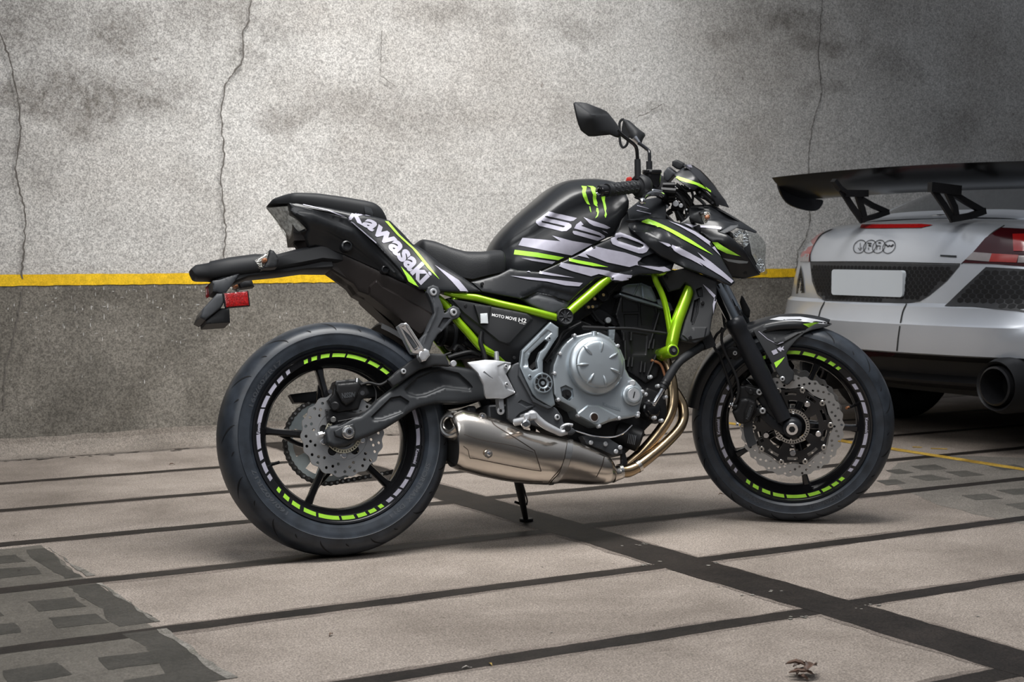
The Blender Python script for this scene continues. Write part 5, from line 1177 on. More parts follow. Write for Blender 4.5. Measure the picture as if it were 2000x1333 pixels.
# ------------------------------------------------------------ engine
EG = lambda P_: cr(1040, 520, 3.7037, P_)
C8 = lambda P_: cr(840, 760, 3.7037, P_)
en = MB()
def blk(poly, s, th, M, mb, st=8, rnd=(4, .004), **k): mb.panel(BK, poly, [(poly[0][0], poly[0][1], s)], th, M, st, rnd, **k)
blk([(1030, 640), (1110, 600), (1150, 640), (1205, 650), (1240, 700), (1310, 690), (1300, 760), (1290, 810), (1250, 850), (1180, 858), (1100, 835), (1060, 800), (1030, 760)], .085, .17, K_dark, en, 14)
blk([(1130, 600), (1200, 560), (1300, 560), (1330, 600), (1310, 690), (1230, 700), (1150, 660)], .06, .14, K_dark, en, 14)
blk([(1100, 600), (1190, 535), (1340, 540), (1350, 560), (1290, 560), (1200, 570), (1160, 610), (1110, 640)], .09, .18, K_dark, en, 14)
pc_ = BK.pt(1072, 748, .12); en.cyl(pc_, pc_ - YR * .24, .07, K_dark, None, 24, .01)
eng = part(en, 'engine', label='black engine block')
cy = MB(); blk(EG([(640, 205), (660, 185), (900, 270), (990, 330), (990, 520), (960, 600), (900, 800), (820, 850), (690, 760), (670, 620), (640, 470), (600, 350)]), .095, .12, K_dark, cy, 5, (4, .004),
    dents=[(EG([(650, 225), (760, 250), (770, 330), (650, 335)]), .004, 2), (EG([(780, 260), (880, 290), (890, 340), (860, 440), (790, 430), (780, 340)]), .004, 2), (EG([(660, 350), (765, 350), (760, 440), (670, 450)]), .004, 2), (EG([(700, 480), (830, 500), (820, 640), (720, 640)]), .003, 3), (EG([(905, 300), (960, 330), (960, 450), (900, 420)]), .004, 2)])
for a, b in (((700, 660), (690, 730)), ((725, 660), (718, 730)), ((790, 690), (780, 770)), ((815, 700), (808, 770)), ((880, 530), (870, 600)), ((850, 540), (840, 600)), ((660, 480), (660, 540)), ((715, 480), (712, 540)), ((895, 640), (830, 800)), ((915, 340), (850, 560)), ((670, 540), (672, 680))):
    cy.tube([BK.pt(*EG([a])[0], .100), BK.pt(*EG([b])[0], .100)], .0038, K_dark, 8, 2)
part(cy, 'cylinder_block', eng)
hc = MB(); blk(EG([(640, 190), (650, 150), (690, 130), (790, 122), (860, 150), (885, 200), (905, 260), (880, 265), (760, 225)]), .100, .12, K_cap, hc, 4, (5, .008), dents=[(stroke(EG([(730, 215), (770, 130)]), 3), -.004, 2), (stroke(EG([(800, 230), (790, 125)]), 2), .003, 2)])
blk(EG([(630, 195), (760, 232), (900, 275), (1000, 315), (1000, 328), (890, 290), (740, 248), (632, 208)]), .105, .12, K_cap, hc, 4, (2, .002)); blk(EG([(890, 240), (950, 240), (1000, 270), (1020, 320), (980, 318), (905, 280)]), .08, .1, K_cap, hc, 5, (3, .004)); part(hc, 'cylinder_head_cover', eng, label='blue grey cylinder head cover')
cc = MB()
cco = EG([(300, 505), (335, 500), (420, 478), (480, 478), (560, 515), (600, 560), (640, 610), (668, 680), (672, 745), (700, 800), (745, 830), (790, 880), (800, 940), (780, 1010), (770, 1065), (740, 1090), (700, 1100), (620, 1112), (560, 1125), (480, 1160), (460, 1158), (330, 1090), (310, 1040), (240, 1000), (180, 970), (155, 930), (150, 850), (142, 790), (150, 720), (180, 640), (210, 590), (250, 545)])
blk(cco, .150, .06, K_slv, cc, 4, (3.5, .005), dents=[(EG([(320, 1075), (400, 1010), (470, 1010), (620, 1090), (600, 1105), (560, 1115), (475, 1150), (450, 1145), (335, 1085)]), -.006, 3), (EG([(205, 880), (240, 865), (290, 890), (295, 950), (265, 975), (215, 945)]), .012, 2.5)])
part(cc, 'crankcase_cover', eng, label='silver crankcase side cover')
V, T_ = text2d('Kawasaki', .02); q = MB(); q.proj2d(BK, quadmap(V, EG([(505, 1010), (635, 1050), (638, 1025), (508, 985)])), T_, K_cap, cc.bvh(), .0012); part(q, 'cast_lettering', eng)
cl = MB(); cc_ = BK.pt(1161.5, 714.5, .150); cv = spl([(.0835, -.004), (.0835, .010), (.079, .019), (.070, .0245), (.0665, .026), (.065, .031), (.056, .0345), (.033, .0365), (.0001, .0375)])
cl.lathe([cv(t)[::1] for t in np.linspace(0, 1, 36)], cc_, YR, K_slv, 72)
clb = cl.bvh()
for i in range(7):
    a = rad(i * 360 / 7 + 78 - 0); d1 = A([cos(a), 0, sin(a)]); p_ = A([-sin(a), 0, cos(a)])
    prof = [(.034, .3), (.042, 1), (.056, 1), (.067, .4)]
    P_ = [cc_ + d1 * r + YR * (.0365 - .006 * max(0, (r - .056) / .011) + .0) for r, k_ in prof]
    cl.tube(P_, [.0015, .0038, .0042, .0015], K_slv, 10, 4)
part(cl, 'clutch_cover', eng, ang=25, label='round silver clutch cover with seven ribs')
oc = MB(); o_ = BK.pt(1235, 772.5, .155); oc.lathe([(.0295, -.01), (.0295, .003), (.0245, .006), (.0235, .006), (.0225, .0085), (.021, .011), (1e-5, .011)], o_, YR, K_slv, 40); oc.cyl(o_ + YR * .010, o_ + YR * .0115, .0185, K_alu, None, 32, .001)
oc.box(o_ + YR * .0118, (.003, .001, .018), K_dark, ry(rad(20))); oc.cyl(BK.pt(1235, 748.5, .15), BK.pt(1235, 748.5, .160), .009, K_alu, None, 20, .002); part(oc, 'timing_plug', eng, label='round silver plug')
og = MB(); o_ = BK.pt(1160.5, 815.5, .157); og.cyl(o_ - YR * .005, o_ + YR * .002, .0135, K_alu, None, 28, .001); og.cyl(o_ + YR * .0015, o_ + YR * .0025, .0105, mat('oil_glass', (.02, .012, .008), .08, coat=.6), None, 28); part(og, 'oil_window', eng)
of = MB(); of.cyl(BK.pt(1160, 648, .145), BK.pt(1160, 660, .145), .0095, K_slv, None, 20, .002); part(of, 'dipstick', eng); of = MB()
c9 = BK.pt(*EG([(255, 925)])[0], .150); of.lathe([(.014, -.012), (.0125, -.003), (1e-5, -.004)], c9, YR, K_dark, 24); of.cyl(c9, c9 + YR * .003, .006, K_dark, None, 6); part(of, 'oil_filler', eng)
bl_ = EG([(300, 505), (195, 637), (155, 780), (182, 970), (330, 1083), (478, 1160), (622, 1103), (760, 1068), (757, 1085), (790, 910), (850, 805), (905, 870), (960, 950), (612, 580), (880, 1100), (930, 1120), (815, 930)])
for x, y in bl_:
    b1 = MB(); r = .0058; p = BK.pt(x, y, .146); b1.lathe([(r, -.006), (r, .006), (r * .8, .0085), (r * .45, .0095), (1e-5, .0095)], p, YR, K_alu, 14); part(b1, 'cover_bolt', eng)
wp = MB(); o_ = BK.pt(*EG([(862, 1035)])[0], .115); wp.lathe([(.029, -.03), (.029, 0), (.027, .004), (.023, .006), (.021, .012), (.018, .016), (1e-5, .018)], o_, YR, K_gls, 36); blk(EG([(780, 960), (830, 880), (960, 930), (975, 1060), (945, 1130), (880, 1120), (790, 1080)]), .105, .05, K_dark, wp, 6, (4, .004)); part(wp, 'water_pump', eng, ang=25)
wh_ = MB(); wh_.tube([BK.pt(1276, 790, .145), BK.pt(1280, 784, .15), BK.pt(1297, 756, .155)], .0068, K_chr, 14, 5); wh_.cyl(BK.pt(1276, 790, .145) + YR * .008, BK.pt(1276, 790, .145), .006, K_chr, None, 12, .002); part(wh_, 'coolant_elbow', eng, label='chrome coolant elbow')
wh_ = MB(); wh_.tube([BK.pt(1294, 759, .155), BK.pt(1300, 748, .157), BK.pt(1314, 724, .162), BK.pt(1328, 706, .165), BK.pt(1350, 690, .15), BK.pt(1368, 678, .13), BK.pt(1382, 662, .10)], [.0115, .0125, .0125, .012, .012, .012, .012], K_pls, 16, 6)
for q in ((1299, 750), (1302, 745)): wh_.tube([BK.pt(q[0] - 2.5, q[1] + 4, .157), BK.pt(q[0], q[1], .157)], .0135, K_dark, 16, 2)
part(wh_, 'coolant_hose', eng)
ofl = MB(); ofl.cyl(BK.pt(1200, 842, .06), BK.pt(1252, 862, .085), .034, K_dark, None, 28, .006); ofl.cyl(BK.pt(1180, 834, .05), BK.pt(1200, 842, .06), .026, K_dark); ofb = ofl.bvh()
for i in range(5): ofl.decal(BK, [stroke([(1229 + i * 3.2, 848 + i * .8), (1226 + i * 3.2, 866 + i * .8)], .9)], mat('grey_print', (.25, .26, .28), .5), 4, ofb, .0008)
su = MB(); blk(C8([(900, 240), (1000, 270), (1300, 330), (1480, 270), (1560, 330), (1400, 480), (1250, 480), (1000, 360)]), .07, .12, K_dark, su, 10); part(su, 'sump', eng)
part(ofl, 'oil_filter', eng)
sm = MB(); blk(C8([(1100, 340), (1160, 330), (1280, 350), (1390, 420), (1390, 470), (1320, 480), (1240, 440), (1130, 400)]), .12, .03, K_dgr, sm, 6, (3, .003))
for x, y in ((1160, 390), (1265, 400), (1340, 455), (1370, 425)): p = BK.pt(*C8([(x, y)])[0], .125); sm.cyl(p, p + YR * .008, .0065, K_alu, None, 12, .002)
part(sm, 'sump_bracket', eng)
hose([tuple(C8([p])[0]) + (s,) for p, s in (((1040, 300), .13), ((1120, 325), .135), ((1200, 345), .14), ((1320, 348), .14), ((1400, 320), .14), ((1460, 265), .13))], .0022, K_chr, name='breather_pipe')
hose([tuple(EG([p])[0]) + (s,) for p, s in (((355, 445), .14), ((440, 450), .142), ((560, 452), .142), ((700, 452), .14), ((820, 468), .14), ((975, 490), .14))], .0045, name='clutch_cable')
cb = MB(); cb.panel(BK, EG([(548, 440), (600, 440), (597, 470), (590, 560), (560, 540), (552, 470)]), [(1190, 650, .145)], .008, K_cap, 6, (1, .001)); cb.tube([BK.pt(*EG([(360, 445)])[0], .14), BK.pt(*EG([(520, 452)])[0], .142)], .0065, K_dark, 10, 2); part(cb, 'cable_bracket', eng)
# throttle bodies and bits behind the tank side
tb_ = MB(); o_ = BK.pt(*EG([(510, 210)])[0], .10); tb_.lathe([(.020, -.04), (.020, 0), (.0185, .004), (.016, .004), (.014, .0), (1e-5, .0)], o_, YR, K_dark, 28); tb_.cyl(o_, o_ + YR * .004, .0045, mat('brass', (.7, .5, .22), .3, .9), None, 12)
tb_.cyl(BK.pt(*EG([(380, 300)])[0], .09), BK.pt(*EG([(470, 290)])[0], .09), .005, K_dgr); 
for x, y in ((400, 300), (430, 297), (445, 240)): p = BK.pt(*EG([(x, y)])[0], .10); tb_.cyl(p, p + YR * .006, .0045, mat('brass', (.7, .5, .22), .3, .9), None, 10)
tb_.panel(BK, EG([(400, 330), (480, 300), (540, 330), (600, 380), (640, 420), (600, 440), (540, 400), (460, 400)]), [(1150, 620, .085)], .05, K_dark, 8, (4, .004)); o_ = BK.pt(*EG([(540, 395)])[0], .09); tb_.cyl(o_, o_ + YR * .012, .0085, K_alu, None, 16, .002)
part(tb_, 'throttle_body', eng)
for P_, s_, r_ in (([(330, 420), (260, 470), (200, 540), (150, 620), (100, 700)], .135, .0035), ([(350, 410), (290, 440), (220, 480), (180, 560), (90, 690)], .14, .004), ([(240, 420), (330, 400), (420, 430)], .12, .003), ([(560, 190), (600, 150), (620, 120)], .12, .002), ([(430, 320), (480, 390), (520, 420)], .09, .004)):
    hose([tuple(EG([p])[0]) + (s_,) for p in P_], r_, name='engine_cable')
MM = lambda P_: cr(760, 560, 5.553, P_)
for P_, s_, r_ in (([(640, 770), (740, 740), (880, 710), (990, 740)], .11, .006), ([(700, 700), (740, 650), (800, 680), (850, 760)], .09, .008), ([(660, 800), (800, 770), (950, 760), (1050, 780)], .10, .005), ([(1000, 490), (990, 600), (1020, 700), (1045, 800)], .135, .0065), ([(850, 630), (820, 600), (880, 640), (960, 680)], .06, .010), ([(1160, 780), (1300, 785), (1400, 765)], .12, .003), ([(650, 790), (700, 740), (760, 730), (820, 760)], .10, .004)):
    hose([tuple(MM([p])[0]) + (s2,) for p, s2 in zip(P_, [s_] * 9)], r_, name='rear_hose')
q = MB(); p = BK.pt(*MM([(690, 840)])[0], .12); q.cyl(p, p + YR * .01, .009, K_alu, None, 14, .002); part(q, 'linkage_bolt'); q = MB(); p = BK.pt(*MM([(1165, 760)])[0], .13); q.cyl(p - A([0, 0, .012]), p + A([0, 0, .014]), .007, K_alu, None, 14, .002); part(q, 'brake_switch')
sh = MB(); sh.tube([BK.pt(860, 650, .02), BK.pt(960, 690, .02)], .03, K_dark, 16, 2)
sh.tube([BK.pt(850, 645, .02) + (BK.pt(965, 695, .02) - BK.pt(850, 645, .02)) * t + A([0, .036 * sin(t * 2 * pi * 6), .036 * cos(t * 2 * pi * 6)]) for t in np.linspace(0, 1, 70)], .006, K_dgr, 8, 1); part(sh, 'rear_shock')
bt = MB(); blk([(900, 600), (1070, 630), (1020, 700), (1000, 720), (960, 710)], .10, .20, K_pls, bt, 14); blk([(1090, 630), (1130, 610), (1200, 570), (1210, 560), (1160, 640), (1110, 660)], .05, .12, K_dark, bt, 14); part(bt, 'battery_box')
in_ = MB(); blk([(985, 700), (1040, 640), (1075, 640), (1075, 780), (1020, 790), (990, 740)], .10, .20, K_dark, in_, 14); part(in_, 'gearbox_housing')
# ------------------------------------------------------------ exhaust
mf = MB()
Tt = [(872, 817), (878, 806), (894, 800.5), (915, 804), (937, 810), (975, 823), (1013, 838), (1060, 848), (1110, 858.5), (1150, 874), (1186, 889.5), (1197, 900), (1203, 914)]
Bb = [(874, 845), (882, 900), (893, 915), (915, 925), (945, 934), (985, 942), (1035, 947), (1070, 948), (1105, 945), (1150, 948), (1186, 946.5), (1197, 943), (1203, 936)]
secs = []
Bb = [(884, 868), (886, 912), (897, 918), (918, 924), (945, 931), (985, 939), (1035, 946), (1072, 947.5), (1099, 944), (1150, 947), (1186, 946.5), (1197, 943), (1203, 936)]
SO = [.155, .165, .170, .172, .174, .175, .174, .170, .164, .150, .135, .120, .110]
TM = .105
for (tp_, bp_, so) in zip(Tt, Bb, SO):
    T3, B3 = BK.pt(*tp_, TM), BK.pt(*bp_, TM - .01); si = .02 if so > .15 else .035
    hz = (T3 - B3); mid = (so + si) / 2; hw = (so - si) / 2; sec = []
    for k in range(28):
        a = 2 * pi * k / 28 + pi / 2; cx_, sz = cos(a), sin(a); e1 = .62
        u = (abs(cx_) ** e1) * (1 if cx_ > 0 else -1); v = (abs(sz) ** .72) * (1 if sz > 0 else -1)
        bulge = 1.0 - .18 * max(0, -v)
        c_ = B3 + hz * (v + 1) / 2; sec.append(A([c_[0], -(mid + hw * u * bulge), c_[2]]))
    secs.append(sec)
fine = []
for i in range(len(secs) - 1):
    for t in np.linspace(0, 1, 4)[:-1]: fine.append([a * (1 - t) + b * t for a, b in zip(secs[i], secs[i + 1])])
fine.append(secs[-1]); mf.loft(fine, K_muf)
mb_ = mf.bvh()
muf = part(mf, 'muffler', ang=50, label='brushed steel underslung muffler')
for pts, w_ in (([(960, 822), (968, 832), (1000, 852), (1040, 878), (1045, 884), (1057, 921)], 1.6), ([(1057, 921), (1020, 915), (930, 897), (918, 895), (914, 880), (905, 872)], 1.3), ([(1108, 862), (1106, 880), (1098, 910), (1078, 935), (1070, 946)], 1.4), ([(1118, 862), (1117, 885), (1108, 915), (1090, 940)], 1.4), ([(906, 849), (940, 860), (1000, 871), (1042, 884)], 1.0), ([(1180, 893), (1176, 910), (1165, 932)], 1.4), ([(896, 915), (980, 936), (1060, 942)], 1.0)):
    sd = MB(); sd.decal(BK, [stroke(catmull([A(p, float) for p in pts], 4), w_)], mat('seam_dark', (.10, .08, .07), .4, .8), 6, mb_, .0007); part(sd, 'muffler_seam', muf)
bd_ = MB(); v2, tr = trimesh2d([(1109, 857), (1119, 861), (1117, 888), (1107, 918), (1086, 946), (1071, 947), (1092, 925), (1103, 895)], (), 5); bd_.proj2d(BK, v2, tr, K_stl, mb_, .0022); part(bd_, 'muffler_band', muf)
tip = MB(); c_ = BK.pt(880, 829, .128); ax = nrm(nrm(BK.pt(880, 829, .115) - BK.pt(960, 843, .105)) + YR * .75); tip.lathe([(.0420, -.06), (.0400, -.012), (.037, -.002), (.032, .001), (.027, .0), (.025, .004), (.0235, .009), (.0185, .010), (.0165, .007)], c_, ax, K_stl, 40); tip.lathe([(.0165, .007), (.0160, -.03)], c_, ax, mat('soot_black', (.005, .005, .005), .9), 24)
tip.lathe([(.0168, -.006), (1e-5, -.006)], c_, ax, mat('soot_black', (.005, .005, .005), .9), 24); part(tip, 'exhaust_tip', muf)
for x, y, s in ((943, 814.5, .155), (954.5, 887, .176)):
    q = MB(); p = BK.pt(x, y, s); q.lathe([(.012, -.003), (.0105, .0012), (.0075, .0015), (.007, -.002)], p, YR, K_muf, 20); q.lathe([(.006, -.002), (.006, .003), (.004, .005), (1e-5, .005)], p, YR, K_chr, 14); part(q, 'muffler_bolt', muf)
pl3 = MB(); pl3.tube([BK.pt(1196, 926, .085), BK.pt(1204, 925, .085), BK.pt(1212, 923, .085)], [.026, .021, .0195], K_muf, 20, 3)
pl3.tube([BK.pt(1208, 922, .085), BK.pt(1214, 921, .085)], .0215, K_stl, 20, 2); pl3.tube([BK.pt(1210, 922, .085), BK.pt(1228, 920, .085), BK.pt(1246, 912, .088)], [.0165, .0185, .0165], K_hdr, 20, 4)
pl3.tube([BK.pt(1243, 913, .088), BK.pt(1249, 909, .088)], .019, K_muf, 20, 2); part(pl3, 'collector_pipe')
hd2 = MB(); hd2.tube([BK.pt(x, y, s) for x, y, s in ((1246, 911, .088), (1268, 894, .085), (1297, 869, .075), (1324, 840, .06), (1334, 818, .05), (1333, 794, .045), (1323, 774, .04), (1308, 750, .03), (1295, 715, .03), (1290, 700, .03))], .0158, K_hdr, 22, 7); part(hd2, 'header_pipe', label='bronze tinted exhaust header')
hd1 = MB(); hd1.tube([BK.pt(x, y, s) for x, y, s in ((1226, 908, .05), (1250, 887, .06), (1280, 854, .075), (1305, 817, .085), (1314, 786, .09), (1313, 752, .09), (1305, 718, .085), (1294, 695, .08), (1285, 688, .07))], .0158, K_hdr, 22, 7); part(hd1, 'header_pipe', label='bronze tinted exhaust header')
q = MB(); q.panel(BK, [(1214, 880), (1220, 880), (1226, 905), (1220, 912), (1214, 912)], [(1218, 895, .10)], .01, K_dark, 6, (2, .002)); part(q, 'exhaust_hanger'); q = MB(); q.tube([BK.pt(1272, 704, .10), BK.pt(1290, 712, .10), BK.pt(1299, 735, .10)], .004, K_cop, 8, 4); part(q, 'oxygen_sensor_wire')
# ------------------------------------------------------------ side fairings, shroud, radiator cover
fp = MB(); fpo = [(920, 551), (940, 546), (974, 536.5), (997, 524.5), (1010, 528), (1053, 531.5), (1077, 521), (1121, 501), (1198, 461.5), (1208, 443), (1214, 424), (1226, 413), (1228, 430), (1240, 445), (1262, 471), (1275, 488), (1296, 497), (1318, 512), (1312, 528), (1290, 535), (1250, 536), (1239, 540), (1217, 551), (1201, 552), (1192, 542), (1183, 540), (1163, 544), (1112, 590), (1090, 583), (1051, 571), (1017, 584), (980, 577), (942, 570)]
fp.panel(BK, fpo, [(920, 551, .138), (945, 568, .150), (997, 526, .138), (1017, 582, .156), (1053, 532, .146), (1100, 515, .158), (1110, 580, .160), (1198, 465, .168), (1180, 535, .168), (1225, 418, .140), (1240, 470, .178), (1300, 520, .185), (1217, 545, .172), (1265, 480, .180)], .005, K_blk, 5, (3, .004),
    [([(1203, 463), (1214, 462), (1256, 478), (1257, 483), (1246, 486), (1207, 473), (1203, 468)], .003, 4), ([(1250, 510), (1256, 504), (1282, 494), (1318, 513), (1300, 519), (1262, 518)], .016, 3), ([(1232, 528), (1200, 530), (1120, 575), (1060, 560), (1017, 580), (1090, 583), (1112, 592), (1185, 545)], .004, 6)])
fmir = MB(); fmir.cat(fp); fb_ = fp.bvh()
T7 = lambda P_: cr(1180, 440, 11.106, P_)
dk(fp, [C2([(1405, 523), (1500, 545), (1630, 570), (1750, 610)]) + T7([(720, 800), (725, 860), (760, 880), (1000, 890), (1180, 915), (1300, 905), (1440, 975), (1290, 1015), (1000, 950), (760, 880), (680, 870), (545, 912)]) + C2([(1500, 640), (1345, 580), (1372, 612), (1290, 592)]),
        C2([(1155, 640), (1300, 665), (1500, 700), (1600, 725), (1740, 740), (1690, 755), (1640, 766), (1610, 774), (1540, 766), (1512, 738), (1440, 725), (1385, 742), (1250, 705), (1180, 680), (1125, 655)]),
        C2([(815, 685), (920, 695), (1060, 712), (1180, 735), (1265, 752), (1100, 737), (950, 714), (810, 700)]), C2([(800, 738), (950, 750), (1120, 765), (1325, 790), (1300, 815), (1200, 808), (1070, 780), (930, 765)])], K_sdc, fb_, 4, .0022)
dk(fp, [C2([(1215, 610), (1290, 625), (1400, 645), (1510, 675), (1400, 668), (1300, 650), (1195, 625)])], K_gdc, fb_, 4, .0026)
fp.decal(BK, [T7([(230, 265), (250, 185), (340, 165), (560, 245), (780, 350), (930, 435), (972, 480), (960, 520), (910, 590), (830, 620), (740, 615), (300, 470), (180, 420), (140, 350), (145, 290)])], K_sdc, 2.2, fb_, .0024, holes=[T7([(262, 300), (300, 275), (380, 255), (500, 285), (740, 370), (860, 430), (850, 470), (790, 505), (730, 495), (300, 355), (265, 330)])])
for x, y in ((941.5, 555), (1009, 553)): bolt(fp, BK, x, y, .150, .005, K_dark, .003) if x < 1000 else None
part(fp, 'side_fairing', label='black side fairing with silver and green stripes'); part(fmir.mirror(), 'side_fairing')
ms = MB(); ms.panel(BK, [(1226, 410), (1250, 392), (1285, 385), (1302, 395), (1300, 428), (1270, 424), (1240, 430), (1228, 436)], [(1226, 412, .12), (1300, 400, .07), (1240, 430, .135), (1290, 425, .12)], .01, K_blk, 6, (3, .003))
m2 = MB(); m2.cat(ms); V, T_ = text2d('Z', .03); mbv = ms.bvh()
for st_ in ([(1244, 402), (1267, 408), (1243, 411.5), (1271, 418)],): ms.decal(BK, [stroke(st_, 1.8)], K_sdc, 3, mbv, .001)
part(ms, 'ignition_cover'); part(m2.mirror(), 'ignition_cover')
T8 = lambda P_: cr(1240, 380, 5.128, P_)
sr2 = MB(); sro = [(1222, 428), (1240, 428), (1252, 427), (1271, 424.5), (1288, 426), (1304, 428.5), (1334, 438), (1361, 452), (1388, 473), (1406, 498), (1436, 552), (1428, 558.5), (1414, 553), (1400, 546), (1375, 536), (1337, 523), (1318, 514), (1290, 500), (1270, 485), (1250, 465), (1228, 445), (1214, 440)]
sr2.panel(BK, sro, [(1222, 430, .150), (1240, 440, .180), (1271, 425, .150), (1290, 460, .205), (1304, 429, .150), (1361, 453, .165), (1340, 480, .215), (1406, 499, .175), (1436, 553, .190), (1400, 545, .215), (1340, 522, .215), (1318, 513, .200), (1270, 484, .19), (1250, 460, .185)], .006, K_blk, 4.5, (3, .004),
    [([(1212, 441), (1222, 434), (1245, 432), (1262, 436), (1286, 446), (1262, 452), (1240, 450)], .010, 5), ([(1290, 430), (1308, 462), (1330, 482), (1318, 486), (1262, 450), (1240, 432)], .004, 6)])
sm2 = MB(); sm2.cat(sr2); sbv = sr2.bvh()
dk(sr2, [T8([(60, 270), (130, 248), (200, 275), (300, 320), (420, 380), (560, 460), (680, 540), (780, 610), (640, 540), (480, 455), (330, 370), (200, 310), (110, 290)]), T8([(790, 470), (800, 472)]) if 0 else T8([(540, 790), (640, 820), (750, 860), (800, 900), (790, 925), (720, 885), (620, 835)])], K_gdc, sbv, 3.5, .0022)
dk(sr2, [T8([(335, 270), (440, 305), (600, 375), (700, 440), (770, 490), (855, 620), (740, 510), (600, 410), (450, 325)]), T8([(235, 468), (345, 500), (360, 520), (330, 522)]), T8([(372, 508), (470, 545), (640, 640), (700, 672), (620, 580), (760, 680), (870, 770), (1000, 885), (980, 905), (860, 820), (720, 735), (640, 680), (680, 722), (560, 655), (470, 612), (400, 570), (362, 530)])], K_sdc, sbv, 4, .002)
part(sr2, 'front_shroud', label='black front shroud with silver and green flashes'); part(sm2.mirror(), 'front_shroud')
rc_ = MB(); rco = [(1288, 536), (1310, 530), (1337, 524), (1375, 538), (1400, 550), (1399, 600), (1391, 620), (1386, 655), (1372, 664), (1359, 671), (1332, 666), (1329, 660), (1337, 628), (1353, 588), (1356, 572), (1350, 560), (1338, 552), (1328, 565), (1308, 570), (1300, 556)]
rc_.panel(BK, rco, [(1290, 538, .150), (1337, 526, .185), (1395, 555, .200), (1390, 640, .195), (1335, 660, .170), (1345, 600, .165), (1310, 560, .145)], .010, K_pls, 4.5, (3, .004), [([(1357, 588), (1366, 584), (1362, 612), (1354, 634), (1350, 628)], .015, 3), ([(1360, 566), (1370, 562), (1372, 580), (1364, 580)], .012, 2.5), ([(1333, 655), (1352, 640), (1380, 640), (1376, 660), (1345, 666)], -.004, 3)])
rbv = rc_.bvh(); dk(rc_, [T8([(680, 900), (740, 945), (825, 1030), (800, 1110), (785, 1200), (780, 1100), (795, 1040), (740, 980)])], K_sdc, rbv, 5)
for x, y in ((1372, 592), (1348, 660), (1301, 542)): bolt(rc_, BK, x, y, .185 if x > 1340 else .155, .0058, K_dark, .002)
part(rc_, 'radiator_cover'); 
rc2 = MB(); rc2.panel(BK, rco, [(1340, 600, .17)], .010, K_pls, 12, (3, .004)); part(rc2.mirror(), 'radiator_cover')
ra = MB(); p = BK.pt(1362, 610, .14); ra.box((p[0] + .0, 0, p[2]), (.035, .28, .22), K_dark, ry(rad(-18))); part(ra, 'radiator')
# ------------------------------------------------------------ front end (everything that turns with the handlebar)
def fq(p): return SR.T @ (A(p) - AP) + AP
FO = FK.out()
def both(mb, name, **k): o = part(mb, name, **k); part(fmirror(mb), name, **k); return o
a0, a1, a2 = FK.pt(1400, 540, .100), FK.pt(1437, 634, .100), FK.pt(1543, 822, .100)
ax_f = nrm(a2 - a0)
lg = MB(); up_ = a1
lg.lathe([(.0205, -.02), (.0290, -.012), (.0295, .0), (.0295, .016), (.0268, .022), (.0262, .05), (.0275, .12), (.0268, .17), (.024, .19), (.022, np.linalg.norm(a2 - a1) - .01)], a1, ax_f, K_frk, 32)
c_ = FK.pt(1547, 837, .105); lg.cyl(c_ - FO * .055, c_ + FO * .010, .0285, K_frk, None, 32, .005); lg.cyl(c_ + FO * .008, c_ + FO * .016, .0195, K_frk, None, 28, .003)
lg.panel(FK, [(1470, 755), (1498, 765), (1530, 800), (1540, 830), (1528, 845), (1515, 825), (1492, 800), (1474, 775)], [(1500, 790, .085)], .015, K_frk, 6, (3, .004))
lg.panel(FK, [(1478, 790), (1490, 800), (1528, 832), (1540, 845), (1530, 850), (1505, 835), (1484, 815)], [(1500, 815, .088)], .012, K_frk, 6, (3, .003))
both(lg, 'fork_leg', ang=50)
s_ = MB(); s_.cyl(a1, a1 - ax_f * .20, .0205, mat('dark_chrome', (.42, .46, .50), .10, 1.0), None, 28); fst_ = s_; both(s_, 'fork_tube', label='polished fork tube')
nt_ = MB(); nt_.cyl(c_ + FO * .014, c_ + FO * .020, .0175, K_stl, None, 28, .002); nt_.cyl(c_ + FO * .016, c_ + FO * .0215, .0095, K_dark, None, 6); nt_.lathe([(.010, .0202), (.0165, .0202)], c_, FO, K_chr, 28); part(nt_, 'front_axle_nut')
tc = MB()
ut_, lt_ = FK.pt(1335, 415, .100), FK.pt(1400, 543, .10)
def clampbox(p, hz):
    q0, q1 = A(p), fkm(p); d = q1 - q0; f_ = nrm(np.cross(d, ax_f)); c = (q0 + q1) / 2; w_ = .038
    secs = [[q0 + d * t + f_ * w_ * a * k_ + ax_f * hz * b for a, b in ((-1, -1), (1, -1), (1, 1), (-1, 1))] for t, k_ in ((-.14, .6), (-.03, 1), (.2, 1), (.5, 1.5), (.8, 1), (1.03, 1), (1.14, .6))]
    tc.loft(secs, K_dark)
clampbox(lt_, .018); clampbox(a1 - ax_f * .30, .012)
tc.cyl((lt_ + fkm(lt_)) / 2, (lt_ + fkm(lt_)) / 2 - ax_f * .20, .03, K_dark); part(tc, 'triple_clamp', bevel=.004)
# front mudguard
MC = FK.loc(WF)
ffm = MB(); secs = []
def arcsec(a, R_, w_, dr, th=.003):
    pr = [(w_, -dr), (w_ * .985, -dr * .45), (w_ * .88, -.006), (w_ * .6, .0), (w_ * .3, .004), (0, .006)]
    pr = [(s, e) for s, e in pr] + [(-s, e) for s, e in pr[::-1][1:]]
    o_ = [FK.loc(WF + A([(R_ + e) * cos(rad(a)), -s, (R_ + e) * sin(rad(a))])) for s, e in pr]
    i_ = [FK.loc(WF + A([(R_ + e - th) * cos(rad(a)), -s * .96, (R_ + e - th) * sin(rad(a))])) for s, e in pr[::-1]]
    return o_ + i_
for a in np.linspace(68, 168, 34):
    t = (a - 68) / 100; tipf = min(1, (a - 68) / 14 + .12)
    secs.append(arcsec(a, .318 + .006 * (1 - t), .070 * tipf if a < 82 else .070, .030 * tipf + .012 * max(0, t - .5)))
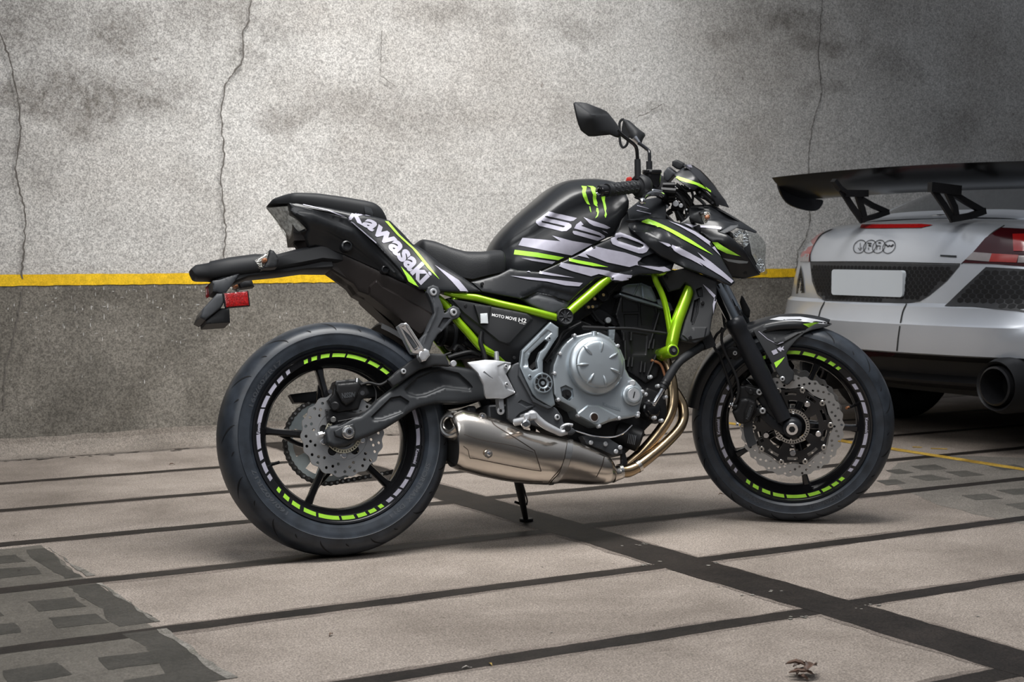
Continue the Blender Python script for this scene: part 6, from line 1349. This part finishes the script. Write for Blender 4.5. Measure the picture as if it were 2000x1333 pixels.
ffm.loft(secs, K_blk)
fr1 = ffm.bvh()
C3 = lambda P_: cr(1320, 580, 2.9622, P_)
ffm.decal(FK, [C3([(540, 133), (600, 118), (720, 117), (800, 130), (860, 142), (905, 160), (860, 158), (780, 150), (690, 140), (600, 138)])], mat('silver_vinyl', (.62, .63, .66), .3, .3), 5, fr1)
ffm.decal(FK, [C3([(735, 158), (800, 148), (870, 152), (918, 160), (870, 168), (770, 178)])], K_gdc, 5, fr1, .0016)
fm = part(ffm, 'front_mudguard', ang=60, label='black front mudguard with silver top')
fs2 = MB(); fso = C3([(445, 190), (500, 160), (560, 145), (690, 142), (840, 158), (905, 160), (870, 176), (790, 192), (745, 210), (700, 248), (655, 300), (640, 330), (655, 400), (685, 440), (680, 480), (645, 512), (615, 500), (598, 460), (580, 430), (560, 400), (540, 360), (470, 240)])
fs2.panel(FK, fso, [C3([(560, 150)])[0] + (.060,), C3([(900, 162)])[0] + (.02,), C3([(470, 200)])[0] + (.075,), C3([(640, 480)])[0] + (.095,), C3([(600, 320)])[0] + (.084,), C3([(760, 190)])[0] + (.066,), C3([(690, 150)])[0] + (.045,)], .004, K_pls, 4, (2, .002),
    [(C3([(505, 205), (560, 175), (700, 178), (690, 200), (570, 250), (550, 240)]), .007, 3), (C3([(570, 262), (690, 205), (730, 205), (610, 275), (590, 280)]), -.005, 3)])
f2 = MB(); f2.cat(fs2); fbv = fs2.bvh()
fs2.decal(FK, [stroke(C3([(478, 200), (530, 245), (588, 275), (622, 262)]), 1.1), C3([(552, 315), (580, 303), (592, 325), (565, 338)]), C3([(585, 300), (605, 288), (608, 298), (625, 285), (620, 300), (628, 310), (612, 308), (608, 320), (596, 310)])], K_sdc, 4, fbv)
fs2.decal(FK, [C3([(530, 168), (700, 160), (760, 185), (690, 200), (600, 190)])], K_dgr, 5, fbv); fs2.decal(FK, [C3([(568, 382), (630, 348), (612, 375), (580, 412)])], K_gdc, 4, fbv)
bolt(fs2, FK, *C3([(617, 475)])[0], .099, .0075, K_alu, .004); part(fs2, 'mudguard_bracket', fm, ang=40); part(fmirror(f2), 'mudguard_bracket', fm)
rb3 = MB(); rb3.panel(FK, C3([(290, 300), (330, 285), (375, 300), (385, 340), (350, 360), (300, 350)]), [(1435, 690, .072)], .006, K_dark, 6, (2, .002)); bolt(rb3, FK, *C3([(343, 326)])[0], .074, .007, K_alu, .004); part(rb3, 'mudguard_stay', fm)
# front calipers and hoses
C9 = lambda P_: cr(1340, 640, 6.059, P_)
cal = MB(); cal.panel(FK, C9([(545, 1000), (600, 960), (640, 850), (700, 840), (760, 850), (815, 880), (835, 920), (820, 1000), (790, 1060), (770, 1110), (700, 1140), (640, 1140), (590, 1110)]), [(1450, 800, .118)], .055, K_dark, 4, (5, .008), [(C9([(745, 860), (820, 890), (825, 940), (760, 1110), (690, 1130), (690, 1000)]), -.005, 4)])
cal.panel(FK, C9([(600, 830), (640, 700), (720, 690), (860, 720), (900, 760), (905, 800), (850, 830), (820, 880), (840, 950), (900, 960), (930, 1000), (900, 1030), (830, 1060), (800, 1120), (850, 1100), (840, 1050), (700, 1130)]), [(1480, 780, .10)], .03, K_dark, 5, (3, .004))
for x, y, r, M in ((867, 763, .0095, K_alu), (907, 985, .0095, K_alu), (765, 765, .008, K_dark), (608, 1148, .005, K_alu)): bolt(cal, FK, *C9([(x, y)])[0], .100 if x > 700 else .115, r, M, .006)
p = FK.pt(*C9([(600, 945)])[0], .110); q_ = FK.pt(*C9([(510, 915)])[0], .110); cal.cyl(p, q_, .0085, K_dark, None, 16, .001); cal.cyl(q_ + (p - q_) * .2, q_, .009, K_chr, None, 16, .001); cal.cyl(q_ + (p - q_) * .42, q_ + (p - q_) * .3, .0095, K_chr, None, 6)
V, T_ = text2d('NISSIN', .03); cal.proj2d(FK, quadmap(V, C9([(735, 1090), (790, 925), (762, 915), (705, 1080)])), T_, K_dgr, None, .001)
both(cal, 'front_caliper', ang=40)
q = MB(); plate(q, FF, [(.115 * cos(t), .115 * sin(t)) for t in np.linspace(rad(150), rad(205), 8)] + [(.142 * cos(t), .142 * sin(t)) for t in np.linspace(rad(205), rad(150), 8)], (), .083, .016, K_dgr); part(q, 'brake_pads')
for P_, s_, r_ in (([(470, 0), (430, 60), (420, 140), (440, 240), (470, 320), (560, 500), (610, 640), (620, 760), (600, 850), (575, 900)], .115, .0042), ([(430, 0), (410, 40), (365, 80), (330, 150), (330, 220), (360, 280), (400, 330), (480, 560), (540, 760), (545, 860), (530, 910)], .10, .0042), ([(700, 700), (730, 760), (820, 800)], .10, .002)):
    hose([tuple(C9([p])[0]) + (s_,) for p in P_], r_, fr=FK)
hose([(1416, 640, .10), (1412, 610, .09), (1408, 575, .07), (1398, 545, .06)], .0042, fr=FK); hose([(1424, 640, .11), (1420, 600, .10), (1412, 560, .08)], .0042, fr=FK)
fg = MB(); fg.panel(FK, T8([(1065, 1015), (1080, 1020), (1155, 1160), (1150, 1230), (1130, 1240), (1080, 1190), (1050, 1080)]), [(1455, 600, -.06)], .01, K_dark, 6, (2, .002)); part(fg, 'fork_guard'); fg = MB(); fg.panel(FK, [(1432, 600), (1440, 598), (1458, 632), (1452, 640), (1440, 636)], [(1445, 620, .07)], .01, K_dark, 6, (2, .002)); part(fg, 'fork_guard')
# headlight, cowl, meter
hs = MB(); hso = [(1327, 436), (1338, 428), (1345, 420), (1372, 428), (1402, 430), (1428, 434), (1444, 440), (1418, 447), (1404, 452), (1420, 458), (1436, 470), (1455, 490), (1466, 508), (1478, 528), (1485, 537), (1452, 545), (1424, 542), (1414, 520), (1406, 498), (1392, 476), (1372, 458), (1350, 445)]
hs.panel(FK, hso, [(1345, 425, .09), (1440, 440, .06), (1425, 460, .115), (1455, 490, .095), (1480, 536, .05), (1420, 540, .075), (1400, 480, .125), (1360, 450, .11), (1390, 440, .10)], .006, K_blk, 4, (3, .004), [(T8([(780, 500), (960, 560), (1080, 640), (1100, 690), (1140, 680), (1080, 640), (1000, 560), (820, 470)]), .003, 4)])
h2 = MB(); h2.cat(hs); hbv = hs.bvh()
hs.decal(FK, [T8([(775, 478), (830, 478), (900, 530), (1060, 620), (920, 590), (830, 545)])], K_gdc, 5, hbv); hs.decal(FK, [T8([(880, 636), (1000, 655), (1135, 668), (1125, 690), (1040, 690), (930, 668)])], K_cap, 5, hbv); hs.decal(FK, [T8([(495, 292), (600, 310), (800, 318), (870, 330), (860, 352), (700, 335), (570, 330)])], K_sdc, 5, hbv)
part(hs, 'headlight_cowl', label='black headlight side cowl with green flash'); part(fmirror(h2), 'headlight_cowl')
ck = MB(); ck.panel(FK, [(1343, 423), (1346, 404), (1352, 401.5), (1384, 401), (1400, 406), (1412, 414), (1440, 430), (1466, 446), (1478, 453.5), (1476, 456), (1452, 449), (1432, 444), (1404, 440), (1372, 432)], [(1345, 410, .055), (1384, 402, .05), (1478, 454, .012), (1440, 445, .06), (1372, 430, .085), (1430, 428, .03)], .006, K_blk, 4, (3, .003), [([(1350, 406), (1384, 405), (1410, 420), (1440, 436), (1400, 425), (1375, 412)], .004, 4)])
ck.panel(FK, T8([(840, 378), (960, 310), (1025, 305), (1045, 320), (960, 370), (900, 395)]), [(1405, 455, .118), (1440, 442, .09)], .006, K_dgr, 4, (2, .003))
c2_ = MB(); c2_.cat(ck); c2_.decal(FK, [], K_blk); part(ck, 'headlight_brow'); part(fmirror(c2_), 'headlight_brow')
tp_ = MB()
for pr_ in ([(1384, 401), (1412, 414), (1440, 430), (1478, 454)],):
    L1 = [FK.pt(x, y + 1, s) for (x, y), s in zip(pr_, (.05, .045, .032, .010))]; L2 = [fkm(p) for p in L1]
    L3 = [(a + b) / 2 + A([0, 0, .004]) for a, b in zip(L1, L2)]; tp_.add(L1 + L3 + L2, [[i, i + 1, i + 5, i + 4] for i in range(3)] + [[i + 4, i + 5, i + 9, i + 8] for i in range(3)], K_blk)
part(tp_, 'brow_top')
hl = MB()
# lens: lofted between outline on the near side and its mirror
lo = [(1428, 458), (1444, 447), (1456, 452), (1476, 456), (1486, 464), (1493.5, 473.6), (1496, 482), (1495, 500), (1494.5, 516.5), (1499, 533), (1496, 537), (1484, 537), (1470, 515), (1454, 489)]
hl.panel(FK, lo, [(1430, 458, .112), (1454, 489, .100), (1484, 536, .055), (1477, 456, .045), (1494, 480, .018), (1494, 515, .012), (1498, 534, .010), (1470, 490, .080)], .003, K_lens, 4, (1, .001), back=False); hl.cat(fmirror(hl))
hlp = part(hl, 'headlight', label='clear headlight lens')
hb = MB(); cc1 = FK.pt(1444, 472, .060)
fx = nrm(FK.loc(A([1., 0, 0]) + AP) - FK.loc(AP))
for sg in (1, -1):
    c = cc1 if sg > 0 else fkm(cc1); hb.lathe([(.030, .012), (.028, .0), (.022, -.016), (.010, -.024), (1e-5, -.025)], c, fx, mat('lamp_silver', (.42, .40, .37), .22, .9, bump=(240, 1.0, .006)), 24)
hb.panel(FK, [(1432, 458), (1446, 450), (1458, 462), (1460, 480), (1452, 484), (1438, 470)], [(1445, 466, .080)], .004, mat('lamp_silver2', (.70, .72, .74), .15, .9, bump=(160, 1.0, .004)), 4)
hb.panel(FK, [(1452, 484), (1462, 478), (1466, 500), (1482, 530), (1476, 530), (1462, 505)], [(1465, 505, .055)], .01, K_dark, 5); hb.panel(FK, [(1482, 505), (1490, 510), (1494, 530), (1486, 533), (1476, 520)], [(1485, 520, .022)], .008, mat('lamp_silver2', (.70, .72, .74), .15, .9, bump=(160, 1.0, .004)), 4)
hb.cat(fmirror(hb)); part(hb, 'headlight_reflector', hlp)
hbk = MB(); c = FK.pt(1400, 500, 0); hbk.panel(FK, [(1395, 445), (1425, 458), (1450, 500), (1460, 535), (1425, 540), (1400, 480)], [(1420, 490, .07)], .14, K_dark, 10, (3, .004)); part(hbk, 'headlight_shell')
indicator(FK, T8([(640, 185), (700, 160), (750, 165), (768, 195), (745, 240), (725, 295), (700, 305), (680, 290)]), T8([(540, 230), (580, 190), (640, 170), (700, 160), (650, 190), (690, 300), (660, 300), (590, 280), (550, 260)]), .165, 'front_indicator')
q = MB(); q.tube([FK.pt(1352, 430, .09), FK.pt(1358, 428, .15)], .008, K_pls, 10, 2); part(q, 'indicator_stalk')
C4 = lambda P_: cr(1080, 180, 4.1667, P_)
scn = MB(); scn.panel(FK, C4([(1062, 600), (1072, 588), (1130, 592), (1200, 640), (1300, 745), (1360, 830), (1402, 880), (1430, 935), (1434, 942), (1340, 915), (1335, 930), (1310, 880), (1250, 790), (1190, 715), (1120, 640)]),
    [C4([(1066, 596)])[0] + (.070,), C4([(1130, 592)])[0] + (.02,), C4([(1300, 745)])[0] + (.015,), C4([(1432, 938)])[0] + (.008,), C4([(1200, 720)])[0] + (.085,), C4([(1330, 915)])[0] + (.055,), C4([(1360, 870)])[0] + (.03,)], .003, K_gls, 4, (2, .002))
scn.cat(fmirror(scn)); scr = part(scn, 'wind_screen', label='smoked black fly screen')
sq = MB(); sq.panel(FK, C4([(1075, 590), (1125, 592), (1135, 615), (1095, 610)]), [(1345, 325, .05)], .003, K_sdc, 4); part(sq, 'screen_mount', scr)
mc = MB(); mc.panel(FK, C4([(985, 670), (1060, 615), (1090, 620), (1130, 650), (1200, 718), (1255, 775), (1335, 850), (1310, 860), (1255, 810), (1190, 770), (1150, 800), (1110, 790), (1040, 735), (1000, 700)]), [C4([(990, 680)])[0] + (.085,), C4([(1080, 620)])[0] + (.06,), C4([(1330, 850)])[0] + (.05,), C4([(1150, 795)])[0] + (.10,), C4([(1150, 710)])[0] + (.092,)], .004, K_blk, 4, (2, .003))
mcb = mc.bvh(); m3 = MB(); m3.cat(mc)
mc.decal(FK, [C4([(990, 682), (1010, 685), (1100, 712), (1190, 745), (1245, 775), (1320, 830), (1330, 845), (1240, 790), (1160, 755), (1080, 735), (1010, 712)])], K_gdc, 4, mcb); mc.decal(FK, [stroke(C4([(1030, 740), (1080, 765), (1130, 795)]), 2), stroke(C4([(1120, 640), (1170, 680), (1205, 722)]), 1.2)], K_sdc, 4, mcb)
part(mc, 'meter_cowl', label='small black meter cowl with green stripe'); part(fmirror(m3), 'meter_cowl')
mt = MB(); mt.panel(FK, C4([(900, 655), (935, 610), (985, 650), (1000, 660), (935, 735), (900, 710)]), [(1300, 345, .055)], .11, K_dgr, 5, (3, .006)); mt.panel(FK, C4([(968, 600), (970, 565), (1000, 550), (1060, 580), (1062, 605), (1040, 635), (1005, 625)]), [(1325, 320, .035)], .07, K_pls, 5, (3, .004)); part(mt, 'meter', label='dark grey instrument pod')
sy = MB(); sy.panel(FK, C4([(1150, 790), (1200, 780), (1260, 840), (1330, 900), (1340, 935), (1290, 920), (1240, 880), (1170, 850)]), [(1390, 395, .05)], .10, K_dark, 6, (3, .004))
for p_, r_ in (([(1125, 800), (1140, 850), (1130, 905)], .004), ([(1040, 760), (1080, 800), (1130, 800), (1170, 790)], .005), ([(1150, 840), (1200, 880), (1240, 920)], .005)): sy.tube([FK.pt(*C4([p])[0], .07) for p in p_], r_, K_dark, 8, 4)
for x, y in ((1195, 815), (1215, 855), (1300, 900)): p = FK.pt(*C4([(x, y)])[0], .055); sy.cyl(p, p + FO * .006, .0035, K_chr, None, 10)
part(sy, 'cowl_stay')
# handlebar, switchgear, grips, levers, mirrors
bar = MB(); g0, g1 = FK.pt(1249, 364, .265), FK.pt(1171, 373.5, .395)
gd = nrm(g1 - g0); bar.tube([FK.pt(1318, 392, .0), FK.pt(1306, 388, .06), FK.pt(1285, 378, .14), g0 - gd * .03, g0, g0 + (g1 - g0) * .5], .0111, K_dark, 14, 6); bar2 = fmirror(bar); bar.cat(bar2); part(bar, 'handlebar')
gp = MB(); gr = [(.0165, .0), (.0235, .002), (.0235, .008), (.0175, .011)]
Lg = np.linalg.norm(g1 - g0)
for i in range(9): t = .012 + (Lg - .05) * i / 9; gr += [(.0172, t), (.0182, t + .004), (.0182, t + .008), (.0172, t + .010)]
gr += [(.0175, Lg - .034), (.0185, Lg - .032), (.0185, Lg - .028), (.0001, Lg - .028)]
gp.lathe(gr, g0, gd, K_pls, 24)
for i in range(5): 
    for k in range(10):
        a = 2 * pi * k / 10; u_, v_ = basis(gd); d_ = cos(a) * u_ + sin(a) * v_; p = g0 + gd * (.02 + i * (Lg - .06) / 5) + d_ * .0178; gp.tube([p, p + gd * .012 + np.cross(gd, d_) * .004], .0012, K_dgr, 6, 1)
both(gp, 'grip', ang=20)
be_ = MB(); be_.lathe([(.0125, -.028), (.0155, -.026), (.0165, -.008), (.0160, -.003), (.0125, 0), (.0085, .0005), (.0075, -.003), (1e-5, -.003)], g1 + gd * .003, gd, K_gls, 28); be_.lathe([(.0075, -.001), (.0105, .0012)], g1 + gd * .003, gd, K_chr, 28); both(be_, 'bar_end')
sg_ = MB(); q0 = g0 - gd * .004; sg_.lathe([(1e-5, -.026), (.020, -.026), (.027, -.022), (.031, -.012), (.0335, -.004), (.0335, .006), (.029, .012), (.02, .012)], q0, gd, K_pls, 28); 
both(sg_, 'switch_housing', ang=40); rb_ = MB(); p = FK.pt(1227, 347, .29); rb_.panel(FK, [(1222, 354), (1224, 347), (1231, 345.5), (1234, 349), (1233, 355)], [(1227, 348, .278)], .016, mat('kill_switch_red', (.6, .03, .02), .4), 3, (1, .001)); part(rb_, 'kill_switch')
rs2 = MB(); pt_, pb_ = FK.pt(1273, 334, .200), FK.pt(1273, 366, .200); ax2 = nrm(pt_ - pb_)
rs2.lathe([(1e-5, -.002), (.020, .0), (.0245, .006), (.026, .028), (.0265, np.linalg.norm(pt_ - pb_) - .006)], pb_, ax2, K_gls, 32)
rs2.lathe([(.0275, -.008), (.0285, -.006), (.0285, .0), (.027, .003), (.012, .0045), (1e-5, .0045)], pt_, ax2, K_gls, 32); rs2.box(pb_ + A([-.004, 0, -.012]), (.05, .035, .02), K_dark); part(rs2, 'brake_reservoir', ang=30, label='black cylindrical brake fluid reservoir')
lv = MB(); lv.tube([FK.pt(1293, 381, .20), FK.pt(1283, 377.5, .23), FK.pt(1270, 378, .27), FK.pt(1261, 382, .31), FK.pt(1256, 388, .35), FK.pt(1254.5, 393, .385)], [.008, .0085, .0085, .0075, .008, .0095], K_chr, 14, 6); e_ = FK.pt(1254.5, 393.5, .388); lv.lathe([(1e-5, -.010), (.007, -.008), (.0102, 0), (.007, .008), (1e-5, .010)], e_, FO, K_chr, 16); lv.tube([FK.pt(1267, 370, .24), FK.pt(1278, 372, .23), FK.pt(1292, 374, .2)], .004, K_chr, 8, 3); part(lv, 'brake_lever', label='polished brake lever')
cm = MB()
for P_, s_, r_, M in (([(1295, 362), (1318, 362)], .10, .009, K_dark), ([(1292, 372), (1320, 374)], .10, .012, K_dark), ([(1292, 385), (1320, 384)], .08, .010, K_gls), ([(1292, 391), (1322, 390)], .07, .010, K_gls), ([(1300, 398), (1304, 405)], .05, .010, K_dark), ([(1312, 402), (1336, 408)], .06, .016, K_dark), ([(1322, 412), (1334, 432)], .07, .008, K_dark), ([(1336, 418), (1333, 436)], .06, .005, K_chr), ([(1320, 398), (1326, 415), (1330, 430)], .04, .013, K_dark), ([(1300, 420), (1312, 412)], .05, .008, K_chn)):
    cm.tube([FK.pt(x, y, s_) for x, y in P_], r_, M, 10, 2)
for x, y, r_ in ((1302, 404, .006), (1330, 402, .0065), (1320, 398, .009), (1318, 366, .004), (1302, 364, .003), (1341, 410, .003)): p = FK.pt(x, y, .085); cm.cyl(p - FO * .01, p + FO * .004, r_, K_alu, None, 14, .001)
part(cm, 'bar_clamp')
for P_, s_, r_ in (([(1292, 384), (1312, 380), (1330, 392), (1345, 412), (1356, 440), (1380, 480), (1404, 540)], .05, .0045), ([(1300, 376), (1325, 372), (1345, 385), (1352, 410), (1350, 440)], .04, .0045), ([(1290, 368), (1310, 370), (1328, 384), (1338, 402), (1342, 430)], .08, .004), ([(1240, 384), (1262, 394), (1285, 404), (1300, 420), (1320, 440)], .10, .005), ([(1262, 400), (1276, 404), (1296, 428), (1310, 440)], .06, .010), ([(1345, 352), (1338, 372), (1340, 395)], .02, .008), ([(1320, 360), (1335, 370), (1350, 366), (1362, 368)], .05, .006), ([(1318, 378), (1335, 386), (1350, 402), (1358, 420)], .03, .010)):
    hose([(x, y, s_) for x, y in P_], r_, fr=FK, name='control_cable')
T9 = lambda P_: cr(1100, 190, 5.8824, P_)
mr = MB(); mo = T9([(115, 72), (140, 55), (200, 58), (265, 65), (340, 95), (420, 125), (490, 158), (530, 200), (600, 290), (650, 365), (668, 400), (668, 440), (632, 466), (590, 455), (535, 430), (440, 440), (360, 450), (290, 450), (240, 415), (200, 380), (170, 310), (148, 230), (128, 140)])
mctl = [T9([(120, 75)])[0] + (.425,), T9([(300, 450)])[0] + (.410,), T9([(490, 160)])[0] + (.350,), T9([(660, 440)])[0] + (.320,), T9([(330, 220)])[0] + (.425,), T9([(210, 300)])[0] + (.432,), T9([(560, 380)])[0] + (.350,)]
mr.panel(FK, mo, mctl, .012, K_pls, 4, (8, .012), [(T9([(150, 70), (265, 75), (485, 165), (520, 205), (330, 195)]), .004, 3)]); mrr = part(mr, 'mirror', ang=25, label='black back of the near mirror')
ge = MB(); mo2 = [tuple(A([1163, 233]) + (A(p) - A([1163, 233])) * .90) for p in mo]; ge.panel(FK, mo2, [(p_[0], p_[1], p_[2] - .0145) for p_ in mctl], .003, mat('mirror_glass', (.8, .82, .82), .03, 1.0), 8); part(ge, 'mirror_glass', mrr)
mst = MB(); mst.tube([FK.pt(1205, 254, .325), FK.pt(1214, 263, .315), FK.pt(1228, 274, .30), FK.pt(1239, 283, .285), FK.pt(1243.5, 292, .275), FK.pt(1245, 312, .27)], .0052, K_gls, 12, 5); mst.tube([FK.pt(1245, 311, .27), FK.pt(1245.5, 330, .27), FK.pt(1246, 350, .27)], [.0088, .0092, .0092], K_pls, 16, 3); part(mst, 'mirror_stem', mrr)
ml = MB(); s9 = -.40
lo1 = T9([(700, 250), (740, 262), (800, 315), (850, 360), (920, 410), (928, 435), (900, 480), (885, 520), (850, 545), (825, 510), (770, 470), (745, 460), (745, 420), (700, 300), (685, 262)])
ml.panel(FK, lo1, [T9([(700, 255)])[0] + (-.36,), T9([(745, 460)])[0] + (-.345,), T9([(840, 420)])[0] + (-.335,), T9([(925, 425)])[0] + (-.36,), T9([(870, 540)])[0] + (-.33,)], .05, K_pls, 4, (6, .010)); mlp = part(ml, 'mirror', ang=25, label='far mirror with its glass edge showing')
g_ = MB(); g_.panel(FK, T9([(672, 345), (690, 270), (705, 300), (745, 420), (748, 465), (720, 480), (690, 450), (668, 400)]), [(1218, 250, -.385)], .02, mat('mirror_glass', (.8, .82, .82), .03, 1.0), 5)
part(g_, 'mirror_glass', mlp); g_ = MB(); g_.tube([FK.pt(*T9([p])[0], -.385) for p in ((745, 462), (735, 540), (690, 578), (660, 540), (650, 470), (648, 380), (648, 300), (668, 262), (700, 252))], .0045, K_pls, 8, 3); part(g_, 'mirror_rim', mlp)
mst = MB(); mst.tube([FK.pt(1243, 277, -.33), FK.pt(1251, 282, -.32), FK.pt(1264, 292, -.30), FK.pt(1268, 298, -.29), FK.pt(1268.5, 316, -.28)], .0058, K_gls, 12, 5); mst.tube([FK.pt(1268, 315, -.28), FK.pt(1268, 345, -.28), FK.pt(1268, 362, -.27)], .0100, K_pls, 16, 3); mst.cyl(FK.pt(1239, 270, -.33), FK.pt(1249, 281, -.325), .011, K_chr, .006, 16); part(mst, 'mirror_stem', mlp)

# ------------------------------------------------------------ litter on the floor
def leaf(px, py, size, seed, name, label, M, cat_='leaf', n=1):
    random.seed(seed); c = floor_at(px, py); mb = MB()
    for k in range(n):
        a = random.uniform(0, 2 * pi); ln = size * random.uniform(.7, 1.1); wd = ln * random.uniform(.30, .50); off = A([random.uniform(-1, 1), random.uniform(-1, 1), 0]) * size * .45 * (n > 1); zz = .002 + .0025 * k * (n > 1)
        d = A([cos(a), sin(a), 0]); p = A([-sin(a), cos(a), 0]); V = []; m_ = 8
        for i in range(m_ + 1):
            t = i / m_; w_ = wd * math.sin(pi * min(.98, max(.03, t))) ** .7 * random.uniform(.75, 1.1); z = zz + ln * (.18 if n == 1 else .10) * math.sin(pi * t) * random.uniform(.6, 1.2)
            for s in (-1, 0, 1): V.append(c + off + d * (t - .5) * ln + p * s * w_ / 2 + A([0, 0, z + abs(s) * w_ * .35]))
        mb.add(V, [[i * 3 + j, i * 3 + j + 1, (i + 1) * 3 + j + 1, (i + 1) * 3 + j] for i in range(m_) for j in range(2)], M)
        if n == 1: mb.tube([c + off - d * ln * .5 + A([0, 0, zz + .001]), c + off - d * ln * .72 + A([0, 0, .003])], .0009, M, 5, 1)
    o = mb.build(name, None, None); sm_ = o.modifiers.new('t', 'SOLIDIFY'); sm_.thickness = .0006; o.location = (0, 0, 0); tag(o, label, cat_); return o
M_lf = mat('dry_leaf', (.085, .045, .028), .6, var=(60, .5)); M_lo = mat('ochre_leaf', (.35, .24, .06), .6, var=(60, .4)); M_lb = mat('brown_leaf', (.12, .075, .05), .7, var=(60, .4))
leaf(1567, 1322, .042, 4, 'dry_leaf', 'dark crumpled dead leaf on the floor at the lower right edge', M_lf, n=9)
leaf(646, 1243, .016, 5, 'dry_leaf', 'small dark brown leaf scrap on the floor left of the middle', M_lb)
leaf(958, 1301, .014, 8, 'dry_leaf', 'tiny ochre yellow leaf on the floor at bottom centre', M_lo)
leaf(910, 1308, .02, 9, 'dry_leaf', 'pale grey leaf scrap on the floor beside the ochre one', mat('pale_leaf', (.33, .30, .27), .7))
leaf(1408, 968, .02, 11, 'dry_leaf', 'brown leaf scrap just left of the front tyre', M_lb)
leaf(335, 909, .02, 12, 'dry_leaf', 'thin dark twig near the wall at left', M_lf)
